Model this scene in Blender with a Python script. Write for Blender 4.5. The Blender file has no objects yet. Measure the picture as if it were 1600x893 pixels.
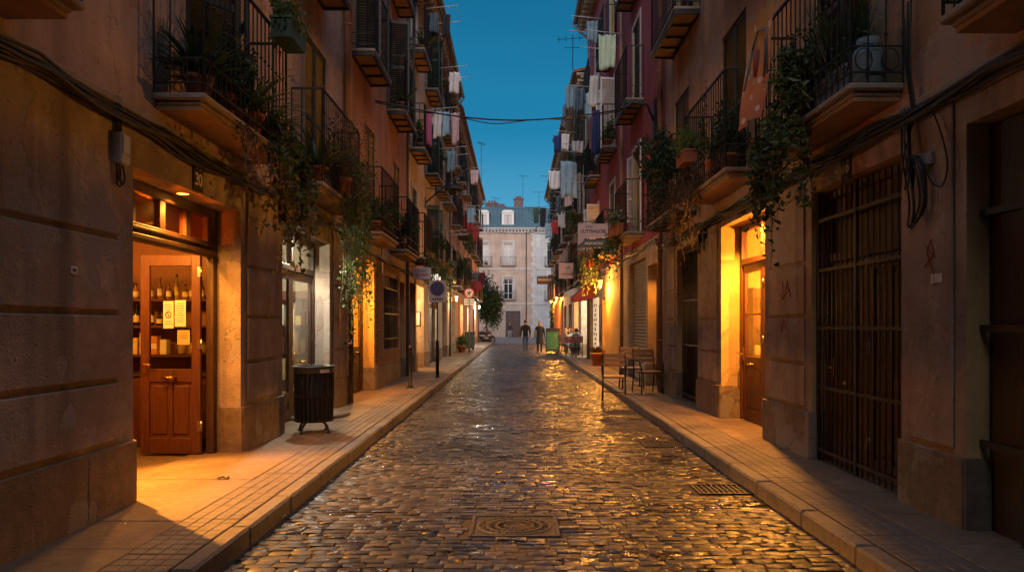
import bpy, math, random
import numpy as np
from mathutils import Vector, Matrix
R = math.radians
random.seed(7)
rng = np.random.default_rng(7)
SC = bpy.context.scene
COL = SC.collection

# ------------------------------------------------------------------ camera
cam = bpy.data.cameras.new('camera'); cam_o = bpy.data.objects.new('camera', cam); COL.objects.link(cam_o)
cam.sensor_width = 36; cam.lens = 24.75; cam.shift_x = -0.00375; cam.shift_y = 0.0378
cam.clip_start = 0.05; cam.clip_end = 3000
cam_o.location = (0, 0, 1.55); cam_o.rotation_euler = (R(90), 0, 0)
SC.camera = cam_o
# ------------------------------------------------------------------ sky
SUN_EL, SUN_ROT = 17, 180          # afterglow from behind the camera, along the street
w = bpy.data.worlds.new('World'); SC.world = w; w.use_nodes = True
nt = w.node_tree; nt.nodes.clear()
def wn(t): return nt.nodes.new(t)
out = wn('ShaderNodeOutputWorld'); bg = wn('ShaderNodeBackground'); sky = wn('ShaderNodeTexSky')
sky.sky_type = 'NISHITA'; sky.sun_disc = False; sky.sun_elevation = R(4); sky.sun_rotation = R(180)
sky.ozone_density = 6; sky.air_density = 1.2; sky.dust_density = 0.4
tc = wn('ShaderNodeTexCoord'); sep = wn('ShaderNodeSeparateXYZ'); nt.links.new(tc.outputs['Generated'], sep.inputs[0])
ramp = wn('ShaderNodeValToRGB'); nt.links.new(sep.outputs['Z'], ramp.inputs[0])
el = ramp.color_ramp.elements
el[0].position = 0.0; el[0].color = (0.34, 0.58, 0.74, 1)
el[1].position = 1.0; el[1].color = (0.38, 0.66, 1.0, 1)
e = el.new(0.50); e.color = (0.004, 0.125, 0.25, 1)
e = el.new(0.12); e.color = (0.105, 0.42, 0.64, 1)
e = el.new(0.26); e.color = (0.018, 0.245, 0.44, 1)
nz = wn('ShaderNodeTexNoise'); nz.inputs['Scale'].default_value = 2.2; nz.inputs['Detail'].default_value = 4
mp = wn('ShaderNodeMapping'); mp.inputs['Scale'].default_value = (1, 1, 6)
nt.links.new(tc.outputs['Generated'], mp.inputs[0]); nt.links.new(mp.outputs[0], nz.inputs['Vector'])
m2 = wn('ShaderNodeMix'); m2.data_type = 'RGBA'; m2.blend_type = 'MULTIPLY'; m2.inputs[0].default_value = 1
r2 = wn('ShaderNodeValToRGB'); r2.color_ramp.elements[0].color = (.80, .84, .90, 1); r2.color_ramp.elements[1].color = (1.16, 1.12, 1.08, 1)
nt.links.new(nz.outputs[0], r2.inputs[0])
nt.links.new(ramp.outputs[0], m2.inputs[6]); nt.links.new(r2.outputs[0], m2.inputs[7])
mx = wn('ShaderNodeMix'); mx.data_type = 'RGBA'; mx.blend_type = 'MIX'; mx.inputs[0].default_value = 0.94
sk = wn('ShaderNodeMix'); sk.data_type = 'RGBA'; sk.blend_type = 'MULTIPLY'; sk.inputs[0].default_value = 1; sk.inputs[7].default_value = (.05, .12, .2, 1)
nt.links.new(sky.outputs[0], sk.inputs[6]); nt.links.new(sk.outputs[2], mx.inputs[6]); nt.links.new(m2.outputs[2], mx.inputs[7])
gl_ = wn('ShaderNodeMapRange'); gl_.interpolation_type = 'SMOOTHSTEP'; gl_.inputs[1].default_value = 0.25; gl_.inputs[2].default_value = -0.9; gl_.inputs[3].default_value = 0; gl_.inputs[4].default_value = 1
nt.links.new(sep.outputs['Y'], gl_.inputs[0])
ag = wn('ShaderNodeMix'); ag.data_type = 'RGBA'; ag.blend_type = 'ADD'; ag.inputs[7].default_value = (.85, .80, .88, 1)      # sunset side of the sky, behind the viewer
nt.links.new(gl_.outputs[0], ag.inputs[0]); nt.links.new(mx.outputs[2], ag.inputs[6]); nt.links.new(ag.outputs[2], bg.inputs[0]); bg.inputs[1].default_value = 1.0
nt.links.new(bg.outputs[0], out.inputs[0])
# ------------------------------------------------------------------ dusk afterglow (one soft sun)
sl = bpy.data.lights.new('sun', 'SUN'); so = bpy.data.objects.new('sun', sl); COL.objects.link(so)
sl.energy = 2.4; sl.angle = R(32); sl.color = (1.0, 0.80, 0.70)
so.rotation_euler = (R(90 - SUN_EL), 0, 0); so.location = (0, -20, 40)   # shines towards +Y and down
vs = SC.view_settings; vs.view_transform = 'Standard'; vs.look = 'None'; vs.exposure = 0.0; vs.gamma = 1; vs.use_curve_mapping = False
SC.cycles.max_bounces = 6; SC.cycles.diffuse_bounces = 3; SC.cycles.glossy_bounces = 3; SC.cycles.transparent_max_bounces = 8
SC.cycles.sample_clamp_indirect = 4.0; SC.cycles.use_denoising = True
SC.cycles.caustics_reflective = False; SC.cycles.caustics_refractive = False

# ------------------------------------------------------------------ materials
MATS = {}
def mat(name, col, rough=0.8, amt=0.15, scale=6.0, bump=0.0, bscale=40.0, metal=0.0, stain=0.0, streak=0.0, spec=0.5, rvar=0.0, emit=None, estr=0, stretch=(1, 1, 1), sss=0, stain_col=None, objspace=False, wear=0.0):
    if name in MATS: return MATS[name]
    m = bpy.data.materials.new(name); m.use_nodes = True; n = m.node_tree.nodes; l = m.node_tree.links
    b = n['Principled BSDF']; b.inputs['Roughness'].default_value = rough; b.inputs['Metallic'].default_value = metal
    b.inputs['Specular IOR Level'].default_value = spec
    if objspace: pos = n.new('ShaderNodeTexCoord').outputs['Object']
    else: pos = n.new('ShaderNodeNewGeometry').outputs['Position']
    def noise(s, det=4, st=(1, 1, 1), rgh=.55):
        q = n.new('ShaderNodeMapping'); q.inputs['Scale'].default_value = st; l.new(pos, q.inputs[0])
        t = n.new('ShaderNodeTexNoise'); t.inputs['Scale'].default_value = s; t.inputs['Detail'].default_value = det; t.inputs['Roughness'].default_value = rgh
        l.new(q.outputs[0], t.inputs['Vector']); return t.outputs[0]
    def ramp(x, p0, c0, p1, c1):
        r = n.new('ShaderNodeValToRGB'); e = r.color_ramp.elements
        e[0].position = p0; e[0].color = (*c0, 1); e[1].position = p1; e[1].color = (*c1, 1); l.new(x, r.inputs[0]); return r.outputs[0]
    def mul(a, bb, f=1.0, mode='MULTIPLY'):
        x = n.new('ShaderNodeMix'); x.data_type = 'RGBA'; x.blend_type = mode
        if isinstance(f, float): x.inputs[0].default_value = f
        else: l.new(f, x.inputs[0])
        l.new(a, x.inputs[6])
        if isinstance(bb, tuple): x.inputs[7].default_value = (*bb, 1)
        else: l.new(bb, x.inputs[7])
        return x.outputs[2]
    c = ramp(noise(scale, 5, stretch), .25, tuple(v * (1 - amt) for v in col), .75, tuple(min(1, v * (1 + amt)) for v in col))
    if stain:
        s = ramp(noise(.9, 6, (1, 1, 1), .65), .42, (0, 0, 0), .68, (1, 1, 1)); 
        sc_ = stain_col or tuple(v * .45 for v in col)
        q = n.new('ShaderNodeMath'); q.operation = 'MULTIPLY'; q.inputs[1].default_value = stain; l.new(s, q.inputs[0])
        c = mul(c, sc_, q.outputs[0], 'MIX')
        s = ramp(noise(19, 3, (1, 1, 1), .7), .63, (0, 0, 0), .70, (1, 1, 1))
        q = n.new('ShaderNodeMath'); q.operation = 'MULTIPLY'; q.inputs[1].default_value = min(1, stain * 1.1); l.new(s, q.inputs[0])
        c = mul(c, tuple(v * .4 for v in col), q.outputs[0], 'MIX')
    if streak:
        s = ramp(noise(3.0, 5, (1, 1, .06), .6), .45, (0, 0, 0), .7, (1, 1, 1))
        q = n.new('ShaderNodeMath'); q.operation = 'MULTIPLY'; q.inputs[1].default_value = streak; l.new(s, q.inputs[0])
        c = mul(c, tuple(v * .4 for v in col), q.outputs[0], 'MIX')
    wh = None
    if wear:                                             # flaked coat, hairline cracks and chipped pits
        pk_ = ramp(noise(1.3, 8, (1, 1, .8), .62), .545, (0, 0, 0), .56, (1, 1, 1)); c = mul(c, tuple(min(1, .5 * v + .14) for v in col), mulf(n, l, pk_, wear), 'MIX')
        vt = n.new('ShaderNodeTexVoronoi'); vt.feature = 'DISTANCE_TO_EDGE'; vt.inputs['Scale'].default_value = .8
        dn = n.new('ShaderNodeTexNoise'); dn.inputs['Scale'].default_value = 3; dn.inputs['Detail'].default_value = 6; l.new(pos, dn.inputs['Vector'])
        dv = n.new('ShaderNodeVectorMath'); dv.operation = 'MULTIPLY_ADD'; dv.inputs[1].default_value = (.7, .7, .7); l.new(dn.outputs['Color'], dv.inputs[0]); l.new(pos, dv.inputs[2]); l.new(dv.outputs[0], vt.inputs['Vector'])
        ck_ = ramp(vt.outputs['Distance'], .002, (1, 1, 1), .007, (0, 0, 0)); c = mul(c, tuple(v * .3 for v in col), mulf(n, l, mul(ck_, ramp(noise(.7, 3), .45, (0, 0, 0), .6, (1, 1, 1))), wear * .8), 'MIX')
        pv = n.new('ShaderNodeTexVoronoi'); pv.inputs['Scale'].default_value = 13; l.new(pos, pv.inputs['Vector'])
        pt = ramp(pv.outputs['Distance'], .07, (1, 1, 1), .12, (0, 0, 0)); pt = mul(pt, ramp(noise(2.1, 3), .5, (0, 0, 0), .56, (1, 1, 1))); c = mul(c, tuple(v * .22 for v in col), mulf(n, l, pt, .85), 'MIX')
        wh = mul(pk_, pt, 1.0, 'ADD')
    l.new(c, b.inputs['Base Color'])
    if rvar:
        q = n.new('ShaderNodeMapRange'); q.inputs[1].default_value = .3; q.inputs[2].default_value = .7
        q.inputs[3].default_value = max(.03, rough - rvar); q.inputs[4].default_value = min(1, rough + rvar); l.new(noise(1.7, 5), q.inputs[0]); l.new(q.outputs[0], b.inputs['Roughness'])
    if bump:
        bn = n.new('ShaderNodeBump'); bn.inputs['Strength'].default_value = bump; bn.inputs['Distance'].default_value = .02
        x = n.new('ShaderNodeMath'); x.operation = 'ADD'; l.new(noise(bscale, 6, stretch), x.inputs[0]); l.new(noise(bscale * .18, 4, stretch), x.inputs[1])
        if wh is not None:
            y = n.new('ShaderNodeMath'); y.operation = 'MULTIPLY_ADD'; y.inputs[1].default_value = -.7; l.new(wh, y.inputs[0]); l.new(x.outputs[0], y.inputs[2]); x = y
        l.new(x.outputs[0], bn.inputs['Height']); l.new(bn.outputs[0], b.inputs['Normal'])
    if emit: b.inputs['Emission Color'].default_value = (*emit, 1); b.inputs['Emission Strength'].default_value = estr
    if sss: b.inputs['Transmission Weight'].default_value = 0
    MATS[name] = m; return m
def mulf(n, l, x, f):
    q = n.new('ShaderNodeMath'); q.operation = 'MULTIPLY'; q.inputs[1].default_value = f; l.new(x, q.inputs[0]); return q.outputs[0]
def glassmat(name, tint=(.9, .93, .92), refl=0.16, rough=.03):
    if name in MATS: return MATS[name]
    m = bpy.data.materials.new(name); m.use_nodes = True; n = m.node_tree.nodes; l = m.node_tree.links; n.clear()
    o = n.new('ShaderNodeOutputMaterial'); t = n.new('ShaderNodeBsdfTransparent'); g = n.new('ShaderNodeBsdfGlossy'); x = n.new('ShaderNodeMixShader')
    t.inputs[0].default_value = (*tint, 1); g.inputs['Roughness'].default_value = rough
    lw = n.new('ShaderNodeLayerWeight'); lw.inputs[0].default_value = refl
    l.new(lw.outputs['Facing'], x.inputs[0]); l.new(t.outputs[0], x.inputs[1]); l.new(g.outputs[0], x.inputs[2]); l.new(x.outputs[0], o.inputs[0])
    MATS[name] = m; return m
def leafmat(name, c0, c1, rough=.5):
    """leaves: every leaf its own green (per-island random), a little light passing through"""
    if name in MATS: return MATS[name]
    m = bpy.data.materials.new(name); m.use_nodes = True; n = m.node_tree.nodes; l = m.node_tree.links
    b = n['Principled BSDF']; g = n.new('ShaderNodeNewGeometry'); r = n.new('ShaderNodeValToRGB')
    r.color_ramp.elements[0].color = (*c0, 1); r.color_ramp.elements[1].color = (*c1, 1)
    l.new(g.outputs['Random Per Island'], r.inputs[0]); l.new(r.outputs[0], b.inputs['Base Color']); b.inputs['Roughness'].default_value = rough
    tr = n.new('ShaderNodeBsdfTranslucent'); l.new(r.outputs[0], tr.inputs[0]); x = n.new('ShaderNodeMixShader'); x.inputs[0].default_value = .3
    l.new(b.outputs[0], x.inputs[1]); l.new(tr.outputs[0], x.inputs[2]); l.new(x.outputs[0], n['Material Output'].inputs[0])
    MATS[name] = m; return m
def flat(name, col, rough=.7, **k): return mat(name, col, rough, .08, **k)

M_pinkwall = mat('pink_ochre_plaster', (.47, .32, .25), .9, .24, 2.2, .45, 55, stain=.75, streak=.75, wear=.8)
M_orangewall = mat('orange_plaster', (.48, .27, .14), .9, .24, 2.2, .45, 55, stain=.45, streak=.65, wear=.8)
M_terrawall = mat('terracotta_plaster', (.47, .215, .12), .9, .22, 2.0, .4, 55, stain=.4, streak=.5, wear=.45)
M_redwall = mat('red_plaster', (.34, .055, .06), .9, .2, 2.0, .3, 55, stain=.4, streak=.35)
M_creamwall = mat('cream_plaster', (.50, .40, .29), .9, .15, 2.0, .3, 40, stain=.35, streak=.35)
M_greywall = mat('pale_grey_plaster', (.50, .43, .38), .9, .15, 2.0, .3, 40, stain=.35, streak=.35)
M_rosewall = mat('rose_cream_plaster', (.52, .33, .25), .9, .15, 2.0, .3, 40, stain=.35, streak=.3)
M_endwall = mat('pale_pink_stone', (.43, .31, .235), .9, .14, 1.2, .25, 14, stain=.35, streak=.3)
M_endtrim = mat('pale_stone_trim', (.46, .43, .40), .9, .1, 2, .2, 20, stain=.3, streak=.3)
M_stone = mat('ochre_stone', (.46, .355, .27), .88, .26, 4.0, .6, 60, stain=.8, streak=.8, wear=.8)
M_reveal = mat('yellow_reveal_stone', (.50, .33, .14), .88, .2, 4.0, .5, 60, stain=.4, wear=.35)
M_plinth = mat('plinth_granite', (.24, .17, .11), .82, .34, 9.0, .7, 90, stain=.6, streak=.5, wear=.8)
M_greyrev = mat('grey_reveal_stone', (.42, .39, .33), .88, .2, 4.0, .45, 60, stain=.4)
M_brick = mat('worn_brick', (.27, .155, .085), .9, .3, 9.0, .5, 60, stain=.4)
M_slab = mat('balcony_stone', (.34, .27, .20), .9, .22, 4, .4, 50, stain=.55, streak=.3)
M_soffit = mat('soffit_tile', (.40, .24, .12), .9, .2, 4, .3, 50, stain=.4)
M_iron = mat('black_iron', (.018, .018, .02), .5, .25, 30, .15, 80, metal=.3)
M_irong = mat('green_black_iron', (.015, .028, .026), .5, .2, 30)
M_wood = mat('red_brown_wood', (.095, .028, .012), .48, .35, 7, .3, 40, stretch=(6, 6, .5), rvar=.12)
M_woodd = mat('dark_brown_wood', (.055, .025, .014), .5, .35, 7, .3, 40, stretch=(6, 6, .5))
M_woodv = mat('near_black_wood', (.022, .012, .009), .5, .35, 7, .3, 40, stretch=(6, 6, .5))
M_woodpanel = mat('wall_panel_wood', (.17, .055, .016), .5, .3, 8, .2, 40, stretch=(7, 7, .4))
M_slat = mat('bistro_slat_wood', (.36, .17, .06), .45, .3, 9, .25, 50, stretch=(.6, 6, 6), rvar=.1, objspace=True)
M_shut = mat('dark_shutter_paint', (.03, .03, .028), .6, .25, 10, .1)
M_shutb = mat('brown_shutter_paint', (.07, .03, .018), .6, .25, 10, .1)
M_shutg = mat('green_shutter_paint', (.025, .06, .05), .6, .25, 10, .1)
M_shutw = mat('white_shutter_paint', (.62, .6, .56), .6, .1, 10, .1)
M_frame = mat('white_window_frame', (.55, .52, .47), .55, .1, 8)
M_framed = mat('brown_window_frame', (.06, .03, .018), .5, .2, 8)
M_darkglass = mat('dark_window_glass', (.012, .016, .02), .06, .1, 3, spec=.6)
M_glass = glassmat('clear_glass'); 
M_concrete = mat('paving_slab', (.19, .13, .082), .6, .3, 14, .5, 110, stain=.65, rvar=.2)
M_tile = mat('paving_tile', (.16, .122, .092), .55, .32, 14, .5, 110, stain=.65, rvar=.2)
M_kerb = mat('kerb_granite', (.15, .128, .108), .6, .35, 16, .6, 80, stain=.6, rvar=.15)
M_grout = mat('pale_joint_grit', (.075, .062, .05), .9, .3, 30, .5, 90)
M_joint = mat('dark_joint_grit', (.045, .038, .032), .9, .3, 30, .5, 90)
M_dirt = mat('ground_earth', (.12, .10, .085), .9, .3, 3)
M_plaza = mat('plaza_setts', (.14, .12, .11), .5, .3, 9, .5, 30, rvar=.15)
M_pipe = mat('pink_painted_pipe', (.38, .2, .11), .6, .2, 5, .1, stain=.3)
M_pipeg = mat('grey_zinc_pipe', (.22, .22, .22), .45, .2, 5, .1, metal=.6, stain=.3)
M_rooft = mat('roof_tile', (.24, .11, .06), .85, .35, 9, .5, 30, stain=.4)
M_corn = mat('cornice_stone', (.42, .31, .22), .9, .2, 4, .3, 40, stain=.4, streak=.3)
M_zinc = mat('blue_grey_slate_roof', (.055, .10, .115), .5, .25, 3, .2, 12, stain=.3)
M_black = mat('black_rubber', (.012, .012, .013), .55, .2, 20)
M_binblk = mat('bin_black_paint', (.010, .010, .011), .75, .2, 20, spec=.25)
M_terra = mat('terracotta_pot', (.30, .095, .04), .8, .25, 9, .2, 50, stain=.3)
M_white = mat('white_paint', (.72, .70, .66), .6, .08, 6)
M_offwhite = mat('paper_white', (.72, .68, .58), .75, .05, 9)
M_greypl = mat('grey_plastic', (.42, .42, .40), .5, .12, 9, stain=.3)
M_brass = mat('brass', (.62, .38, .12), .32, .15, 20, metal=1.0)
M_steel = mat('steel', (.4, .4, .4), .35, .15, 20, metal=1.0)
M_soil = mat('soil', (.04, .028, .018), .95, .3, 30)
L_green = leafmat('leaf_green', (.030, .055, .012), (.13, .17, .045))
L_dark = leafmat('leaf_dark', (.012, .032, .012), (.035, .07, .02))
L_lime = leafmat('leaf_lime', (.05, .10, .02), (.14, .19, .04))
L_dry = leafmat('leaf_dry', (.06, .035, .014), (.13, .075, .028))
L_flower = leafmat('petal_mix', (.35, .28, .30), (.5, .42, .42))
L_redfl = leafmat('petal_red', (.3, .02, .03), (.5, .05, .06))
M_stem = mat('plant_stem', (.09, .055, .025), .8, .3, 20)

# ------------------------------------------------------------------ mesh builder
class MB:
    def __init__(s): s.v = []; s.f = []; s.m = []; s.sm = []
    def add(s, vs, fs, m=0, smooth=False):
        b = len(s.v); s.v += [tuple(map(float, p)) for p in vs]
        for f in fs: s.f.append(tuple(b + i for i in f)); s.m.append(m); s.sm.append(smooth)
        return s
    def quad(s, a, b, c, d, m=0): return s.add([a, b, c, d], [(0, 1, 2, 3)], m)
    def box(s, x0, x1, y0, y1, z0, z1, m=0, c=0.0):
        if x0 > x1: x0, x1 = x1, x0
        if y0 > y1: y0, y1 = y1, y0
        if z0 > z1: z0, z1 = z1, z0
        if c <= 0:
            vs = [(x, y, z) for z in (z0, z1) for y in (y0, y1) for x in (x0, x1)]
            fs = [(0, 2, 3, 1), (4, 5, 7, 6), (0, 1, 5, 4), (2, 6, 7, 3), (0, 4, 6, 2), (1, 3, 7, 5)]
            return s.add(vs, fs, m)
        c = min(c, (x1 - x0) * .45, (y1 - y0) * .45, (z1 - z0) * .45)
        lo = (x0, y0, z0); hi = (x1, y1, z1); vs = []; idx = {}
        for sx in (0, 1):
            for sy in (0, 1):
                for sz in (0, 1):
                    sg = (sx, sy, sz)
                    for ax in range(3):
                        p = []
                        for k in range(3):
                            e = (hi, lo)[0][k] if sg[k] else lo[k]
                            p.append(e if k == ax else (e - c if sg[k] else e + c))
                        idx[(sg, ax)] = len(vs); vs.append(p)
        fs = []
        for ax in range(3):
            o = [k for k in range(3) if k != ax]
            for sd in (0, 1):
                q = []
                for a, b in ((0, 0), (1, 0), (1, 1), (0, 1)):
                    sg = [0, 0, 0]; sg[ax] = sd; sg[o[0]] = a; sg[o[1]] = b; q.append(idx[(tuple(sg), ax)])
                if (sd == 1) ^ (ax == 1): pass
                else: q = q[::-1]
                fs.append(tuple(q))
        for ax in range(3):            # edges along ax
            o = [k for k in range(3) if k != ax]
            for a in (0, 1):
                for b in (0, 1):
                    g0 = [0, 0, 0]; g0[o[0]] = a; g0[o[1]] = b; g1 = list(g0); g1[ax] = 1
                    fs.append((idx[(tuple(g0), o[0])], idx[(tuple(g1), o[0])], idx[(tuple(g1), o[1])], idx[(tuple(g0), o[1])]))
        for sx in (0, 1):
            for sy in (0, 1):
                for sz in (0, 1):
                    fs.append(tuple(idx[((sx, sy, sz), ax)] for ax in range(3)))
        return s.add(vs, fs, m)
    def tube(s, pts, r, n=6, m=0, closed=False, cap=True, smooth=True):
        pts = [Vector(p) for p in pts]; k = len(pts); rs = r if isinstance(r, (list, tuple)) else [r] * k
        up = Vector((0, 0, 1)); vs = []; nrm = None
        for i, p in enumerate(pts):
            if closed: t = pts[(i + 1) % k] - pts[i - 1]
            else: t = pts[min(i + 1, k - 1)] - pts[max(i - 1, 0)]
            if t.length < 1e-9: t = Vector((0, 0, 1))
            t.normalize()
            if nrm is None:
                nrm = t.orthogonal() if abs(t.z) > .95 else t.cross(up)
            nrm = (nrm - t * nrm.dot(t))
            if nrm.length < 1e-6: nrm = t.orthogonal()
            nrm.normalize(); bn = t.cross(nrm)
            for j in range(n):
                a = 2 * math.pi * (j + .5) / n; vs.append(p + (nrm * math.cos(a) + bn * math.sin(a)) * rs[i])
        fs = []
        for i in range(k if closed else k - 1):
            for j in range(n):
                a = i * n + j; b = i * n + (j + 1) % n; c = ((i + 1) % k) * n + (j + 1) % n; d = ((i + 1) % k) * n + j
                fs.append((a, b, c, d))
        if cap and not closed: fs += [tuple(range(n))[::-1], tuple((k - 1) * n + j for j in range(n))]
        return s.add(vs, fs, m, smooth)
    def rope(s, pts, r, n=5, m=0, sub=5):
        P = [Vector(p) for p in pts]; P = [P[0] * 2 - P[1]] + P + [P[-1] * 2 - P[-2]]; o = []
        for i in range(1, len(P) - 2):
            for k in range(sub):
                t = k / sub; a, b, c, d = P[i - 1:i + 3]; o.append(.5 * (2 * b + (c - a) * t + (2 * a - 5 * b + 4 * c - d) * t * t + (3 * b - a - 3 * c + d) * t ** 3))
        o.append(P[-2]); return s.tube(o, r, n, m)
    def lathe(s, prof, n=20, c=(0, 0, 0), m=0, cap=True, smooth=True, sx=1, sy=1):
        vs = []; k = len(prof)
        for r, z in prof:
            for j in range(n):
                a = 2 * math.pi * j / n; vs.append((c[0] + r * sx * math.cos(a), c[1] + r * sy * math.sin(a), c[2] + z))
        fs = []
        for i in range(k - 1):
            for j in range(n): fs.append((i * n + j, i * n + (j + 1) % n, (i + 1) * n + (j + 1) % n, (i + 1) * n + j))
        if cap:
            if prof[0][0] > 1e-4: fs.append(tuple(range(n))[::-1])
            if prof[-1][0] > 1e-4: fs.append(tuple((k - 1) * n + j for j in range(n)))
        return s.add(vs, fs, m, smooth)
    def prism(s, poly, y0, y1, m=0, axis='y'):
        k = len(poly)
        if axis == 'y': vs = [(x, y0, z) for x, z in poly] + [(x, y1, z) for x, z in poly]
        elif axis == 'x': vs = [(y0, x, z) for x, z in poly] + [(y1, x, z) for x, z in poly]
        else: vs = [(x, z, y0) for x, z in poly] + [(x, z, y1) for x, z in poly]
        fs = [tuple(range(k)), tuple(range(2 * k - 1, k - 1, -1))] + [(i, i + k, (i + 1) % k + k, (i + 1) % k) for i in range(k)]
        return s.add(vs, fs, m)
    def mesh(s, name, mats):
        me = bpy.data.meshes.new(name); me.from_pydata(s.v, [], s.f)
        for m in (mats if isinstance(mats, (list, tuple)) else [mats]): me.materials.append(m)
        me.polygons.foreach_set('material_index', s.m); me.polygons.foreach_set('use_smooth', s.sm); me.update()
        import bmesh
        if len(s.f) < 60000:
            bm = bmesh.new(); bm.from_mesh(me); bmesh.ops.recalc_face_normals(bm, faces=bm.faces); bm.to_mesh(me); bm.free()
        return me
    def build(s, name, mats, parent=None, loc=None, rz=0.0):
        return link(name, s.mesh(name, mats), parent, loc, rz)
def link(name, me, parent=None, loc=None, rz=0.0):
    o = bpy.data.objects.new(name, me); COL.objects.link(o)
    if parent: o.parent = parent
    if loc is not None: o.location = loc
    if rz: o.rotation_euler.z = rz
    return o
def tag(o, label, cat, group=None, kind=None):
    o['label'] = label; o['category'] = cat
    if group: o['group'] = group
    if kind: o['kind'] = kind
    return o
def thing(name, label, cat, loc=(0, 0, 0), rz=0.0, group=None):
    o = bpy.data.objects.new(name, None); COL.objects.link(o); o.location = loc; o.rotation_euler.z = rz
    o.empty_display_size = .1
    return tag(o, label, cat, group)
def struct(name, mb, mats, kind='structure'):
    o = mb.build(name, mats); o['kind'] = kind; return o
def dup(root, loc=None, rz=None, label=None, group=None, scale=None):
    def cp(o, par):
        c = o.copy(); COL.objects.link(c)
        if par is not None: c.parent = par
        for ch in o.children: cp(ch, c)
        return c
    c = cp(root, None)
    if loc is not None: c.location = loc
    if rz is not None: c.rotation_euler.z = rz
    if label: c['label'] = label
    if group: c['group'] = group
    if scale: c.scale = (scale,) * 3
    return c
W = {-1: 3.10, 1: 3.15}
def FP(side, s, d, z): return (side * (W[side] - d), s, z)          # along the street, out of the wall, up
def frz(side): return R(-90) if side < 0 else R(90)                 # local +y points out of that wall
def fbox(mb, side, s0, s1, d0, d1, z0, z1, m=0, c=0.0):
    mb.box(side * (W[side] - d0), side * (W[side] - d1), s0, s1, z0, z1, m, c)
def sgn(side): return -1 if side < 0 else 1                         # local x -> world +Y on the right, -Y on the left
_txt = {}
def text_mesh(txt, size, mat_, extrude=.002, bold=0.0, spacing=1.0):
    key = (txt, size, mat_.name, bold)
    if key in _txt: return _txt[key]
    cu = bpy.data.curves.new('lettering', 'FONT'); cu.body = txt; cu.size = size; cu.extrude = extrude; cu.align_x = 'CENTER'; cu.align_y = 'CENTER'; cu.offset = bold; cu.space_character = spacing
    o = bpy.data.objects.new('lettering', cu); COL.objects.link(o)
    dg = bpy.context.evaluated_depsgraph_get(); me = bpy.data.meshes.new_from_object(o.evaluated_get(dg))
    bpy.data.objects.remove(o); bpy.data.curves.remove(cu); me.materials.clear(); me.materials.append(mat_); me.name = 'lettering'
    _txt[key] = me; return me
def lettering(txt, size, mat_, parent, loc, rot, bold=0.0, spacing=1.0, name='lettering'):
    o = link(name, text_mesh(txt, size, mat_, .0015, bold, spacing), parent, loc); o.rotation_euler = rot; return o
LK = 2.0
def point_light(name, loc, energy, color, r=.06, parent=None, kind='POINT', spot=None, rot=None, blend=.4):
    l = bpy.data.lights.new(name, kind); l.energy = energy * LK; l.color = color
    if kind in ('POINT', 'SPOT'): l.shadow_soft_size = r
    if kind == 'AREA': l.size = r
    if spot: l.spot_size = R(spot); l.spot_blend = blend
    o = bpy.data.objects.new(name, l); COL.objects.link(o); o.location = loc
    if rot: o.rotation_euler = rot
    if parent: o.parent = parent
    return o
AMBER = (1.0, .37, .045); WARM = (1.0, .58, .22); NEUT = (1.0, .88, .68)
# ================================================================== ground, road, pavements
RL, RRt = -1.88, 2.20          # road edges
Y0, Y1 = -8.0, 58.5
g = MB(); g.box(-400, 400, -60, 1200, -.5, -.10); struct('ground', g, M_dirt)
g = MB(); g.box(-40, 40, Y1, 92, -.098, .0); struct('plaza', g, M_plaza)
g = MB(); g.box(RL - .02, RRt + .02, Y0, Y1, -.09, -.0165); struct('road_bed', g, M_joint)

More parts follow.
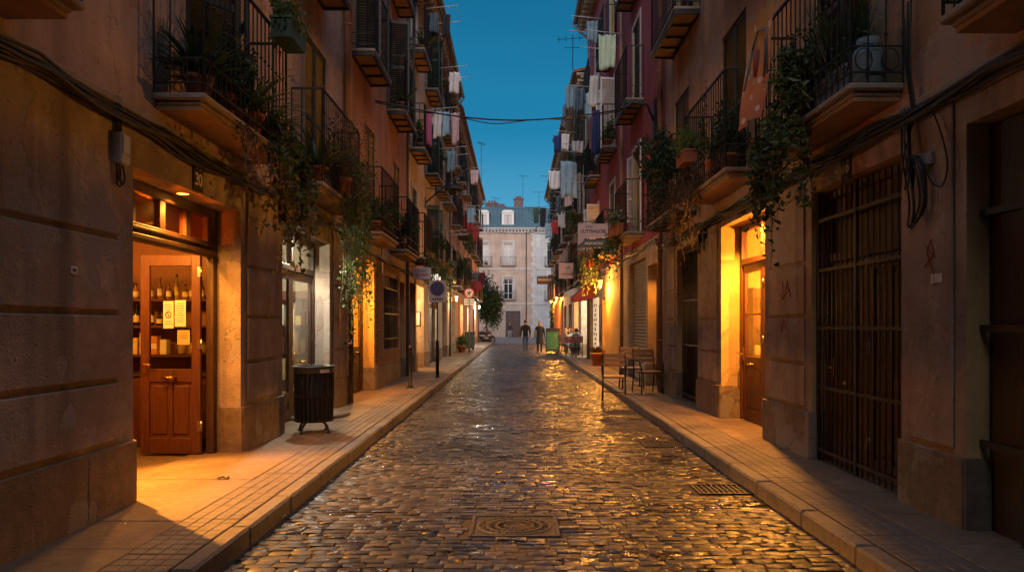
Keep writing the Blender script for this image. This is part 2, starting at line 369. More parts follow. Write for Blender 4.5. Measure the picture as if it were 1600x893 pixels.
def setts():
    """every sett its own small domed stone, rows across the street"""
    V = []; F = []; rnd = []; nx, ny = 5, 4
    gx = np.array([0, .045, .5, .955, 1.0]); gy = np.array([0, .09, .91, 1.0])
    hz = np.array([[0, .55, .62, .55, 0]] * 4); 
    for j, row in enumerate(((0, .86, .88, .86, 0), (.86, 1.0, 1.0, 1.0, .86), (.86, 1.0, 1.0, 1.0, .86), (0, .86, .88, .86, 0))): hz[j] = row
    base = 0; y = 1.2; frame_hole = (-.36, .34, 5.20, 5.76)
    quads = [(j * nx + i, j * nx + i + 1, (j + 1) * nx + i + 1, (j + 1) * nx + i) for j in range(ny - 1) for i in range(nx - 1)]
    grates = [(1.64, 2.16, 8.97, 9.43), (1.69, 2.19, 6.47, 6.88)]
    while y < Y1 - .1:
        rh = rng.uniform(.068, .095); x = RL + rng.uniform(0, .08)
        far = y > 30
        if far: rh *= 1.25
        while x < RRt - .03:
            ln = rng.uniform(.10, .22) * (1.25 if far else 1)
            if x + ln > RRt - .05: ln = RRt - x
            cx, cy = x + ln / 2, y + rh / 2
            skip = any(a - .05 < cx < b + .05 and c - .03 < cy < d + .03 for a, b, c, d in grates + [frame_hole])
            if not skip:
                g_ = rng.uniform(.002, .006); wav = .018 * math.sin(cx * 2.3 + y * .7) + .012 * math.sin(cx * 5.1 + 2)
                X = x + g_ + gx * (ln - 2 * g_); Yy = y + g_ + gy * (rh - 2 * g_) + wav
                h = rng.normal(0, .0020); tx, ty = rng.normal(0, .011), rng.normal(0, .017)
                XX, YY = np.meshgrid(X, Yy)
                jx = rng.normal(0, .0035, XX.shape); jy = rng.normal(0, .0035, XX.shape)
                ZZ = -.016 + hz * .0085 + h * (hz > .2) + ((XX - cx) * tx + (YY - cy) * ty) * (hz > .2) + rng.normal(0, .0014, XX.shape) * (hz > .2)
                ZZ += .006 * np.sin(XX * 1.7 + 1) * np.sin(YY * 1.1) 
                V.append(np.stack([XX + jx, YY + jy, ZZ], -1).reshape(-1, 3)); rnd.append(np.full(nx * ny, rng.random()))
                F.append(np.array(quads) + base); base += nx * ny
            x += ln
        y += rh
    V = np.concatenate(V); F = np.concatenate(F); rnd = np.concatenate(rnd)
    me = bpy.data.meshes.new('cobbled_road'); me.vertices.add(len(V)); me.vertices.foreach_set('co', V.astype(np.float32).ravel())
    me.loops.add(F.size); me.loops.foreach_set('vertex_index', F.astype(np.int32).ravel()); me.polygons.add(len(F))
    me.polygons.foreach_set('loop_start', np.arange(0, F.size, 4, dtype=np.int32)); me.polygons.foreach_set('loop_total', np.full(len(F), 4, dtype=np.int32))
    me.polygons.foreach_set('use_smooth', np.ones(len(F), dtype=bool)); me.update(calc_edges=True)
    a = me.attributes.new('stone', 'FLOAT', 'POINT'); a.data.foreach_set('value', rnd.astype(np.float32))
    return me
def cobble_material():
    m = bpy.data.materials.new('wet_granite_setts'); m.use_nodes = True; n = m.node_tree.nodes; l = m.node_tree.links; b = n['Principled BSDF']
    at = n.new('ShaderNodeAttribute'); at.attribute_name = 'stone'; geo = n.new('ShaderNodeNewGeometry')
    r = n.new('ShaderNodeValToRGB'); e = r.color_ramp.elements
    e[0].color = (.024, .022, .022, 1); e[1].color = (.085, .072, .064, 1)
    for p, c in ((.35, (.048, .042, .039, 1)), (.7, (.038, .038, .041, 1))): x = e.new(p); x.color = c
    l.new(at.outputs['Fac'], r.inputs[0])
    def noise(s, d, rg=.6):
        t = n.new('ShaderNodeTexNoise'); t.inputs['Scale'].default_value = s; t.inputs['Detail'].default_value = d; t.inputs['Roughness'].default_value = rg; l.new(geo.outputs['Position'], t.inputs['Vector']); return t.outputs[0]
    def rmp(x, p0, v0, p1, v1):
        q = n.new('ShaderNodeMapRange'); q.inputs[1].default_value = p0; q.inputs[2].default_value = p1; q.inputs[3].default_value = v0; q.inputs[4].default_value = v1; l.new(x, q.inputs[0]); return q.outputs[0]
    def mul(a, x):
        k = n.new('ShaderNodeVectorMath'); k.operation = 'SCALE'; l.new(a, k.inputs[0]); l.new(x, k.inputs['Scale']); return k.outputs[0]
    c = mul(r.outputs[0], rmp(noise(38, 5), .3, .65, .7, 1.3))
    c = mul(c, rmp(noise(.75, 6, .62), .54, 1.0, .62, .25))         # oil-dark patches
    l.new(c, b.inputs['Base Color'])
    big = rmp(noise(.8, 4), .33, .27, .66, .50); sm = rmp(noise(26, 4), .3, -.10, .7, .12)
    ad = n.new('ShaderNodeMath'); ad.operation = 'ADD'; l.new(big, ad.inputs[0]); l.new(sm, ad.inputs[1]); a2 = n.new('ShaderNodeMath'); a2.operation = 'MULTIPLY_ADD'; a2.inputs[1].default_value = .22; l.new(at.outputs['Fac'], a2.inputs[0]); a3 = n.new('ShaderNodeMath'); a3.operation = 'SUBTRACT'; a3.inputs[1].default_value = .10; l.new(ad.outputs[0], a3.inputs[0]); l.new(a3.outputs[0], a2.inputs[2]); a2.use_clamp = True; l.new(a2.outputs[0], b.inputs['Roughness'])
    bp = n.new('ShaderNodeBump'); bp.inputs['Strength'].default_value = .3; bp.inputs['Distance'].default_value = .012; l.new(noise(17, 7, .72), bp.inputs['Height']); l.new(bp.outputs[0], b.inputs['Normal'])
    b.inputs['Specular IOR Level'].default_value = .5
    return m
M_sett = cobble_material()
me = setts(); me.materials.append(M_sett); road = link('cobbled_road', me); road['kind'] = 'structure'

def pavement(side):
    edge = -RL if side < 0 else RRt
    wall = W[side] + .5
    g = MB(); g.box(side * (edge + .15), side * wall, Y0, Y1, -.09, .1150); struct('pavement_bed', g, M_grout)
    # big slabs along the wall, small tiles along the kerb
    s = MB(); x0 = edge + .15; xm = x0 + .405
    y = Y0 if False else 1.0
    while y < Y1:
        L_ = .62 + .25 * random.random()
        dz = random.uniform(-.002, .002)
        s.box(side * (xm + .004), side * (wall - .002), y + .004, y + L_ - .004, .06, .12 + dz, 0, .004); y += L_
    struct('paving_slabs', s, M_concrete)
    t = MB(); y = 1.0; k = 0
    while y < Y1:
        for i in range(2):
            a = x0 + .003 + i * .2
            dz = random.uniform(-.0025, .0025); 
            if y < 22:
                for p in range(2):
                    for q in range(2):
                        t.box(side * (a + p * .099 + .0025), side * (a + p * .099 + .0965), y + q * .099 + .0025, y + q * .099 + .0965, .06, .119 + dz, 0, .004)
            else: t.box(side * (a + .003), side * (a + .196), y + .003, y + .196, .06, .119 + dz, 0, .004)
        y += .2
    struct('paving_tiles', t, M_tile)
    k = MB(); y = Y0
    while y < Y1:
        L_ = random.uniform(.8, 1.15); dx = random.uniform(-.006, .006)
        k.box(side * (edge + dx), side * (edge + .147), y + .004, min(y + L_ - .004, Y1), -.09, .122 + random.uniform(-.004, .003), 0, .018); y += L_
    struct('kerb', k, M_kerb)
pavement(-1); pavement(1)

# manhole cover, storm drains
def manhole():
    t = thing('manhole_cover', 'square cast iron manhole cover with concentric rings, in the middle of the cobbles', 'manhole cover', (-.01, 5.48, -.012))
    f = MB()
    for a, b_, c, d in ((-.34, .34, -.29, -.26), (-.34, .34, .26, .29), (-.34, -.31, -.26, .26), (.31, .34, -.26, .26)): f.box(a, b_, c, d, -.02, .008, 0, .003)
    f.build('frame', mat('worn_cast_iron', (.055, .047, .042), .55, .4, 20, .6, 60, metal=.1, rvar=.14, stain=.4), t)
    p = MB(); p.box(-.31, .31, -.26, .26, -.02, .0)
    for r_ in (.23, .17, .11, .05):
        p.lathe([(r_, 0), (r_ + .004, .006), (r_ + .022, .006), (r_ + .026, 0)], 40, sx=1.15, sy=.98, cap=False)
    for k in range(24):
        a = k * math.pi / 12; p.tube([(.08 * math.cos(a), .07 * math.sin(a), .002), (.28 * math.cos(a), .24 * math.sin(a), .002)], .005, 4)
    p.build('cover_plate', mat('worn_cast_iron', (.055, .047, .042), .55, .4, 20, .6, 60, metal=.1, rvar=.14, stain=.4), t)
manhole()
def drain(x, y, label, w_, d_):
    t = thing('storm_drain', label, 'drain grate', (x, y, -.006), group='storm drains along the right kerb')
    f = MB()
    for a, b_, c, d in ((-w_, w_, -d_, -d_ + .03), (-w_, w_, d_ - .03, d_), (-w_, -w_ + .03, -d_ + .03, d_ - .03), (w_ - .03, w_, -d_ + .03, d_ - .03)): f.box(a, b_, c, d, -.05, .006, 0, .003)
    f.build('frame', M_iron, t)
    q = MB(); q.box(-w_ + .03, w_ - .03, -d_ + .03, d_ - .03, -.07, -.05); q.build('pit', M_woodv, t)
    b = MB(); n = 9
    for i in range(n):
        xx = -w_ + .03 + (i + .5) * (2 * w_ - .06) / n; b.box(xx - .011, xx + .011, -d_ + .03, d_ - .03, -.045, .002, 0, .003)
    b.box(-w_ + .03, w_ - .03, -.012, .012, -.05, -.004); b.build('grate', M_iron, t)
drain(1.90, 9.2, 'iron drain grate in the cobbles by the right kerb, farther from the viewer', .25, .22)
drain(1.94, 6.675, 'iron drain grate in the cobbles by the right kerb, nearest the viewer', .25, .20)

# ================================================================== buildings
def wall_sheet(mb, side, s0, s1, z0, z1, ops, d=0.0, m=0, mr=1):
    fp = side if callable(side) else (lambda q_, d_, z_: FP(side, q_, d_, z_))
    """front plane with holes; ops = (s0, s1, z0, z1, depth[, reveal slot])"""
    ss = sorted({s0, s1, *[o[0] for o in ops], *[o[1] for o in ops]}); zs = sorted({z0, z1, *[o[2] for o in ops], *[o[3] for o in ops]})
    ss = [x for x in ss if s0 <= x <= s1]; zs = [z for z in zs if z0 <= z <= z1]
    for i in range(len(ss) - 1):
        for j in range(len(zs) - 1):
            cs = (ss[i] + ss[i + 1]) / 2; cz = (zs[j] + zs[j + 1]) / 2
            if any(o[0] < cs < o[1] and o[2] < cz < o[3] for o in ops): continue
            mb.quad(fp(ss[i], d, zs[j]), fp(ss[i + 1], d, zs[j]), fp(ss[i + 1], d, zs[j + 1]), fp(ss[i], d, zs[j + 1]), m)
    for o in ops:
        a, b, c, e, dp = o[:5]; r = o[5] if len(o) > 5 else mr; q = d - dp
        mb.quad(fp(a, d, c), fp(a, q, c), fp(a, q, e), fp(a, d, e), r)
        mb.quad(fp(b, d, c), fp(b, q, c), fp(b, q, e), fp(b, d, e), r)
        mb.quad(fp(a, d, e), fp(b, d, e), fp(b, q, e), fp(a, q, e), r)
        if c > .2: mb.quad(fp(a, d, c), fp(b, d, c), fp(b, q, c), fp(a, q, c), r)

_bal = {}
def balcony(parent, side, s, z, L, proj=.45, style='moulded', rail=1.28, step=.11, iron=None, slabm=None, knobs=False):
    key = (round(L, 2), proj, style, rail, step, knobs); iron = iron or M_iron; slabm = slabm or M_slab
    if key not in _bal:
        h = L / 2; m = MB()
        if style == 'moulded':
            m.box(-h + .07, h - .07, 0, proj - .07, 0, .035, 1); m.box(-h + .05, h - .05, 0, proj - .05, .037, .075, 0, .012); m.box(-h, h, 0, proj, .077, .13, 0, .012)
        else:
            m.box(-h + .06, h - .06, 0, proj - .06, .03, .075, 1); m.box(-h, h, 0, proj, .077, .13, 0, .01)
        slab = m.mesh('balcony', [M_slab, M_soffit]); fr = None
        if style == 'framed':
            f = MB(); n = max(3, int(L / .5))
            f.box(-h + .01, h - .01, proj - .06, proj - .015, 0, .076); f.box(-h + .01, h - .01, 0, .04, 0, .076)
            for i in range(n + 1):
                x = -h + .035 + i * (L - .07) / n; f.box(x - .025, x + .025, .04, proj - .06, 0, .07)
            fr = f.mesh('soffit_frame', [M_iron])
        r = MB(); zb, zt = .13, .13 + rail; q = .014
        def run(p0, p1):
            r.tube([(*p0, zt), (*p1, zt)], .018, 4, smooth=False); r.tube([(*p0, zb + .09), (*p1, zb + .09)], .011, 4, smooth=False)
            r.tube([(*p0, zb + .30), (*p1, zb + .30)], .009, 4, smooth=False)
            ln = math.hypot(p1[0] - p0[0], p1[1] - p0[1]); n = max(2, int(ln / step))
            for i in range(n + 1):
                t = i / n; x = p0[0] + (p1[0] - p0[0]) * t; y = p0[1] + (p1[1] - p0[1]) * t
                r.tube([(x, y, zb), (x, y, zt)], .0075 if i % n else .013, 4, smooth=False)
                if knobs:
                    r.lathe([(0, 0), (.017, .018), (.017, .028), (0, .046)], 6, (x, y, zb + rail * .62), cap=False)
                    r.lathe([(.008, 0), (.017, .015), (.008, .03)], 6, (x, y, zb + rail * .3), cap=False)
            if knobs:
                nn = max(1, int(ln / .2))
                for i in range(nn):
                    t = (i + .5) / nn; x = p0[0] + (p1[0] - p0[0]) * t; y = p0[1] + (p1[1] - p0[1]) * t
                    dx, dy = (p1[0] - p0[0]) / ln, (p1[1] - p0[1]) / ln
                    r.tube([(x + .07 * math.cos(k * .524) * dx, y + .07 * math.cos(k * .524) * dy, zb + .195 + .09 * math.sin(k * .524)) for k in range(12)], .006, 4, closed=True)
        e = .02
        run((-h + e, proj - e), (h - e, proj - e)); run((-h + e, 0), (-h + e, proj - e)); run((h - e, 0), (h - e, proj - e))
        _bal[key] = (slab, fr, r.mesh('railing', [iron]))
    slab, fr, rl = _bal[key]
    o = link('balcony', slab, parent, FP(side, s, 0, z), frz(side))
    link('railing', rl, o)
    if fr: link('soffit_frame', fr, o)
    return o

_win = {}
def window(parent, side, s, z, w_=1.0, h=2.25, depth=.2, frame=None, shut=None, kind='door', glass=None, open_=.0, blind=False, trim=None):
    frame = frame or M_framed; key = ('w', w_, h, frame.name)
    if key not in _win:
        f = MB(); a = w_ / 2; t = .055
        f.box(-a, -a + t, 0, .05, 0, h); f.box(a - t, a, 0, .05, 0, h); f.box(-a + t, a - t, 0, .05, h - t, h); f.box(-a + t, a - t, 0, .05, 0, t)
        f.box(-.04, .04, 0, .06, t, h - t)
        zt = h * .76
        for x0, x1 in ((-a + t, -.04), (.04, a - t)):
            f.box(x0, x1, .005, .045, zt - .03, zt + .03); f.box(x0, x1, .005, .045, h * .3 - .025, h * .3 + .025)
        p = MB(); p.box(-a + .02, a - .02, .015, .03, .02, h - .02)
        _win[key] = (f.mesh('window', [frame]), p.mesh('pane', [M_darkglass]))
    fm, pm = _win[key]
    o = link('window', fm, parent, FP(side, s, -depth, z), frz(side)); q = link('pane', pm, o)
    if glass: q.data = pm.copy(); q.data.materials.clear(); q.data.materials.append(glass)
    if shut:
        k2 = ('s', w_, h, shut.name)
        if k2 not in _win:
            m = MB(); sw = w_ / 2 - .01; t = .05
            m.box(0, t, 0, .035, 0, h, 0, .004); m.box(sw - t, sw, 0, .035, 0, h, 0, .004); 
            for zz in (0, h * .48, h - .07): m.box(t, sw - t, 0, .035, zz, zz + .07)
            n = int(h / .055)
            for i in range(n):
                zz = .07 + i * (h - .14) / n; m.add([(t, .004, zz), (sw - t, .004, zz), (sw - t, .031, zz + .035), (t, .031, zz + .035)], [(0, 1, 2, 3)])
            _win[k2] = m.mesh('shutter', [shut])
        for e in (-1, 1):
            ang = 180 - open_ if e < 0 else open_            # hinged at the jamb; open_ 0 = closed, 90 = out, 180 = flat to the wall
            # local frame on the window: x along, y out of the wall
            sh = link('shutter', _win[k2], o, (e * w_ / 2, depth - .03 if open_ else depth - .06, 0))
            sh.rotation_euler.z = R(open_) * -1 if e < 0 else R(180 + open_)
            if e < 0: sh.rotation_euler.z = R(open_)
            else: sh.rotation_euler.z = R(180 - open_); sh.scale.y = -1
    if trim:
        k3 = ('t', w_, h, trim.name)
        if k3 not in _win:
            m = MB(); a = w_ / 2
            m.box(-a - .13, -a - .001, 0, .03, 0, h + .13, 0, .006); m.box(a + .001, a + .13, 0, .03, 0, h + .13, 0, .006); m.box(-a - .001, a + .001, 0, .03, h + .001, h + .13, 0, .006)
            _win[k3] = m.mesh('window_trim', [trim])
        link('window_trim', _win[k3], o, (0, depth + .001, 0))
    return o

class Bld:
    """one building: an Empty at street level, wall with true openings, roof, eaves; parts are added to b.root"""
    def __init__(b, name, label, side, s0, s1, ztop, wm, rm, eave=.5, plinth=.62, depth=8.0, gmat=None, gz=3.3, ridge=2.0):
        b.side, b.s0, b.s1, b.zt, b.wm, b.rm = side, s0, s1, ztop, wm, rm; b.ops = []; b.eave = eave; b.plinth = plinth; b.depth = depth; b.gmat = gmat or wm; b.gz = gz; b.ridge = ridge
        b.root = thing(name, label, 'building', FP(side, (s0 + s1) / 2, -depth / 2, 0)); b.root['_'] = 0; del b.root['_']
        b.off = Vector(b.root.location)
    def part(b, mb, name, mats, parent=None):
        o = mb.build(name, mats, parent or b.root)
        if parent is None: o.location = -b.off
        return o
    def op(b, s0, s1, z0, z1, depth=.35, slot=1): b.ops.append((s0, s1, z0, z1, depth, slot))
    def close(b):
        sd, s0, s1, zt = b.side, b.s0, b.s1, b.zt
        mb = MB(); wall_sheet(mb, sd, s0, s1, 0, b.gz, [o for o in b.ops if o[2] < b.gz], 0, 2); wall_sheet(mb, sd, s0, s1, b.gz, zt, [o for o in b.ops if o[2] >= b.gz], 0, 0)
        dd = -b.depth
        for s in (s0, s1): mb.quad(FP(sd, s, 0, 0), FP(sd, s, dd, 0), FP(sd, s, dd, zt), FP(sd, s, 0, zt), 0)
        mb.quad(FP(sd, s0, dd, 0), FP(sd, s1, dd, 0), FP(sd, s1, dd, zt), FP(sd, s0, dd, zt), 0); mb.quad(FP(sd, s0, 0, zt), FP(sd, s1, 0, zt), FP(sd, s1, dd, zt), FP(sd, s0, dd, zt), 0)
        b.part(mb, 'wall', [b.wm, b.rm, b.gmat])
        if b.plinth:
            gaps = sorted([(o[0], o[1], o[4]) for o in b.ops if o[2] < b.plinth]); x = s0; pd = 0
            for a, e, dp in gaps + [(s1, s1, 0)]:
                if a - x > .05:
                    p = MB(); q = x
                    while q < a - .01:
                        r_ = min(a, q + 1.15 if a - q > 1.5 else a); fbox(p, sd, q + .001, r_ - .001, .002, .035, 0, b.plinth, 0, .008); q = r_
                    if pd: fbox(p, sd, x - .022, x - .002, -pd + .02, .02, .05, b.plinth - .001)
                    if dp: fbox(p, sd, a + .002, a + .022, -dp + .02, .02, .05, b.plinth - .001)
                    b.part(p, 'plinth', M_plinth)
                x = e; pd = dp
        # eaves and roof
        c = MB(); n = 3
        for i in range(n): fbox(c, sd, s0 + .003, s1 - .003, 0.002, b.eave * (.30, .62, .9)[i], zt - .34 + i * .115, zt - .232 + i * .115, 0, .01)
        k = int((s1 - s0) / .42)
        for i in range(k):
            s = s0 + (i + .5) * (s1 - s0) / k; fbox(c, sd, s - .07, s + .07, .05, b.eave * .82, zt - .34, zt - .225, 0, .008)
        b.part(c, 'cornice', M_corn)
        r = MB(); e = b.eave; 
        r.add([FP(sd, s0, e, zt + .01), FP(sd, s1, e, zt + .01), FP(sd, s1, dd, zt + b.ridge), FP(sd, s0, dd, zt + b.ridge),
               FP(sd, s0, e, zt + .09), FP(sd, s1, e, zt + .09), FP(sd, s1, dd, zt + b.ridge + .1), FP(sd, s0, dd, zt + b.ridge + .1)],
              [(0, 1, 2, 3), (4, 5, 6, 7), (0, 1, 5, 4), (1, 2, 6, 5), (2, 3, 7, 6), (3, 0, 4, 7)])
        n = int((s1 - s0) / .24)
        for i in range(n):
            s = s0 + (i + .5) * (s1 - s0) / n
            r.tube([FP(sd, s, e + .03, zt + .09), FP(sd, s, -.6, zt + .10 + b.ridge * (.6 + e) / (b.depth + e))], .07, 6)
        b.part(r, 'roof', M_rooft)
        gt = MB(); gt.tube([FP(sd, s0 + .02, e + .08, zt + .02), FP(sd, s1 - .02, e + .08, zt + .02)], .055, 6); b.part(gt, 'gutter', M_pipeg)
    def downpipe(b, s, z0=.12, r=.05, m=None, swan=True):
        p = MB(); d = .09; zt = b.zt
        pts = [FP(b.side, s, d, z0), FP(b.side, s, d, zt - .75)]
        if swan: pts += [FP(b.side, s, d + .06, zt - .6), FP(b.side, s, b.eave - .05, zt - .28), FP(b.side, s, b.eave + .07, zt - .12), FP(b.side, s, b.eave + .08, zt)]
        p.tube(pts, r, 8)
        z = 1.2
        while z < zt - 1: p.lathe([(r + .001, 0), (r + .012, .005), (r + .012, .03), (r + .001, .035)], 10, FP(b.side, s, d, z), cap=False); z += 1.9
        b.part(p, 'downpipe', m or M_pipeg)
    def panels(b, s0, s1, zs, m=None, proud=.022):
        p = MB()
        for z0, z1 in zs: fbox(p, b.side, s0, s1, .002, proud, z0, z1, 0, .008)
        b.part(p, 'wall_panel', m or M_stone)
    def french(b, s, z, w_=1.0, h=2.25, depth=.22, **k):
        b.op(s - w_ / 2, s + w_ / 2, z, z + h, depth, 1); 
        o = window(b.root, b.side, s, z, w_, h, depth, **k); o.location = Vector(o.location) - b.off; return o
    def balc(b, s, z, L, **k):
        o = balcony(b.root, b.side, s, z, L, **k); o.location = Vector(o.location) - b.off; return o
    def room(b, s0, s1, d0, d1, z0, z1, m, mfloor=None, mback=None):
        mb = MB(); sd = b.side
        A = [FP(sd, s0, d0, z0), FP(sd, s1, d0, z0), FP(sd, s1, d1, z0), FP(sd, s0, d1, z0)]; B = [(x, y, z1) for x, y, z in A]
        mb.quad(*A, 1); mb.quad(*B, 2)
        mb.quad(A[1], A[2], B[2], B[1], 0); mb.quad(A[2], A[3], B[3], B[2], 0); mb.quad(A[3], A[0], B[0], B[3], 0)
        return b.part(mb, 'shop_interior', [m, mfloor or M_concrete, mat('interior_ceiling', (.26, .19, .12), .9, .1, 3)])
    def front_in(b, s0, s1, z0, z1, op, d, m):
        """inside face of the street wall, so a room stays closed"""
        mb = MB(); wall_sheet(mb, b.side, s0, s1, z0, z1, [(*op, .0)], d, 0, 0); b.part(mb, 'inner_wall', m)
    def roller(b, s0, s1, z0, z1, d, m):
        mb = MB(); n = int((z1 - z0) / .085)
        for i in range(n):
            z = z0 + i * (z1 - z0) / n; h = (z1 - z0) / n
            mb.quad(FP(b.side, s0, d, z), FP(b.side, s1, d, z), FP(b.side, s1, d + .016, z + h * .45), FP(b.side, s0, d + .016, z + h * .45)); mb.quad(FP(b.side, s0, d + .016, z + h * .45), FP(b.side, s1, d + .016, z + h * .45), FP(b.side, s1, d, z + h), FP(b.side, s0, d, z + h))
        return b.part(mb, 'roller_shutter', m)

def leaf_mesh(w_, h, glass_z0, panes=1, m=None, name='door', t=.045, lower=2):
    """door leaf: x 0..w, y 0..t, z 0..h; glass above glass_z0, raised panels below"""
    f = MB(); st = .10 if w_ > .5 else .075
    f.box(0, st, 0, t, 0, h, 0, .004); f.box(w_ - st, w_, 0, t, 0, h, 0, .004); f.box(st, w_ - st, 0, t, h - .12, h, 0, .004); f.box(st, w_ - st, 0, t, 0, .17, 0, .004)
    if glass_z0 < h:
        f.box(st, w_ - st, 0, t, glass_z0 - .14, glass_z0, 0, .004); top = glass_z0 - .14
        gh = h - .12 - glass_z0
        for i in range(1, panes): z = glass_z0 + gh * i / panes; f.box(st, w_ - st, .008, t - .008, z - .014, z + .014)
    else: top = h - .12
    f.box(st, w_ - st, t * .35, t * .65, .17, top)
    iw = w_ - 2 * st
    for i in range(lower):
        x0 = st + iw * i / lower + .03; x1 = st + iw * (i + 1) / lower - .03
        segs = 1 if top - .17 < 1.0 else 2
        for q in range(segs):
            z0 = .17 + (top - .17) * q / segs + .04; z1 = .17 + (top - .17) * (q + 1) / segs - .04
            f.box(x0, x1, t * .1, t * .9, z0, z1, 0, .012)
        if i: f.box(st + iw * i / lower - .028, st + iw * i / lower + .028, .002, t - .002, .17, top)
    return f.mesh(name, [m or M_wood])
# ---------------------------------------------------------------- left, nearest building with the open bar door
Z1, Z2, Z3 = 3.40, 6.60, 9.65
b = Bld('townhouse', 'pinkish ochre plaster building with an open wooden bar door, nearest on the left', -1, -17, 12.8, 13.4, M_pinkwall, M_stone, gmat=M_stone)
LA = b
b.op(5.70, 7.93, 0.0, 2.83, .36); b.op(9.35, 11.72, 0.0, 2.90, .34)
b.op(1.2, 3.9, 0.0, 2.83, .36)
for s, L in ((3.17, 2.34), (7.1, 2.2), (10.85, 2.3)):
    b.balc(s, Z1, L, knobs=True); b.french(s + .1, Z1 + .13, 1.15, 2.35, .30, shut=M_shut, open_=0 if s > 9 else 35)
for s, L in ((3.2, 2.2), (7.1, 2.0), (10.3, 2.1)):
    b.balc(s, Z2, L, style='framed'); b.french(s, Z2 + .13, 1.1, 2.25, .25, shut=M_shutb, open_=0)
for s in (7.1, 10.3): b.balc(s, Z3, 2.0, style='framed'); b.french(s, Z3 + .13, 1.1, 2.2, .25, shut=M_shutb)
b.close()
zs = [(.665, 1.10), (1.145, 1.62), (1.665, 2.20), (2.245, 3.15)]
b.panels(4.15, 5.48, zs); b.panels(8.10, 9.16, zs); b.panels(11.9, 12.62, zs)
mld = MB(); fbox(mld, -1, -17, 12.8, .002, .05, 3.24, 3.30, 0, .01); fbox(mld, -1, -17, 12.8, .002, .03, 3.16, 3.239, 0, .01); b.part(mld, 'string_course', M_slab)
b.downpipe(12.62, 3.5, .07, M_pipe)
# bar interior
b.room(5.0, 8.80, -.37, -3.2, .10, 2.95, M_woodpanel, M_concrete); b.front_in(5.0, 8.8, .1, 2.95, (5.70, 7.93, 0.0, 2.83), -.362, M_woodpanel)
f = MB(); dA, dB = -.26, -.35
for s0, s1, z0, z1 in ((5.702, 5.80, .12, 2.83), (7.83, 7.928, .12, 2.83), (5.80, 7.83, 2.73, 2.828), (5.80, 7.83, 2.30, 2.46)): fbox(f, -1, s0, s1, dA, dB, z0, z1, 0, .008)
fbox(f, -1, 5.80, 7.83, dA + .025, dA, 2.315, 2.36, 0, .006); fbox(f, -1, 5.80, 7.83, dA + .02, dA, 2.40, 2.43, 0, .006)
for s in (6.19, 6.72, 7.25, 7.76): fbox(f, -1, s - .055, s + .055, dA - .01, dB + .01, 2.46, 2.73, 0, .006)
fr = b.part(f, 'door_frame', M_woodd)
p = MB(); fbox(p, -1, 5.8, 7.83, -.305, -.312, 2.455, 2.735); q = p.build('transom_pane', glassmat('amber_glass', (.50, .29, .10), .1, .2), fr)
lf = leaf_mesh(.68, 2.19, .93, 1, M_wood)
def leaf(bld, lf, loc, rz, w_, h, gz, posters=True, knob=True, t=.045, g=None, flip=False):
    o = link('door', lf, bld.root, Vector(loc) - bld.off, rz)
    m = MB(); st = .10 if w_ > .5 else .075; m.box(st - .01, w_ - st + .01, t * .42, t * .58, gz - .01, h - .11); m.build('pane', g or M_glass, o)
    if knob:
        k = MB(); k.tube([(w_ - .05, t, 1.0 - .02), (w_ - .05, t + .055, .98), (w_ - .15, t + .06, .98)], .011, 6); k.box(w_ - .075, w_ - .025, t + .001, t + .008, .88, 1.08, 0, .003)
        k.build('handle', M_brass, o); k = MB()
        k.tube([(w_ / 2 - .07, t + .045, .84), (w_ / 2 + .07, t + .045, .84)], [.016, .016], 8)
        for x in (-.055, .055): k.tube([(w_ / 2 + x, t, .84), (w_ / 2 + x, t + .045, .84)], [.024, .012], 8)
        k.build('knocker', M_brass, o)
        for z in (.25, 1.15, 1.95):
            hg = MB(); hg.tube([(-.012, t, z), (-.012, t, z + .11)], .012, 6); hg.box(0, .03, t + .001, t + .004, z, z + .11); hg.build('hinge', M_steel, o)
    return o
dr = leaf(b, lf, (-3.475, 7.80, .13), R(177), .68, 2.19, .93)
for x0, x1, z0, z1 in ((.31, .425, 1.38, 1.68), (.17, .295, 1.40, 1.69), (.125, .265, 1.20, 1.36)):
    p = MB(); p.box(x0, x1, .030, .0318, z0, z1); po = p.build('poster', M_offwhite if z0 > 1.3 else mat('kraft_paper', (.6, .42, .2), .8), dr)
    l = MB(); n = 9 if z0 > 1.3 else 4
    for i in range(n):
        z = z1 - .04 - i * (z1 - z0 - .06) / n; ww = (x1 - x0) * random.uniform(.25, .4)
        if z0 < 1.39 and 2 < i < 7: continue
        l.box((x0 + x1) / 2 - ww, (x0 + x1) / 2 + ww, .0325, .0330, z, z + .006)
    if z0 == 1.38: l.tube([((x0 + x1) / 2 + .03 * math.cos(a * .4), .0325, 1.53 + .036 * math.sin(a * .4)) for a in range(16)], .006, 4, closed=True); l.tube([(.36, .033, 1.51), (.375, .033, 1.55)], .005, 4)
    l.build('print', M_shut, po)
lf2 = leaf_mesh(.68, 2.19, .93, 1, M_wood); leaf(b, lf2, (-3.475, 5.83, .13), R(172), .68, 2.19, .93)
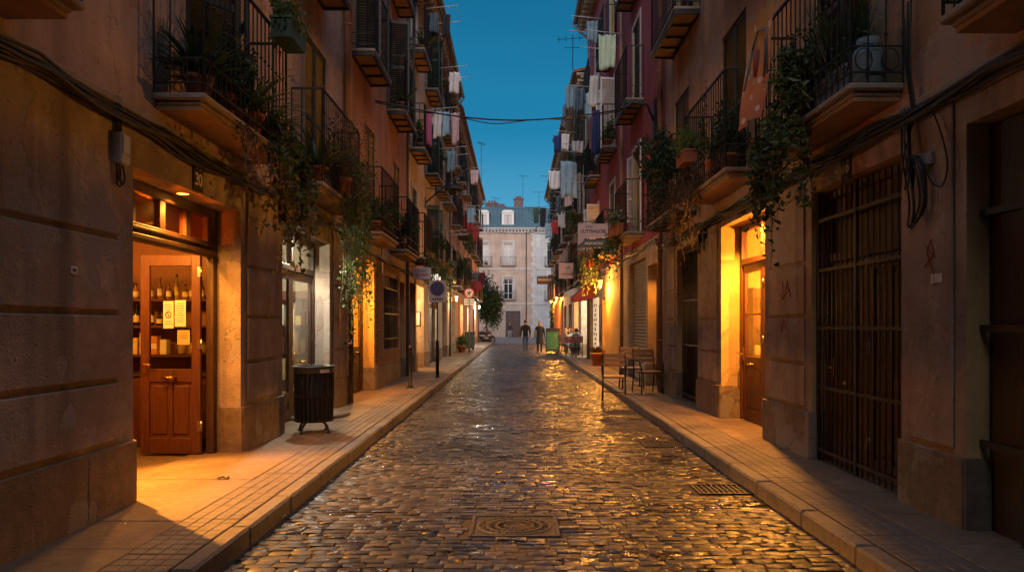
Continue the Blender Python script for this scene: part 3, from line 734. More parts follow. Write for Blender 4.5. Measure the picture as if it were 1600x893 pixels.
# second opening: closed glazed double door
def shopdoor(bld, s0, s1, zt, dpt, m, leaves=2, gz=.25, panes=1, tr=2.35, glass=None, knob=True, lower=1):
    """fixed frame with transom lights and closed glazed leaves"""
    sd = bld.side; f = MB(); a, c = -dpt + .10, -dpt + .01; t = .09
    for x0, x1, z0, z1 in ((s0 + .002, s0 + t, .12, zt - .002), (s1 - t, s1 - .002, .12, zt - .002), (s0 + t, s1 - t, zt - t, zt - .002), (s0 + t, s1 - t, tr, tr + .09)): fbox(f, sd, x0, x1, a, c, z0, z1, 0, .008)
    n = leaves; wd = (s1 - s0 - 2 * t) / n
    for i in range(1, n): fbox(f, sd, s0 + t + i * wd - .03, s0 + t + i * wd + .03, a - .005, c + .005, tr + .09, zt - t, 0, .005)
    fr = bld.part(f, 'door_frame', m); p = MB(); fbox(p, sd, s0 + t, s1 - t, -dpt + .05, -dpt + .045, tr + .08, zt - t + .01); p.build('transom_pane', glass or M_glass, fr)
    for i in range(n):
        lm = leaf_mesh(wd - .006, tr - .135, gz, panes, m, lower=lower)
        x = s0 + t + (i if sd > 0 else i + 1) * wd
        leaf(bld, lm, FP(sd, x, -dpt + .03, .13), frz(sd), wd - .006, tr - .135, gz, knob=knob and i == n - 1, g=glass)
    return fr
shopdoor(b, 9.35, 11.72, 2.90, .34, M_woodd, 2, .42, 1)
b.room(9.0, 12.0, -.35, -3.4, .10, 3.0, mat('shop_wall', (.5, .42, .3), .9, .1, 3)); b.front_in(9.0, 12.0, .1, 3.0, (9.35, 11.72, 0.0, 2.90), -.345, M_creamwall)
shopdoor(b, 1.2, 3.9, 2.83, .36, M_woodd, 2, .5)

# ---------------------------------------------------------------- left, terracotta building
b = Bld('townhouse', 'terracotta orange building with brick shopfront and barred window, behind the litter bin', -1, 12.81, 19.8, 13.2, M_terrawall, M_reveal, gmat=M_stone)
b.op(13.1, 15.4, 0, 2.90, .34); b.op(16.5, 18.35, .95, 2.72, .22); b.op(18.75, 19.55, 0, 2.7, .3)
for s, L in ((15.0, 2.0), (18.3, 2.0)):
    b.balc(s, Z1 - .12, L, knobs=False); b.french(s, Z1 + .01, 1.1, 2.3, .28, shut=M_shutb, open_=0)
for s, L in ((14.15, 1.8), (17.8, 1.7)):
    b.balc(s, Z2 + .02, L, style='framed'); b.french(s, Z2 + .15, 1.05, 2.25, .25, shut=M_shut, open_=80)
    b.balc(s, Z3, L, style='framed'); b.french(s, Z3 + .13, 1.05, 2.2, .25, shut=M_shut)
b.close(); b.downpipe(19.65, .12, .05)
shopdoor(b, 13.1, 15.4, 2.90, .34, M_woodd, 2, .95, 1, 2.3)
yl = mat('yellow_shop_wall', (.62, .42, .12), .85, .1, 3)
b.room(13.0, 15.5, -.35, -2.8, .10, 3.0, yl); b.front_in(13.0, 15.5, .1, 3.0, (13.1, 15.4, 0.0, 2.90), -.345, yl)
m = MB()                                        # brick courses round the barred window
rowz = .66
while rowz < 3.0:
    s = 15.6 + (.12 if int(rowz / .07) % 2 else 0)
    while s < 18.7:
        e = min(s + .23, 18.7)
        if not (16.42 < (s + e) / 2 < 18.43 and .9 < rowz < 2.78): fbox(m, -1, s + .005, e - .005, .002, .018 + random.uniform(0, .006), rowz + .004, rowz + .066)
        s += .24
    rowz += .07
b.part(m, 'brick_facing', M_brick)
m = MB(); fbox(m, -1, 16.5, 18.35, -.19, -.21, .95, 2.72); b.part(m, 'window', M_darkglass)
m = MB()
for i in range(9): s = 16.6 + i * .205; m.tube([FP(-1, s, .03, .96), FP(-1, s, .03, 2.7)], .009, 5)
for z in (1.2, 1.8, 2.4): fbox(m, -1, 16.5, 18.35, .022, .034, z, z + .03)
b.part(m, 'window_bars', M_iron); b.roller(16.5, 18.35, 2.45, 2.72, -.1, mat('rusty_shutter', (.3, .17, .08), .6, .2, 6))
m = MB(); fbox(m, -1, 18.77, 19.53, -.25, -.29, .1, 2.68, 0, .01); b.part(m, 'door', M_woodd)

# ---------------------------------------------------------------- left, cream building with the deep cornice
b = Bld('townhouse', 'cream plastered building with a deep brown cornice and laundry balconies, left row', -1, 19.81, 32.5, 12.0, M_creamwall, M_stone, eave=.62, gmat=M_greywall)
b.op(20.1, 21.5, 0, 2.8, .25); b.op(22.0, 23.7, 0, 2.8, .34); b.op(25.0, 27.9, 0, 2.9, .3); b.op(29.2, 31.6, 0, 2.8, .3)
for i, s in enumerate((21.4, 24.9, 27.9, 30.7)):
    for z in (Z1, Z2, Z3 - .15):
        b.balc(s, z, 1.75, style='framed', step=.13); b.french(s, z + .13, 1.0, 2.15, .22, shut=(M_shut, M_shutg, M_shutb)[i % 3], open_=(0, 95, 170)[i % 3], trim=M_endtrim)
b.close(); b.downpipe(32.3, .12, .05)
m = MB(); fbox(m, -1, 20.15, 21.45, -.15, -.2, .12, 2.75, 0, .01); b.part(m, 'door', mat('dark_red_paint', (.16, .025, .02), .5, .15, 6))
m = MB(); fbox(m, -1, 19.83, 20.09, .003, .03, .1, 3.1); fbox(m, -1, 21.51, 21.75, .003, .03, .1, 3.1); fbox(m, -1, 19.83, 21.75, .003, .04, 3.101, 3.3); b.part(m, 'shopfront', mat('dark_red_paint', (.16, .025, .02)))
b.room(21.9, 23.8, -.35, -2, .1, 2.95, yl); b.room(24.8, 28.1, -.31, -3, .1, 3.0, M_greywall)
shopdoor(b, 25.0, 27.9, 2.9, .3, M_pipeg, 3, .4, 1)
b.roller(29.2, 31.6, .12, 2.8, -.2, M_greypl)

# ---------------------------------------------------------------- left, farthest building
b = Bld('townhouse', 'long rose coloured building with many small balconies, farthest on the left row', -1, 32.51, 57.0, 11.6, M_rosewall, M_stone, eave=.55, gmat=M_rosewall, gz=3.1)
for s in (34, 39.2, 45.0, 50.5): b.op(s, s + 2.0, 0, 2.7, .3)
for i, s in enumerate((34.5, 38.2, 41.9, 45.6, 49.3, 53.0, 55.9)):
    for j, z in enumerate((3.3, 6.2, 9.0)):
        b.balc(s, z, 1.7 if i < 6 else 1.4, style='framed', step=.15); b.french(s, z + .13, 1.0, 2.05, .2, shut=(M_shut, M_shutb, M_shutg)[(i + j) % 3], open_=(0, 100, 170)[(i * 2 + j) % 3], trim=M_endtrim)
b.close(); b.downpipe(56.8, .12, .05)
orp = mat('orange_shop_paint', (.6, .16, .05), .7, .1, 4)
b.roller(34, 36, .12, 2.7, -.2, M_greypl); b.room(39.1, 41.3, -.31, -1.6, .1, 2.9, orp); b.room(44.9, 47.1, -.31, -2, .1, 2.9, M_creamwall)
m = MB(); fbox(m, -1, 50.5, 52.5, -.2, -.24, .12, 2.7); b.part(m, 'door', M_woodd)
m = MB(); fbox(m, -1, 38.0, 38.95, .003, .03, .1, 3.0); b.part(m, 'painted_panel', orp)

# ---------------------------------------------------------------- right, nearest building
b = Bld('townhouse', 'orange plastered building with iron grilles and vine balconies, nearest on the right', 1, -17, 14.8, 13.4, M_orangewall, M_reveal, gmat=M_stone)
RA = b
b.op(2.2, 4.92, 0, 2.95, .2); b.op(5.75, 7.5, 0, 2.95, .24); b.op(8.9, 10.8, 0, 3.05, .38); b.op(12.2, 13.75, 0, 3.0, .25)
for s, L in ((3.3, 2.4), (6.85, 2.3), (10.2, 2.2), (13.4, 2.3)):
    b.balc(s, Z1 - .02 if s < 9 else Z1 + .06, L, knobs=True, style='framed' if s > 13 else 'moulded'); b.french(s, Z1 + .16, 1.15, 2.35, .30, shut=M_shutb if s < 9 else M_shut, open_=0)
for s, L in ((6.6, 2.0), (9.4, 2.0), (13.05, 2.1)):
    b.balc(s, Z2 + .25, L, style='framed'); b.french(s, Z2 + .38, 1.1, 2.25, .25, shut=M_shutb)
    b.balc(s, Z3 + .4, L, style='framed'); b.french(s, Z3 + .53, 1.1, 2.2, .25, shut=M_shutb)
b.close()
b.panels(7.66, 8.72, zs); b.panels(10.96, 12.04, zs); b.panels(5.05, 5.6, [(.665, 3.15)]); b.panels(13.9, 14.6, zs)
mld = MB(); fbox(mld, 1, -17, 14.8, .002, .05, 3.24, 3.30, 0, .01); fbox(mld, 1, -17, 14.8, .002, .03, 3.16, 3.239, 0, .01); b.part(mld, 'string_course', M_slab)
m = MB(); fbox(m, 1, 2.2, 4.92, -.16, -.195, .1, 2.93); b.part(m, 'door', M_woodv)
m = MB(); 
for i in range(6): fbox(m, 1, 2.4 + i * .42, 2.42 + i * .42, -.1, -.12, .12, 2.9)
for z in (.7, 1.5, 2.3): fbox(m, 1, 2.2, 4.92, -.09, -.121, z, z + .05)
b.part(m, 'iron_grille', M_iron)
# barred entrance
fr = MB()
for s0, s1, z0, z1 in ((5.752, 5.83, .12, 2.94), (7.42, 7.498, .12, 2.94), (5.83, 7.42, 2.86, 2.94), (5.83, 7.42, 2.2, 2.29)): fbox(fr, 1, s0, s1, -.15, -.23, z0, z1, 0, .006)
fbox(fr, 1, 5.83, 7.42, -.21, -.228, 2.29, 2.86); b.part(fr, 'door_frame', M_woodd)
for k in range(2):
    lm = leaf_mesh(.79, 2.06, 2.06, 1, M_woodd, lower=2); leaf(b, lm, FP(1, 5.832 + k * .795, -.215, .13), R(90), .79, 2.06, 2.05, knob=(k == 1))
m = MB()
for i in range(17):
    s = 5.80 + i * .103; m.tube([FP(1, s, -.06, .14), FP(1, s, -.06, 2.9)], .0085, 5)
for z in (.22, .88, 1.5, 2.1, 2.62): fbox(m, 1, 5.76, 7.49, -.052, -.066, z, z + .035)
for s in (5.77, 6.62, 7.45): fbox(m, 1, s, s + .035, -.045, -.075, .13, 2.92)
b.part(m, 'iron_grille', mat('rusty_black_iron', (.04, .028, .022), .55, .35, 14, .2, 60, metal=.4))
# lit shop
shopdoor(b, 8.9, 10.8, 3.05, .38, M_wood, 2, .95, 2, 2.45)
b.room(8.7, 11.1, -.39, -3.0, .1, 3.1, mat('amber_shop_wall', (.55, .33, .12), .85, .15, 3)); b.front_in(8.7, 11.1, .1, 3.1, (8.9, 10.8, 0, 3.05), -.383, M_creamwall)
# dark gate
m = MB(); fbox(m, 1, 12.2, 13.75, -.2, -.24, .1, 2.98); b.part(m, 'door', M_woodv)
m = MB()
for i in range(13): s = 12.28 + i * .118; m.tube([FP(1, s, -.1, .14), FP(1, s, -.1, 2.9)], .009, 5)
for z in (.2, 1.15, 1.98, 2.9): fbox(m, 1, 12.22, 13.73, -.09, -.11, z, z + .04)
for i in range(6):
    for z in (2.1, 2.5):
        s = 12.4 + i * .236; m.tube([FP(1, s + .09 * math.cos(k * .524), -.1, z + .17 + .15 * math.sin(k * .524)) for k in range(12)], .008, 4, closed=True)
b.part(m, 'iron_gate', M_iron)

# ---------------------------------------------------------------- right, red building
b = Bld('townhouse', 'dark red plastered building with white shutters and a tall gutter pipe', 1, 14.81, 30.0, 14.3, M_redwall, M_reveal, eave=.6, gmat=M_stone, gz=3.55)
b.op(15.15, 16.8, 0, 2.95, .26); b.op(17.1, 19.5, 0, 3.2, .2); b.op(24.6, 25.6, 0, 2.5, .22); b.op(26.6, 29.6, 0, 2.7, .2)
for i, s in enumerate((18.3, 22.9, 27.2)):
    for j, z in enumerate((3.72, 7.0, 10.1)):
        b.balc(s, z, 2.0, style='moulded' if j == 0 else 'framed', step=.12)
        b.french(s, z + .13, 1.05, 2.25, .22, shut=M_shutw if (i + j) % 2 == 0 else M_shut, open_=(165, 0, 100)[(i + j) % 3], trim=M_endtrim)
b.close(); b.downpipe(14.95, .12, .055, M_pipe); b.downpipe(29.8, .12, .055); b.downpipe(20.4, .12, .05, M_pipe, False)
b.roller(17.1, 19.5, .12, 3.2, -.12, mat('grey_roller_shutter', (.22, .18, .15), .5, .25, 5, stain=.5))
m = MB(); fbox(m, 1, 15.17, 16.78, -.2, -.24, .1, 2.93); b.part(m, 'door', M_woodd)
lm = leaf_mesh(.98, 2.36, .9, 1, M_wood); leaf(b, lm, FP(1, 24.61, -.18, .13), R(90), .98, 2.36, .9, g=M_darkglass)
m = MB(); fbox(m, 1, 27.3, 28.9, -.02, -.16, .5, 2.62, 0, .01); b.part(m, 'lit_panel', mat('glowing_white_panel', (.75, .68, .55), .6, .1, 4, emit=(1, .78, .48), estr=.55))  # white panel door, its lit look put in as emission
m = MB()
for i in range(9):
    z = .8 + i * .19; m.tube([FP(1, 28.0 + .3 * math.sin(i * 2.1 + k * .9) + .12 * k - .3, -.013, z + .07 * math.sin(k * 2.3 + i)) for k in range(6)], .014, 4)
b.part(m, 'scribbled_mark', M_black)
m = MB(); fbox(m, 1, 26.62, 29.58, -.165, -.2, .1, 2.68); b.part(m, 'shop_back', M_woodd)
m = MB(); fbox(m, 1, 21.0, 24.3, .003, .05, .1, 3.0, 0, .01); b.part(m, 'shopfront', mat('yellow_ochre_plaster', (.52, .32, .11), .85, .2, 4, .3, 40, stain=.4))
m = MB(); fbox(m, 1, 25.75, 26.45, .003, .03, .9, 2.3, 0, .006); b.part(m, 'notice_frame', M_woodd)

# ---------------------------------------------------------------- right, farthest building
b = Bld('townhouse', 'long narrow windowed cream building with café lanterns, farthest on the right row', 1, 30.01, 60.0, 12.3, M_creamwall, M_stone, eave=.62, gmat=M_greywall)
RF = b
for s, e in ((31.0, 34.0), (35.5, 38.0), (39.5, 42.0), (44, 46), (49, 51), (54, 57)): b.op(s, e, 0, 2.75, .3)
for i, s in enumerate((32.2, 36.1, 40.0, 43.9, 47.8, 51.7, 55.6, 58.7)):
    for j, z in enumerate((3.4, 6.4, 9.3)):
        b.balc(s, z, 1.8 if i < 7 else 1.5, style='framed', step=.15); b.french(s, z + .13, 1.0, 2.15, .2, shut=(M_shut, M_shutb, M_shut)[(i + j) % 3], open_=(0, 100, 165)[(i + 2 * j) % 3], trim=M_endtrim)
b.close(); b.downpipe(59.8, .12, .05)
b.room(30.8, 34.2, -.31, -2.5, .1, 2.95, M_creamwall); b.room(35.3, 38.2, -.31, -2.5, .1, 2.95, yl)
b.roller(39.5, 42, .12, 2.75, -.2, M_greypl)
for s, e in ((44, 46), (49, 51), (54, 57)):
    m = MB(); fbox(m, 1, s, e, -.22, -.26, .1, 2.73); b.part(m, 'door', M_woodd)
for i in range(9): m = MB(); s = 47 + i * 1.25; fbox(m, 1, s, s + .22, .003, .10, .1, 3.2, 0, .02); b.part(m, 'pilaster', mat('orange_pilaster', (.45, .17, .06), .7, .15, 5))

# ---------------------------------------------------------------- the block closing the view
EB = thing('apartment_building', 'pale pink corner building with teal mansard roof and dormers, closing the street', 'building', (0, 92, 0))
def face(org, ang, s0, s1, cols, zs_w, door=None, wm=M_endwall):
    ca, sa = math.cos(R(ang)), math.sin(R(ang))
    def fp(s, d, z): return (org[0] + s * ca + d * sa, org[1] + s * sa - d * ca, z)
    ops = []
    for c in cols:
        for (z, h) in zs_w: ops.append((c - .55, c + .55, z, z + h, .25))
    if door: ops.append((door - .95, door + .95, 0, 3.35, .35))
    mb = MB(); wall_sheet(mb, fp, s0, s1, 0, 13.2, ops, 0, 0)
    o = mb.build('wall', [wm, M_endtrim], EB, Vector((0, -92, 0)))
    for c in cols:
        for (z, h) in zs_w:
            wo = window(EB, 1, 0, 0, 1.1, h, .0, M_frame); wo.location = Vector(fp(c, -.24, z)) - Vector((0, 92, 0)); wo.rotation_euler.z = R(180 + ang)
            t = MB()
            t.box(-.78, -.56, .242, .29, -.05, h + .25, 0, .01); t.box(.56, .78, .242, .29, -.05, h + .25, 0, .01); t.box(-.85, .85, .242, .33, h + .251, h + .46, 0, .01); t.build('window_trim', M_endtrim, wo)
            if z > 3:
                cu = MB(); cu.box(-.5, -.12, .01, .014, .05, h - .08); cu.box(.16, .5, .01, .014, .05, h - .08)
                if (c + z) % 2 < 1.2: cu.build('curtain', mat('pale_curtain', (.24, .23, .21), .9, .1, 9), wo)
                L = 2.0; q = balcony(EB, 1, 0, 0, L, .4, 'moulded', 1.05, .13); q.location = Vector(fp(c, 0, z - .14)) - Vector((0, 92, 0)); q.rotation_euler.z = R(180 + ang)
    return fp
ZW = [(4.75, 2.5), (9.0, 2.6)]
f1 = face((0, 88), 0, -13, 2.45, (-11.2, -7.6, -4.0, -.95), ZW, -.35)
f2 = face((2.45, 88), 24, 0, 9, (2.2, 5.8), ZW, wm=mat('pale_blue_grey_stone', (.46, .44, .42), .9, .12, 1.2, .25, 14, stain=.35, streak=.3))
off = Vector((0, -92, 0))
m = MB()
for fp, s0, s1 in ((f1, -13, 2.45), (f2, 0, 9)):
    for d, z0, z1 in ((.08, 4.05, 4.3), (.06, 8.45, 8.62), (.2, 13.0, 13.15), (.35, 13.35, 13.5), (.5, 13.5, 13.62)):
        vs = [fp(s0, 0.002, z0), fp(s1, .002, z0), fp(s1, d, z0), fp(s0, d, z0), fp(s0, .002, z1), fp(s1, .002, z1), fp(s1, d, z1), fp(s0, d, z1)]
        m.add(vs, [(0, 1, 2, 3), (4, 5, 6, 7), (0, 1, 5, 4), (1, 2, 6, 5), (2, 3, 7, 6), (3, 0, 4, 7)])
    s = s0 + .2
    while s < s1 - .2:
        vs = [fp(s, 0.002, 13.15), fp(s + .2, .002, 13.15), fp(s + .2, .3, 13.15), fp(s, .3, 13.15), fp(s, .002, 13.35), fp(s + .2, .002, 13.35), fp(s + .2, .3, 13.35), fp(s, .3, 13.35)]
        m.add(vs, [(0, 1, 2, 3), (4, 5, 6, 7), (0, 1, 5, 4), (1, 2, 6, 5), (2, 3, 7, 6), (3, 0, 4, 7)]); s += .42
m.build('cornice', M_endtrim, EB, off)
m = MB()
for i in range(20):                             # quoins on the corner
    z = .3 + i * .65; w_ = .55 if i % 2 else .35
    m.box(2.45 - w_, 2.449, 87.96, 87.998, z, z + .6, 0, .01)
m.build('quoin', M_endtrim, EB, off)
for x0, x1 in ((-7.5, -1.35), (.65, 1.85)):
    m = MB()
    for i in range(7): z = .1 + i * .56; m.box(x0, x1, 87.96, 87.998, z, z + .53, 0, .015)            # stone courses round the street door
    m.build('stone_course', M_endwall, EB, off)
m = MB(); m.box(-1.28, .58, 88.3, 88.34, 0, 3.3); m.box(-.38, -.32, 88.26, 88.3, 0, 3.3)
for x in (-1.1, -.2):
    for z in (.3, 1.8): m.box(x, x + .65, 88.26, 88.3, z, z + 1.2, 0, .03)
m.build('door', M_woodd, EB, off)
r = MB()
def P(fp, s, d, z): return fp(s, d, z)
a0 = f1(-13, .5, 13.63); a1 = f1(2.5, .5, 13.63); b0 = f1(-13, -2.6, 16.7); b1 = f1(1.9, -2.6, 16.7); c1 = f2(9, .5, 13.63); d1 = f2(9, -2.6, 16.7); c0 = (-13, 99, 13.63); e0 = (-13, 97, 17.5); e1 = (9, 99, 17.5)
r.quad(a0, a1, b1, b0); r.quad(a1, c1, d1, b1); r.add([b0, b1, d1, e1, e0], [(0, 1, 2, 3, 4)]); r.add([a0, b0, e0, c0], [(0, 1, 2, 3)]); r.quad(e0, e1, (9, 102, 10), (-13, 102, 10)); r.quad(c1, d1, e1, (10.5, 99, 13.63))
for i in range(38):
    s = -12.8 + i * .4; r.tube([f1(s, .5, 13.65), f1(s, -2.6, 16.73)], .03, 4)
for i in range(22):
    s = .2 + i * .4; r.tube([f2(s, .5, 13.65), f2(s, -2.6, 16.73)], .03, 4)
r.build('roof', M_zinc, EB, off)
m = MB(); m.quad((-13, 88, 0), (-13, 99, 0), (-13, 99, 14), (-13, 88, 14)); m.quad(f2(9, 0, 0), f2(9, -8, 0), f2(9, -8, 14), f2(9, 0, 14)); m.build('side_wall', M_endwall, EB, off)
for x in (-7.4, -4.1, -1.0):                    # dormers
    m = MB(); m.box(x - .75, x - .5, 87.9, 88.1, 13.9, 15.55); m.box(x + .5, x + .75, 87.9, 88.1, 13.9, 15.55); m.box(x - .5, x + .5, 87.9, 88.1, 15.3, 15.55); m.box(x - .5, x + .5, 87.9, 88.1, 13.9, 14.1)
    m.prism([(x - .85, 15.551), (x + .85, 15.551), (x + .5, 15.85), (x - .5, 15.85)], 87.8, 90.2)
    d = m.build('dormer', M_frame, EB, off)
    s = MB(); s.box(x - .73, x + .73, 88.11, 90.5, 13.9, 15.54); s.build('dormer_cheek', M_zinc, d)
    p = MB(); p.box(x - .5, x - .03, 88.0, 88.02, 14.1, 15.3); p.box(x + .03, x + .5, 88.0, 88.02, 14.1, 15.3); p.build('pane', M_darkglass, d)
for x, y, h, wd in ((-4.9, 91, 1.2, .5), (-3.2, 93, .7, .8), (-1.9, 93.2, .3, .6), (.35, 92, 1.1, .6)):
    m = MB(); z = 16.2; m.box(x - wd, x + wd, y, y + .8, z, z + h + .6, 0, .02); m.box(x - wd - .08, x + wd + .08, y - .08, y + .88, z + h + .6, z + h + .75, 0, .02)
    for k in (-.45, 0, .45): m.lathe([(.14, 0), (.12, .35)], 8, (x + k * wd, y + .4, z + h + .75))
    m.build('chimney', mat('chimney_brick', (.13, .075, .065), .9, .3, 5), EB, off)
m = MB(); m.tube([(1.3, 87.9, .1), (1.3, 87.9, 13)], .06, 6); m.build('downpipe', M_iron, EB, off)
# unseen block added behind the viewer to keep low sun off the near street
b = thing('townhouse', 'unseen ochre block added behind the viewer to shade the near street', 'building', (0, -22, 0))
m = MB(); m.box(-14, 14, -5, 1.5, 0, 14); m.build('wall', M_pinkwall, b)
m = MB(); m.prism([(-14.5, 14.01), (14.5, 14.01), (14.5, 14.4), (-14.5, 14.4)], -5.5, 2); m.build('roof', M_rooft, b)
# ================================================================== lamps
def recessed(side, s, d, z, label, power, color, light=True, spot=150):
    t = thing('recessed_lamp', label, 'lamp', FP(side, s, d, z))
    r = MB(); r.lathe([(.055, 0), (.055, -.008), (.075, -.012), (.085, 0)], 20, cap=False); r.build('ring', M_brass, t)
    l = MB(); l.lathe([(0, -.004), (.056, -.004)], 20, cap=False); l.build('lens', mat('lit_lens_' + name_of(color), (1, .8, .5), .5, .02, emit=color, estr=14), t)
    point_light('lamp_light', (0, 0, -.06), power, color, .05, t, 'SPOT', spot, (0, 0, 0), .5)
_cn = {}
def name_of(c):
    return _cn.setdefault(c, ('amber', 'warm', 'neutral', 'white')[min(3, len(_cn))])
recessed(-1, 6.85, -.14, 2.826, 'round recessed lamp in the soffit over the open bar door', 75, AMBER)
recessed(-1, 10.7, -.15, 2.896, 'white recessed lamp in the soffit over the double shop door behind the bin', 110, NEUT)
recessed(-1, 14.4, -.15, 2.896, 'amber recessed lamp over the doorway beyond the hanging creeper', 230, AMBER)
recessed(1, 9.75, -.17, 3.046, 'amber recessed lamp over the lit shop door on the right', 420, AMBER)
recessed(1, 15.95, -.1, 2.946, 'small lamp over the recessed door beside the roller shutter', 50, AMBER)
def pendant(loc, label, power, color, drop=.35):
    t = thing('pendant_lamp', label, 'lamp', loc)
    c = MB(); c.tube([(0, 0, drop), (0, 0, .09)], .006, 5); c.build('cord', M_black, t)
    s = MB(); s.lathe([(.02, .09), (.05, .07), (.11, .0), (.105, -.01), (.045, .06)], 16, cap=False); s.build('shade', M_iron, t)
    u = MB(); u.lathe([(0, -.055), (.03, -.04), (.036, -.012), (.02, .03), (0, .04)], 12, cap=False); u.build('bulb', mat('lit_lens_' + name_of(color), (1, .8, .5), .5, .02, emit=color, estr=14), t)
    point_light('lamp_light', (0, 0, -.075), power, color, .035, t)
def spotlamp(loc, target, cone, label, power, color):
    t = thing('spotlight', label, 'lamp', loc); dv = (Vector(target) - Vector(loc)).normalized(); q = dv.to_track_quat('-Z', 'Y').to_euler()
    m = MB(); m.lathe([(.0, .06), (.045, .05), (.05, -.06), (.044, -.06), (.04, .03), (0, .04)], 14, cap=False); o = m.build('lamp_body', M_black, t); o.rotation_euler = q
    m = MB(); m.tube([(0, 0, .05), (0, 0, .22)], .01, 5); m.lathe([(.04, .2), (.04, .23)], 10); m.build('bracket', M_black, t)
    m = MB(); m.lathe([(0, -.03), (.04, -.03)], 14, cap=False); o = m.build('lens', mat('lit_lens_' + name_of(color), (1, .8, .5), .5, .02, emit=color, estr=14), t); o.rotation_euler = q
    point_light('lamp_light', tuple(dv * .07), power, color, .03, t, 'SPOT', cone, q, .5)
pendant((-4.9, 6.45, 2.62), 'pendant lamp inside the open bar on the left', 110, AMBER)
spotlamp((-4.5, 7.0, 2.74), (-2.1, 5.8, 0), 76, 'black spotlight on the bar ceiling aimed out through the open door', 1150, AMBER)
pendant((-3.56, 6.98, 2.56), 'pendant lamp in the bar nearer the street corner of the doorway', 75, AMBER, .3)
pendant((-4.3, 10.5, 2.55), 'pendant lamp inside the shop behind the bin', 75, NEUT)
pendant((-4.1, 14.2, 2.55), 'pendant lamp inside the yellow shop', 260, AMBER)
pendant((4.25, 9.8, 2.6), 'pendant lamp inside the lit shop on the right', 330, AMBER)
pendant((-3.9, 22.8, 2.5), 'pendant lamp in the yellow doorway past the dark red shopfront', 150, WARM)
pendant((-4.2, 26.4, 2.5), 'pendant lamp in the white lit shop past the round sign', 190, NEUT)
pendant((-3.9, 40.2, 2.5), 'pendant lamp in the orange painted shop', 170, WARM)
pendant((-3.9, 46.0, 2.5), 'pendant lamp in the cream shop by the tree', 200, NEUT)
pendant((4.3, 32.5, 2.5), 'pendant lamp in the white shop behind the awning', 260, NEUT)
pendant((4.3, 36.7, 2.5), 'pendant lamp in the yellow shop beside the café tables', 260, WARM)
def lantern(side, s, z, label, power, color, d=.32):
    t = thing('wall_lantern', label, 'wall lamp', FP(side, s, 0, z), frz(side))
    a = MB(); a.box(-.04, .04, .002, .02, -.12, .12, 0, .004); a.tube([(0, .02, .05), (0, d * .5, .17), (0, d, .12), (0, d, .07)], .011, 6); a.tube([(0, .02, -.08), (0, d * .45, .03), (0, d * .6, .14)], .008, 5); a.build('bracket', M_iron, t)
    c = MB(); c.lathe([(0, .09), (.03, .07), (.10, .02), (.105, .005), (.08, .0)], 6, (0, d, 0), cap=False); c.lathe([(.045, -.23), (.045, -.245), (0, -.27)], 6, (0, d, 0))
    for k in range(6):
        q = k * math.pi / 3; c.tube([(.085 * math.cos(q), d + .085 * math.sin(q), 0), (.05 * math.cos(q), d + .05 * math.sin(q), -.235)], .005, 4)
    c.build('cage', M_iron, t)
    g = MB(); g.lathe([(.042, -.228), (.08, -.004)], 6, (0, d, 0), smooth=False); g.build('lantern_glass', mat('lit_lantern_' + name_of(color), (1, .8, .5), .5, .02, emit=color, estr=9), t)
    point_light('lamp_light', (0, d, -.33), power, color, .07, t)
lantern(1, 23.6, 3.05, 'glowing wall lantern above the yellow shopfront, beside the red awning', 260, AMBER)
lantern(1, 48.5, 3.5, 'glowing wall lantern on the orange pilasters, nearer of the two by the dark sign', 420, AMBER)
lantern(1, 56.5, 3.6, 'glowing wall lantern at the far street end, beyond the dark sign', 420, AMBER)
lantern(-1, 33.0, 2.9, 'small lit wall lantern beside the grey roller shutter on the left', 60, WARM)
lantern(-1, 53.5, 3.0, 'small lit wall lantern near the far left corner above the motorcycles', 130, NEUT)

# unlit street lamp on a long arm
t = thing('street_lamp', 'unlit green black street lantern hanging from a long wall arm on the left', 'street lamp', FP(-1, 24, 0, 5.7), frz(-1))
m = MB(); m.tube([(0, .01, .0), (0, .75, .62), (0, 1.45, 1.15)], .028, 6); m.tube([(0, .01, .5), (0, .5, .46)], .015, 5); m.box(-.06, .06, .002, .03, -.2, .2); m.tube([(0, .98, .76), (0, .98, .60)], .012, 5)
m.tube([(0, .98 + .16 * math.cos(a * .5), .72 + .12 * math.sin(a * .5)) for a in range(13)], .012, 5); m.build('arm', M_irong, t)
m = MB(); m.lathe([(.04, .64), (.07, .58), (.30, .50), (.33, .44), (.31, .43)], 16, (0, .98, 0), cap=False); m.build('hood', M_irong, t)
m = MB(); m.lathe([(.0, .25), (.10, .28), (.18, .36), (.2, .44)], 16, (0, .98, 0), cap=False); m.build('lamp_bowl', M_darkglass, t)

# ================================================================== cables
def cable(pts, r, jit=.02, n=6, strands=1, seed=0):
    rr = random.Random(seed); mb = MB(); P_ = [Vector(p) for p in pts]
    for k in range(strands):
        out_ = []; of = Vector((rr.uniform(-1, 1), 0, rr.uniform(-1, 1))) * jit; ph = rr.random() * 6
        for i in range(len(P_) - 1):
            a, c = P_[i], P_[i + 1]; sub = max(2, int((c - a).length / .25))
            for j in range(sub + (1 if i == len(P_) - 2 else 0)):
                u = j / sub; p = a.lerp(c, u); sag = .05 * min(1, (c - a).length / 2) * math.sin(math.pi * u)
                out_.append(p + of + Vector((rr.uniform(-1, 1) * jit * .2, 0, -sag + jit * .7 * math.sin(ph + (p.y + p.z) * 2.1 + k))))
        mb.tube(out_, r * rr.uniform(.7, 1.25), 5)
    return mb
def wallrun(side, s0, s1, z, dz=0.0, d=.06, step=1.5):
    out_ = []; s = s0
    while s < s1: out_.append(FP(side, s, d, z + random.uniform(-.03, .03))); s += step
    out_.append(FP(side, s1, d, z + dz)); return out_
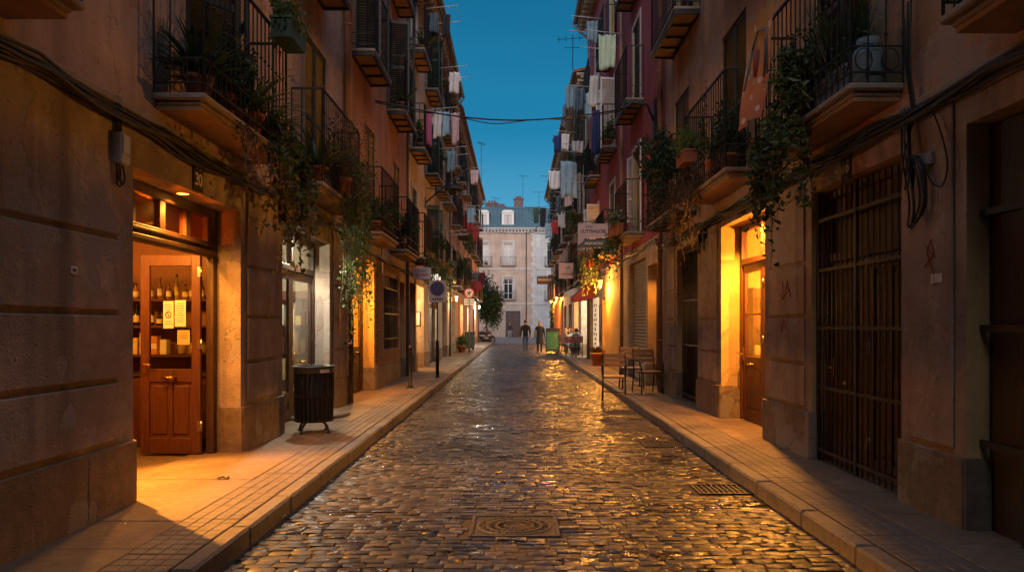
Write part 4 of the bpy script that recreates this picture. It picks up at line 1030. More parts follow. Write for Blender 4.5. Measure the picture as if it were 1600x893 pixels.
tag(cable(wallrun(-1, 1.5, 14, 3.2, 0, .085), .014, .045, strands=9, seed=1).build('cable_bundle', M_black), 'thick bundle of black cables sagging along the left wall under the balconies', 'cables')
tag(cable(wallrun(1, 1.5, 14.6, 3.2, 0, .085), .014, .045, strands=9, seed=2).build('cable_bundle', M_black), 'thick bundle of black cables sagging along the right wall under the balconies', 'cables')
tag(cable(wallrun(-1, 14, 32, 3.05, 0, .07), .012, .03, strands=4, seed=3).build('cable_bundle', M_black), 'thinner black cables above the brick shopfront and the dark red shopfront', 'cables')
tag(cable(wallrun(1, 14.9, 30, 3.4, 0, .07), .012, .03, strands=4, seed=4).build('cable_bundle', M_black), 'thinner black cables along the red building above the roller shutter', 'cables')
m = MB(); rr = random.Random(9)
for k in range(5):
    x = .06 + .015 * k; s = 5.50 + rr.uniform(-.04, .04); q = [FP(1, s + .03, x, 3.24), FP(1, s - .02, x + .02, 2.85), FP(1, s - .02 - .02 * k, x, 2.5), FP(1, s - .10, x + .02, 2.36 - .02 * k), FP(1, s - .19 - .01 * k, x, 2.46), FP(1, s - .17, x, 2.72), FP(1, s - .08, x + .01, 2.84), FP(1, s - .02, x, 2.6)]
    m.rope(q, .008, 5)
for k in range(3): m.rope([FP(1, 5.62 - .05 * k, .05, 4.0 + k * .1), FP(1, 5.56 - .03 * k, .07, 3.6), FP(1, 5.5 - .02 * k, .05, 3.2)], .009, 5)
m.rope([FP(1, 5.30, .05, 3.25), FP(1, 5.12, .06, 2.95), FP(1, 5.04, .06, 2.70), FP(1, 5.10, .06, 2.56), FP(1, 5.22, .06, 2.60), FP(1, 5.34, .05, 2.74)], .007, 5)
m.rope([FP(1, 5.45, .05, 3.2), FP(1, 5.6, .06, 2.9), FP(1, 5.66, .06, 2.6)], .006, 5)
tag(m.build('cable_coil', M_black), 'looped black cable coil hanging beside the iron grille on the right pier', 'cables')
m = MB(); pts = []
for i in range(25):
    u = i / 24; pts.append((-3.0 + u * 5.35, 15 + .7 * u, 6.32 - .32 * math.sin(math.pi * u) + .02 * u))
m.tube(pts, .018, 5); m.tube([(x, y + .03, z - .03 - .05 * math.sin(i * .7) * math.sin(math.pi * i / 24)) for i, (x, y, z) in enumerate(pts)], .011, 5)
tag(m.build('overhead_cable', M_black), 'black cable crossing the street between the houses high up', 'cables')
m = MB(); m.tube([(2.35, 15.7, 6.34), (2.6, 15.75, 6.5), (2.95, 15.8, 6.48), (3.1, 15.8, 6.1)], .03, 6); m.box(3.09, 3.145, 15.7, 15.9, 5.7, 6.6); tag(m.build('cable_bracket', M_iron), 'curved iron cable bracket on the red building', 'bracket')
m = MB()
for k in range(2): m.tube([(-3, 34 + k, 7.5 - k * 1.2), (0, 34.5, 7.2 - k * 1.2), (3.1, 35, 7.6 - k * 1.2)], .01, 4)
tag(m.build('overhead_cable', M_black), 'two thin wires crossing the far end of the street', 'cables')
m = MB(); m.tube([FP(1, 11.6, .3, 3.02), FP(1, 10.0, .34, 2.88), FP(1, 8.2, .3, 2.93), FP(1, 5.9, .1, 3.2)], .007, 5); tag(m.build('slack_wire', M_black), 'thin slack wire strung past the lit shop door on the right', 'cables')

# meter box, speaker, junction boxes, number plates
def wallthing(name, label, cat, side, s, d, z, group=None): return thing(name, label, cat, FP(side, s, d, z), frz(side), group)
t = wallthing('meter_box', 'pale grey electricity box with cables hanging under it, left wall', 'electricity box', -1, 5.42, 0, 2.90)
m = MB(); m.box(-.065, .065, .003, .10, -.12, .12, 0, .012); m.build('housing', M_greypl, t)
m = MB(); m.box(-.05, .05, .101, .108, -.04, .10, 0, .004); m.box(-.03, .03, .109, .111, .04, .08); m.build('cover', M_greypl, t)
m = MB()
for k in range(3): m.rope([(-.04 + k * .04, .05, -.12), (-.05 + k * .05, .06, -.22 - .03 * k), (.0, .07, -.27), (.05 - k * .01, .06, -.2), (.04, .05, -.12)], .008, 5)
m.build('cable', M_black, t); m = MB()
for k in range(3): m.tube([(-.03 + .03 * k, .04, .12), (-.03 + .03 * k, .04, .4)], .012, 5)
m.build('conduit', M_black, t)
t = wallthing('loudspeaker', 'black angular box loudspeaker fixed above the shop door behind the bin', 'loudspeaker', -1, 9.35, 0, 3.03)
m = MB(); m.prism([(.05, .17), (.33, .17), (.40, .06), (.40, -.08), (.26, -.19), (.05, -.15)], -.2, .2, axis='x'); m.build('cabinet', M_black, t)
m = MB(); m.box(-.05, .05, .003, .05, -.08, .08); m.build('bracket', M_iron, t)
m = MB(); m.lathe([(.0, .0), (.015, .02), (.03, .09), (.03, .13), (0, .13)], 8, (.205, .22, -.06), cap=False); m.build('badge', mat('pale_red_badge', (.4, .2, .2), .6), t)
def plaque(side, s, z, txt, label, w_=.20, h=.28, small=None):
    t = wallthing('house_number', label, 'number plate', side, s, 0, z)
    m = MB(); m.box(-w_ / 2, w_ / 2, .003, .014, -h / 2, h / 2, 0, .003); m.build('plate', mat('brown_enamel', (.028, .014, .012), .4, .1, 9), t)
    lettering(txt, h * .62, M_offwhite, t, (0, .0155, -h * .1 if small else 0), (R(90), 0, R(180)), .004, .9)
    if small: lettering(small, h * .2, M_offwhite, t, (0, .0155, h * .33), (R(90), 0, R(180)), .001)
plaque(-1, 6.85, 2.98, '30', 'dark number plate reading 30 above the open bar door', .21, .27, 'Nº 52')
plaque(1, 6.7, 3.04, '16', 'dark number plate reading 16 above the barred entrance on the right', .19, .26)
plaque(1, 9.72, 3.19, '18', 'dark number plate above the lit shop door on the right', .17, .24)
plaque(-1, 10.7, 3.03, '53', 'small dark number plate above the shop door behind the bin', .15, .20)
t = wallthing('junction_box', 'small white junction box under the cable coil on the right pier', 'junction box', 1, 5.33, 0, 2.80)
m = MB(); m.box(-.07, .07, .003, .05, -.05, .05, 0, .006); m.box(-.05, .05, .051, .054, -.035, .035); m.build('housing', M_greypl, t)
t = wallthing('junction_box', 'white cable box on the wall beside the brick shopfront, left side', 'junction box', -1, 16.0, 0, 2.85)
m = MB(); m.box(-.09, .09, .003, .07, -.13, .13, 0, .01); m.build('housing', M_greypl, t); m = MB(); m.tube([(0, .04, .13), (.1, .06, .3), (0, .05, .5)], .012, 5); m.build('cable', M_black, t)
for k, (s, z) in enumerate(((11.55, 2.98), (11.85, 2.95))):
    t = wallthing('insulator', ('upright black cable clamp left of the lit shop door, nearer the door', 'upright black cable clamp left of the lit shop door, nearer the dark gate')[k], 'cable clamp', 1, s, 0, z); m = MB(); m.box(-.05, .05, .003, .09, -.02, .22, 0, .01); m.tube([(0, .06, 0), (.05, .07, -.12), (0, .06, -.22), (-.05, .06, -.1), (-.03, .06, .1)], .01, 5); m.build('clamp', M_iron, t)
def decal(side, s, z, strokes, m_, label, cat='graffiti', d=.026, r=.006):
    mb = MB()
    for st in strokes: mb.tube([FP(side, s + a, d, z + c) for a, c in st], r, 4)
    tag(mb.build('graffiti', m_), label, cat)
redp = mat('red_chalk', (.35, .05, .035), .9)
decal(1, 5.25, 2.05, [[(0, 0), (.05, .14), (.1, .05), (.02, -.1)], [(.12, .1), (.02, .02), (.14, -.06)], [(.0, -.2), (.03, -.06)]], redp, 'red scrawled graffiti on the right pier under the cable coil', d=.026, r=.004)
tag((lambda mb: (fbox(mb, 1, 5.16, 5.30, .025, .028, 1.86, 1.93), mb.build('sticker', M_offwhite))[1])(MB()), 'torn pale sticker under the red scrawl on the right pier', 'sticker')
decal(1, 8.0, 1.86, [[(0, 0), (.1, .2), (.2, 0), (.04, .1), (.18, .12)], [(.25, .2), (.22, -.02), (.32, .05)]], redp, 'red scrawled graffiti on the pier beside the lit shop', r=.005)
decal(1, 8.15, 1.5, [[(0, 0), (.06, .12), (.12, -.03), (.18, .1)]], redp, 'short red mark low on the pier beside the lit shop', r=.005)
decal(-1, 8.75, 1.80, [[(0, .1), (.04, .0), (-.04, -.05), (.0, -.16)], [(-.04, .0), (.05, -.04)]], mat('yellow_chalk', (.6, .42, .08), .9), 'yellow painted scribble on the left pier between the two doors', r=.007)
def sticker(side, s, z, w_, h, m_, label):
    mb = MB(); fbox(mb, side, s - w_ / 2, s + w_ / 2, .025, .028, z - h / 2, z + h / 2); o = mb.build('sticker', m_); tag(o, label, 'sticker'); return o
st = sticker(-1, 4.9, 1.93, .075, .055, M_offwhite, 'small white sticker on the left wall near the bar door'); mb = MB(); fbox(mb, -1, 4.88, 4.92, .0285, .029, 1.92, 1.94); mb.build('print', M_shut, st)
sticker(-1, 12.3, 1.62, .18, .5, mat('red_notice', (.3, .08, .05), .6), 'narrow red notice on the pier behind the hanging creeper')

# ================================================================== bar interior
t = thing('bottle_shelf', 'wooden wall shelves behind the open bar door', 'shelf', (-4.35, 8.62, .12))
for z in (1.07, 1.42, 1.74): m = MB(); m.box(-.85, .80, -.16, .13, z - .028, z, 0, .003); m.build('board', M_wood, t)
m = MB(); m.box(-.85, .80, -.3, .13, 0, .82, 0, .004); 
for i in range(4): m.box(-.8 + i * .4, -.45 + i * .4, -.318, -.3, .08, .74, 0, .008)
m.build('cabinet', M_wood, t)
m = MB(); m.box(-.87, .82, -.33, .13, .822, .86, 0, .004); m.build('counter_top', M_woodd, t)
def bottle(kind):
    r, h, nk = ((.030, .25, .10), (.037, .21, .06), (.026, .26, .11))[kind]
    prof = [(r * .9, 0), (r, .01), (r, h * .58), (r * .38, h * .72), (r * .34, h * .93), (r * .42, h * .94), (r * .42, h)]
    g = MB(); g.lathe(prof, 12); l = MB(); l.lathe([(r + .0008, h * .16), (r + .0008, h * .48)], 12, cap=False); c = MB(); c.lathe([(r * .44, h * .90), (r * .44, h * 1.01)], 10)
    return g, l, c
gl = [mat('amber_bottle_glass', (.28, .13, .03), .08, .1, 9), mat('dark_bottle_glass', (.02, .025, .012), .08, .1, 9), mat('pale_bottle_glass', (.30, .20, .07), .08, .1, 9), mat('red_bottle_glass', (.25, .02, .03), .08, .1, 9)]
lb = [M_offwhite, mat('yellow_label', (.65, .5, .15), .7), mat('cream_label', (.7, .6, .42), .7)]
proto = {}
for k in range(3):
    for q in range(4):
        pass
def put_bottle(x, z, kind, q, label, group):
    key = (kind, q)
    if key not in proto:
        g_, l_, c_ = bottle(kind); proto[key] = (g_.mesh('glass', [gl[q]]), l_.mesh('paper_label', [lb[(kind + q) % 3]]), c_.mesh('cap', [(M_brass, M_black, M_black)[kind]]))
    t = thing('bottle', label, 'bottle', (x, 8.55 + random.uniform(-.02, .02), z), random.random() * 6, group); t.scale = (1, 1, random.uniform(.78, 1.22))
    for n_, me_ in zip(('glass', 'paper_label', 'cap'), proto[key]): link(n_, me_, t)
sh = 'bottles on the bar shelves'
x = -5.1
while x < -3.62:
    edge = x < -4.18
    for z, lab in ((1.862, 'pale and amber bottle on the upper shelf behind the open bar door'), (1.542, 'dark bottle on the middle shelf behind the open bar door')):
        q = random.choice((0, 2, 2)) if z > 1.7 else random.choice((1, 1, 3))
        if z < 1.7 and x > -4.1: continue
        put_bottle(x, z, random.randrange(3), q, lab, sh)
    x += random.uniform(.085, .12)
def carton(x, z, w_, h, m_, label):
    t = thing('carton', label, 'box', (x, 8.5, z), 0, 'cartons and jars on the lowest bar shelf'); m = MB(); m.box(-w_ / 2, w_ / 2, 0, .1, 0, h, 0, .003); m.build('box_body', m_, t); m = MB(); m.box(-w_ * .4, w_ * .4, -.002, -.0005, h * .3, h * .6); m.build('print', lb[2], t)
for x, w_, h, m_, lab in ((-4.62, .1, .2, lb[1], 'yellow carton on the lowest bar shelf'), (-4.5, .09, .26, M_offwhite, 'tall white carton on the lowest bar shelf'), (-4.38, .1, .22, mat('orange_carton', (.5, .2, .06), .7), 'orange carton on the lowest bar shelf'), (-4.26, .08, .18, lb[2], 'cream carton on the lowest bar shelf')): carton(x, 1.192, w_, h, m_, lab)
for x in (-4.05, -3.92, -3.80):
    t = thing('jar', 'glass jar on the lowest bar shelf seen through the door pane', 'jar', (x, 8.55, 1.192), 0, 'cartons and jars on the lowest bar shelf'); m = MB(); m.lathe([(.045, 0), (.05, .02), (.05, .1), (.035, .12)], 12); m.build('glass', gl[2], t); m = MB(); m.lathe([(.04, .12), (.04, .14)], 12); m.build('lid', M_brass, t)
# simple shelves of goods in the two other near shops
def goods(side, s, d, label, seed, rot=0):
    rr = random.Random(seed); t = thing('display_shelf', label, 'shelf', FP(side, s, d, .12), R(rot) if rot else frz(side))
    m = MB(); 
    for z in (.02, .5, .95, 1.4, 1.85): m.box(-.8, .8, -.15, .15, z, z + .025)
    m.box(-.83, -.8, -.15, .15, 0, 2.0); m.box(.8, .83, -.15, .15, 0, 2.0); m.box(-.83, .83, -.17, -.151, 0, 2.0); m.build('rack', M_wood, t)
    for z in (.045, .525, .975, 1.425):
        m = MB(); x = -.76
        while x < .74: w_ = rr.uniform(.05, .14); m.box(x, x + w_, -.08, .12, z, z + rr.uniform(.12, .36), rr.randrange(4), .004); x += w_ + rr.uniform(.005, .05)
        m.build('goods', [lb[1], M_offwhite, gl[0], mat('dark_red_paint', (.16, .025, .02))], t)
goods(-1, 10.9, -1.5, 'display shelf of goods inside the white lit shop behind the bin', 3)
goods(1, 10.1, -1.5, 'display shelf of goods inside the lit shop on the right', 4)
goods(-1, 11.78, -1.15, 'shelf of goods against the end wall inside the white lit shop behind the bin', 13, 180)
goods(1, 10.9, -1.3, 'shelf of goods against the end wall inside the lit shop on the right', 14, 180)
goods(-1, 14.5, -1.6, 'display shelf of goods inside the yellow shop', 5)
goods(-1, 26.5, -1.8, 'display shelf in the far white lit shop on the left', 6)
goods(1, 32.4, -1.8, 'display shelf in the white shop behind the awning', 8)
m = MB(); m.lathe([(.0, 0), (.62, 0), (.62, .045), (.58, .055), (0, .055)], 32); t = m.build('door_step', M_concrete, None, FP(-1, 11.1, -.15, .122)); tag(t, 'low rounded stone step at the double shop door behind the bin', 'step')
# ================================================================== street furniture
def bin_():
    t = thing('litter_bin', 'black slatted cylindrical litter bin with grey rim on the left pavement', 'litter bin', (-2.70, 9.42, .12), R(20))
    m = MB(); m.lathe([(.0, .16), (.20, .16), (.215, .20), (.225, .84), (.215, .84), (.2, .2), (0, .2)], 24); m.build('inner_drum', M_woodv, t)
    m = MB(); n = 26
    for i in range(n):
        a = 2 * math.pi * i / n; ca, sa = math.cos(a), math.sin(a); w_ = .019
        vs = []
        for z, r in ((.15, .236), (.80, .250)):
            for rr in (r, r + .014):
                for q in (-w_, w_): vs.append((ca * rr - sa * q, sa * rr + ca * q, z))
        m.add(vs, [(0, 1, 3, 2), (4, 5, 7, 6), (0, 1, 5, 4), (2, 3, 7, 6), (0, 2, 6, 4), (1, 3, 7, 5)])
    for z, r in ((.15, .248), (.47, .253)): m.lathe([(r, z), (r + .006, z), (r + .006, z + .025), (r, z + .025)], 26, cap=False)
    m.build('slats', M_binblk, t)
    m = MB(); m.lathe([(.225, .79), (.262, .79), (.268, .80), (.268, .855), (.285, .865), (.285, .885), (.225, .885), (.225, .79)], 32, cap=False); m.build('rim', mat('worn_grey_black_paint', (.045, .05, .05), .35, .3, 9, rvar=.1), t)
    m = MB()
    a0 = R(-65)
    vs = []
    for k in range(7):
        a = a0 + R(-13 + k * 5.2)
        for z in (.80, .845): vs.append((.2695 * math.cos(a), .2695 * math.sin(a), z))
    m.add(vs, [(2 * k, 2 * k + 2, 2 * k + 3, 2 * k + 1) for k in range(6)]); m.build('label_plate', M_greypl, t)
    for k in range(4):
        a = R(45 + 90 * k); m = MB(); ca, sa = math.cos(a), math.sin(a)
        m.tube([(ca * r, sa * r, z) for r, z in ((.10, .16), (.17, .135), (.22, .09), (.245, .03), (.25, .004))], .017, 6); m.lathe([(.03, 0), (.03, .012), (.018, .02)], 8, (ca * .25, sa * .25, 0)); m.build('leg', M_black, t)
bin_()
def post(x, y, h, label, rings=True):
    t = thing('bollard', label, 'bollard', (x, y, .12), group='slim iron posts along the left kerb')
    m = MB(); m.lathe([(.06, 0), (.06, .05), (.036, .08), (.034, h - .1), (.044, h - .09), (.044, h - .05), (.034, h - .04), (.03, h), (0, h + .012)], 12); m.build('shaft', M_iron, t)
    m = MB(); m.lathe([(.09, 0), (.09, .012), (.06, .025)], 14); m.build('base_plate', M_iron, t)
post(-2.40, 16.0, .98, 'slim black iron post on the left kerb, nearest the viewer')
def disc(m, r, y, mi=0, n=32, z=0):
    m.add([(r * math.cos(2 * math.pi * i / n), y, z + r * math.sin(2 * math.pi * i / n)) for i in range(n)], [tuple(range(n))], mi)
def roadsign(x, y, zc, r, label, kind, postr=.03):
    t = thing('road_sign', label, 'road sign', (x, y, .12), R(180)); z = zc - .12       # local +y faces the viewer
    m = MB(); m.tube([(0, -.03, 0), (0, -.03, z + r + .05)], postr, 8); m.lathe([(.07, 0), (.07, .02), (.04, .05)], 10, (0, -.03, 0)); m.build('pole', M_pipeg if kind == 'ban' else M_iron, t)
    if kind == 'nopark': m2_ = MB(); m2_.lathe([(.046, .0), (.05, .9), (.046, .95), (0, .97)], 12, (0, -.03, .05)); m2_.build('post_sleeve', M_iron, t)
    m = MB(); m.box(-r - .03, r + .03, -.004, .002, z - r - .17 if kind == 'nopark' else z - r - .36, z + r + .03, 0, .003)
    if kind == 'nopark': m.build('backing_plate', mat('pinkish_white_plate', (.5, .42, .4), .6), t)
    d = MB(); disc(d, r, .006, 0, z=z); disc(d, r * .8, .008, 1, z=z)
    blue = mat('sign_blue', (.02, .035, .14), .5); red = mat('sign_red', (.42, .03, .035), .5)
    if kind == 'nopark':
        d.add([(-.6 * r, .010, z + .52 * r), (-.5 * r, .010, z + .62 * r), (.6 * r, .010, z - .52 * r), (.5 * r, .010, z - .62 * r)], [(0, 1, 2, 3)], 0); d.build('sign_disc', [mat('faded_sign_red', (.16, .03, .045), .6), blue], t)
        l = MB()
        for k in range(5): l.box(-.15 + k * .06, -.11 + k * .06, .003, .006, z - r - .11, z - r - .05)
        l.build('lettering', M_shut, t)
    else:
        d.build('sign_disc', [red, M_white], t)
        s = MB()                                   # two wheels and a frame under the red bar
        for xx in (-.10, .11): s.tube([(xx + .075 * math.cos(a * .52), .011, z - .05 + .075 * math.sin(a * .52)) for a in range(12)], .013, 4, closed=True)
        s.tube([(-.10, .011, z - .05), (-.02, .011, z + .07), (.08, .011, z + .07), (.0, .011, z - .05), (-.02, .011, z + .07)], .014, 4); s.tube([(.11, .011, z - .05), (.07, .011, z + .12)], .014, 4); s.build('symbol', M_shut, t)
        s = MB(); s.add([(-.62 * r, .014, z + .5 * r), (-.5 * r, .014, z + .62 * r), (.62 * r, .014, z - .5 * r), (.5 * r, .014, z - .62 * r)], [(0, 1, 2, 3)]); s.build('bar', red, t)
        p = MB(); p.box(-r, r, -.002, .004, z - r - .34, z - r - .03, 0, .003); p = p.build('plate', M_white, t)
        l = MB()
        for j in range(2):
            for k in range(5): l.box(-.22 + k * .09, -.15 + k * .09, .005, .008, z - r - .14 - j * .12, z - r - .09 - j * .12)
        l.build('lettering', M_shut, p)
roadsign(-2.12, 19.0, 2.52, .20, 'round dark blue no parking sign on a thin pole, left kerb', 'nopark', .02)
roadsign(-2.32, 35.0, 3.12, .25, 'round white sign with red border and bicycle on a grey pole, left kerb', 'ban', .045)
t = thing('road_sign', 'round red sign hanging from a wall bracket behind the bicycle sign', 'sign', (-2.25, 40.5, 3.75), R(180))
m = MB(); m.lathe([(0, -.03), (.32, -.03), (.32, .03), (0, .03)], 28); o = m.build('sign_disc', mat('dim_sign_red', (.22, .02, .025)), t); o.rotation_euler.x = R(90)
m = MB(); m.tube([(.85, 0, .5), (0, 0, .5), (0, 0, .4)], .02, 5); m.build('bracket', M_iron, t)
def boardsign(side, s, d0, d1, z0, z1, m_, label, cat='shop sign', arm=True):
    t = thing('hanging_sign', label, cat, (side * (W[side] - (d0 + d1) / 2), s, (z0 + z1) / 2), R(180)); w_ = (d1 - d0) / 2; h = (z1 - z0) / 2
    m = MB(); m.box(-w_, w_, -.025, .025, -h, h, 0, .006); bd = m.build('board', m_, t)
    if arm:
        a = -side * (-1); m = MB(); e = -side * (w_ + d0)
        m.tube([(e, 0, h + .06), (-e * .98, 0, h + .06)], .012, 5)
        for q in (-w_ * .7, w_ * .7): m.tube([(q, 0, h), (q, 0, h + .06)], .008, 4)
        m.build('arm', M_iron, t)
    return t, w_, h
# pale two-part sign on the right
pk = mat('pale_pink_sign', (.56, .43, .42), .6, .06, 6); gg = mat('grey_green_sign', (.10, .10, .07), .6, .1, 6)
t, w_, h = boardsign(1, 21.3, .36, 1.27, 4.17, 4.60, pk, 'pale pink hanging shop sign with black script above a grey green strip', 'shop sign')
m = MB(); m.prism([(-w_, -h - .22), (-w_ + .14, -h - .12), (-w_ + .2, -h), (-w_, -h)], -.025, .025); m.build('sign_tail', pk, t).rotation_euler.z = R(180)
m = MB(); m.box(-w_, w_, -.02, .02, -h - .30, -h - .035, 0, .004); m.build('strip', gg, t)
lettering('CUTTRAGOSS', .135, M_shut, t, (0, .027, -.02), (R(90), 0, R(180)), .003, .86); lettering('CASA', .09, M_shut, t, (.12, .027, .12), (R(90), 0, R(180)), .001)
lettering('VINITASTINS', .105, M_offwhite, t, (-.02, .022, -h - .17), (R(90), 0, R(180)), .002, .92)
t, w_, h = boardsign(1, 34.6, .12, 1.04, 3.82, 4.58, mat('salmon_sign', (.62, .38, .32), .6, .06, 6), 'square salmon hanging sign with green leaves over the café tables')
for a, r_ in ((90, .15), (35, .12), (145, .12)):
    m = MB(); c, s = math.cos(R(a)), math.sin(R(a)); b0 = (c * .03, .027, .08 + s * .03); m.add([b0, (c * r_ * .6 - s * .035, .027, .08 + s * r_ * .6 + c * .035), (c * r_ * 1.15, .027, .08 + s * r_ * 1.15), (c * r_ * .6 + s * .035, .027, .08 + s * r_ * .6 - c * .035)], [(0, 1, 2, 3)]); m.build('leaf_emblem', mat('sign_leaf_green', (.05, .12, .03), .6), t)
for a in (20, 160): 
    c, s = math.cos(R(a)), math.sin(R(a)); m = MB(); m.add([(c * .02, .027, .0), (c * .06, .027, .03), (c * .13, .027, -.02), (c * .07, .027, -.02)], [(0, 1, 2, 3)]); m.build('leaf_emblem', mat('sign_leaf_green', (.05, .12, .03), .6), t)
lettering('LAVIASO', .17, M_shutb, t, (0, .027, -.17), (R(90), 0, R(180)), .003, .95); lettering('A', .09, M_shutb, t, (.05, .027, -.29), (R(90), 0, R(180)), .002)
t, w_, h = boardsign(1, 53.5, .15, 1.55, 4.62, 5.22, M_woodv, 'dark wooden hanging sign with small pale letters at the far right')
lettering('BODEGA', .26, mat('pale_gold_paint', (.55, .42, .28), .6), t, (.1, .027, .04), (R(90), 0, R(180)), .004)
t, w_, h = boardsign(-1, 20.6, .1, .62, 2.88, 3.22, mat('pinkish_white_plate', (.5, .42, .4)), 'small pale hanging shop sign with red lettering over the dark red shopfront')
lettering('BARBER', .10, mat('sign_red', (.42, .03, .035)), t, (0, .027, -.05), (R(90), 0, R(180)), .002); lettering('la tijera', .085, M_shut, t, (0, .027, .08), (R(90), 0, R(180)), .001)
t = wallthing('light_box', 'white glowing sign box over the white lit shop, left side', 'lit sign', -1, 26.4, 0, 3.2); m = MB(); m.box(-.55, .55, .003, .22, -.33, .33, 0, .02); m.build('lit_face', mat('lit_sign_face', (.8, .8, .75), .5, .05, 5, emit=(1, .92, .75), estr=1.1), t); m = MB(); m.box(-.6, .6, .003, .235, .331, .37); m.box(-.6, .6, .003, .235, -.37, -.331); m.build('frame', M_pipeg, t)
t = wallthing('picture_frame', 'framed menu on the yellow wall past the dark red shopfront', 'notice', -1, 23.2, 0, 1.7); 
t.location = (-3.35, 23.69, 1.75); t.rotation_euler.z = R(180); m = MB(); m.box(-.14, .14, .003, .02, -.24, .24); m.build('frame', M_woodd, t); m = MB(); m.box(-.11, .11, .021, .023, -.21, .21); m.build('sheet', M_offwhite, t)

# awnings
def awning(side, s0, s1, z, dz, d, m_, label):
    t = wallthing('awning', label, 'awning', side, (s0 + s1) / 2, 0, z); h = (s1 - s0) / 2
    m = MB(); n = 10
    top = [(-h, .01, 0), (h, .01, 0), (h, d, -dz), (-h, d, -dz)]
    m.add(top + [(x, y, q - .015) for x, y, q in top], [(0, 1, 2, 3), (4, 5, 6, 7), (0, 1, 5, 4), (1, 2, 6, 5), (2, 3, 7, 6), (3, 0, 4, 7)]); m.add([(-h, .01, 0), (-h, d, -dz), (-h, d, -dz - .22), (-h, .01, -dz - .1)], [(0, 1, 2, 3)]); m.add([(h, .01, 0), (h, d, -dz), (h, d, -dz - .22), (h, .01, -dz - .1)], [(0, 1, 2, 3)]); m.build('canopy', m_, t)
    m = MB()
    for i in range(n):
        x0 = -h + 2 * h * i / n; x1 = x0 + 2 * h / n; m.add([(x0, d + .003, -dz - .015), (x1, d + .003, -dz - .015), (x1, d + .003, -dz - .22), ((x0 + x1) / 2, d + .003, -dz - .27), (x0, d + .003, -dz - .22)], [(0, 1, 2, 3, 4)])
    m.build('valance', m_, t)
    m = MB(); m.box(-h, h, d + .004, d + .01, -dz - .28, -dz - .25); m.build('trim', M_white, t)
    for x in (-h + .02, h - .02): m = MB(); m.tube([(x, .02, -dz - .1), (x, d, -dz)], .012, 5); m.build('arm', M_iron, t)
awning(1, 27.9, 29.6, 3.42, .72, .85, mat('dark_red_canvas', (.24, .035, .05), .85, .15, 5, .2, 40), 'dark red sloping awning with white trim above the café, right side')
awning(1, 32.2, 34.4, 3.42, .32, .80, mat('cream_canvas', (.62, .55, .48), .85, .12, 5, .2, 40), 'pale cream awning beyond the dark red one, right side')

# ------------------------------------------------------------------ chairs and tables
def bistro(label, loc, rz, slat=None, arms=True, group='wooden slat bistro chairs on the right pavement', h=.47):
    t = thing('bistro_chair', label, 'chair', loc, rz, group); slat = slat or M_slat          # sitter faces local +y
    for i in range(5): m = MB(); y = -.19 + i * .088; m.box(-.21, .21, y, y + .072, h - .026, h, 0, .006); m.build('seat_slat', slat, t)
    for i in range(3): m = MB(); z = h + .17 + i * .095; y = -.235 - .025 * i; m.box(-.225, .225, y - .009, y + .009, z, z + .078, 0, .006); m.build('back_slat', slat, t)
    for e in (-1, 1):
        m = MB(); m.tube([(e * .235, .23, 0), (e * .225, .21, h - .03)], .0155, 6); m.build('leg', M_iron, t)
        m = MB(); m.tube([(e * .235, -.30, 0), (e * .228, -.215, h - .02), (e * .228, -.235, h + .16), (e * .228, -.30, h + .45)], .0155, 6); m.build('leg', M_iron, t)
        if arms: m = MB(); m.tube([(e * .24, -.25, h + .23), (e * .25, -.05, h + .225), (e * .25, .16, h + .20), (e * .245, .22, h + .12), (e * .232, .215, h - .02)], .014, 6); m.build('armrest', M_iron, t)
    m = MB()
    for e in (-1, 1): m.tube([(e * .225, .215, h - .03), (e * .228, -.215, h - .03)], .011, 5); m.tube([(e * .232, .22, .16), (e * .233, -.27, .16)], .008, 5)
    m.tube([(-.225, .215, h - .03), (.225, .215, h - .03)], .011, 5); m.tube([(-.228, -.215, h - .03), (.228, -.215, h - .03)], .011, 5); m.tube([(-.233, -.02, .16), (.233, -.02, .16)], .008, 5)
    m.build('seat_frame', M_iron, t); return t
bistro('slatted bistro armchair standing half off the kerb, nearest the street', (2.03, 14.55, .002), R(172), h=.50)
bistro('slatted bistro armchair close to the wall beside the drainpipe', (2.76, 14.7, .122), R(192), h=.47)
bistro('brightly lit slatted chair standing behind the two armchairs', (2.62, 15.95, .122), R(180), mat('lit_slat_wood', (.5, .26, .08), .45, .25, 9, .25, 50, stretch=(.6, 6, 6), objspace=True), False)  # lighter copy of the slat wood, coloured to look lit
def cafe_table(label, loc, m_, w_=.3):
    t = thing('cafe_table', label, 'table', loc, 0, 'café tables on the right pavement'); m = MB(); m.box(-w_, w_, -w_, w_, .71, .74, 0, .006); m.build('table_top', m_, t)
    for x in (-1, 1):
        for y in (-1, 1): m = MB(); m.box(x * (w_ - .04) - .015, x * (w_ - .04) + .015, y * (w_ - .04) - .015, y * (w_ - .04) + .015, 0, .708); m.build('leg', M_greypl, t)
    m = MB(); m.lathe([(.0, .0), (.025, 0), (.032, .11), (.029, .11), (.023, .01)], 12, cap=False); tag(m.build('drinking_glass', gl[2], None, (loc[0] + .08, loc[1] - .05, loc[2] + .741)), 'drinking glass ' + label.replace('white café table', 'on the table'), 'glass', 'drinks on the café tables')
cafe_table('white café table between the seated woman and the man in blue', (2.72, 33.2, .122), M_white, .28)
cafe_table('white café table beyond the seated woman', (2.80, 36.2, .122), M_white, .28)
dk = mat('dark_red_chair_paint', (.16, .03, .03), .5)
cg = 'café chairs on the right pavement'
bistro('dark red café chair under the man in blue', (2.74, 31.55, .122), 0, dk, False, cg)
bistro('dark café chair under the seated woman in beige', (2.40, 34.35, .122), R(-75), M_woodd, False, cg)
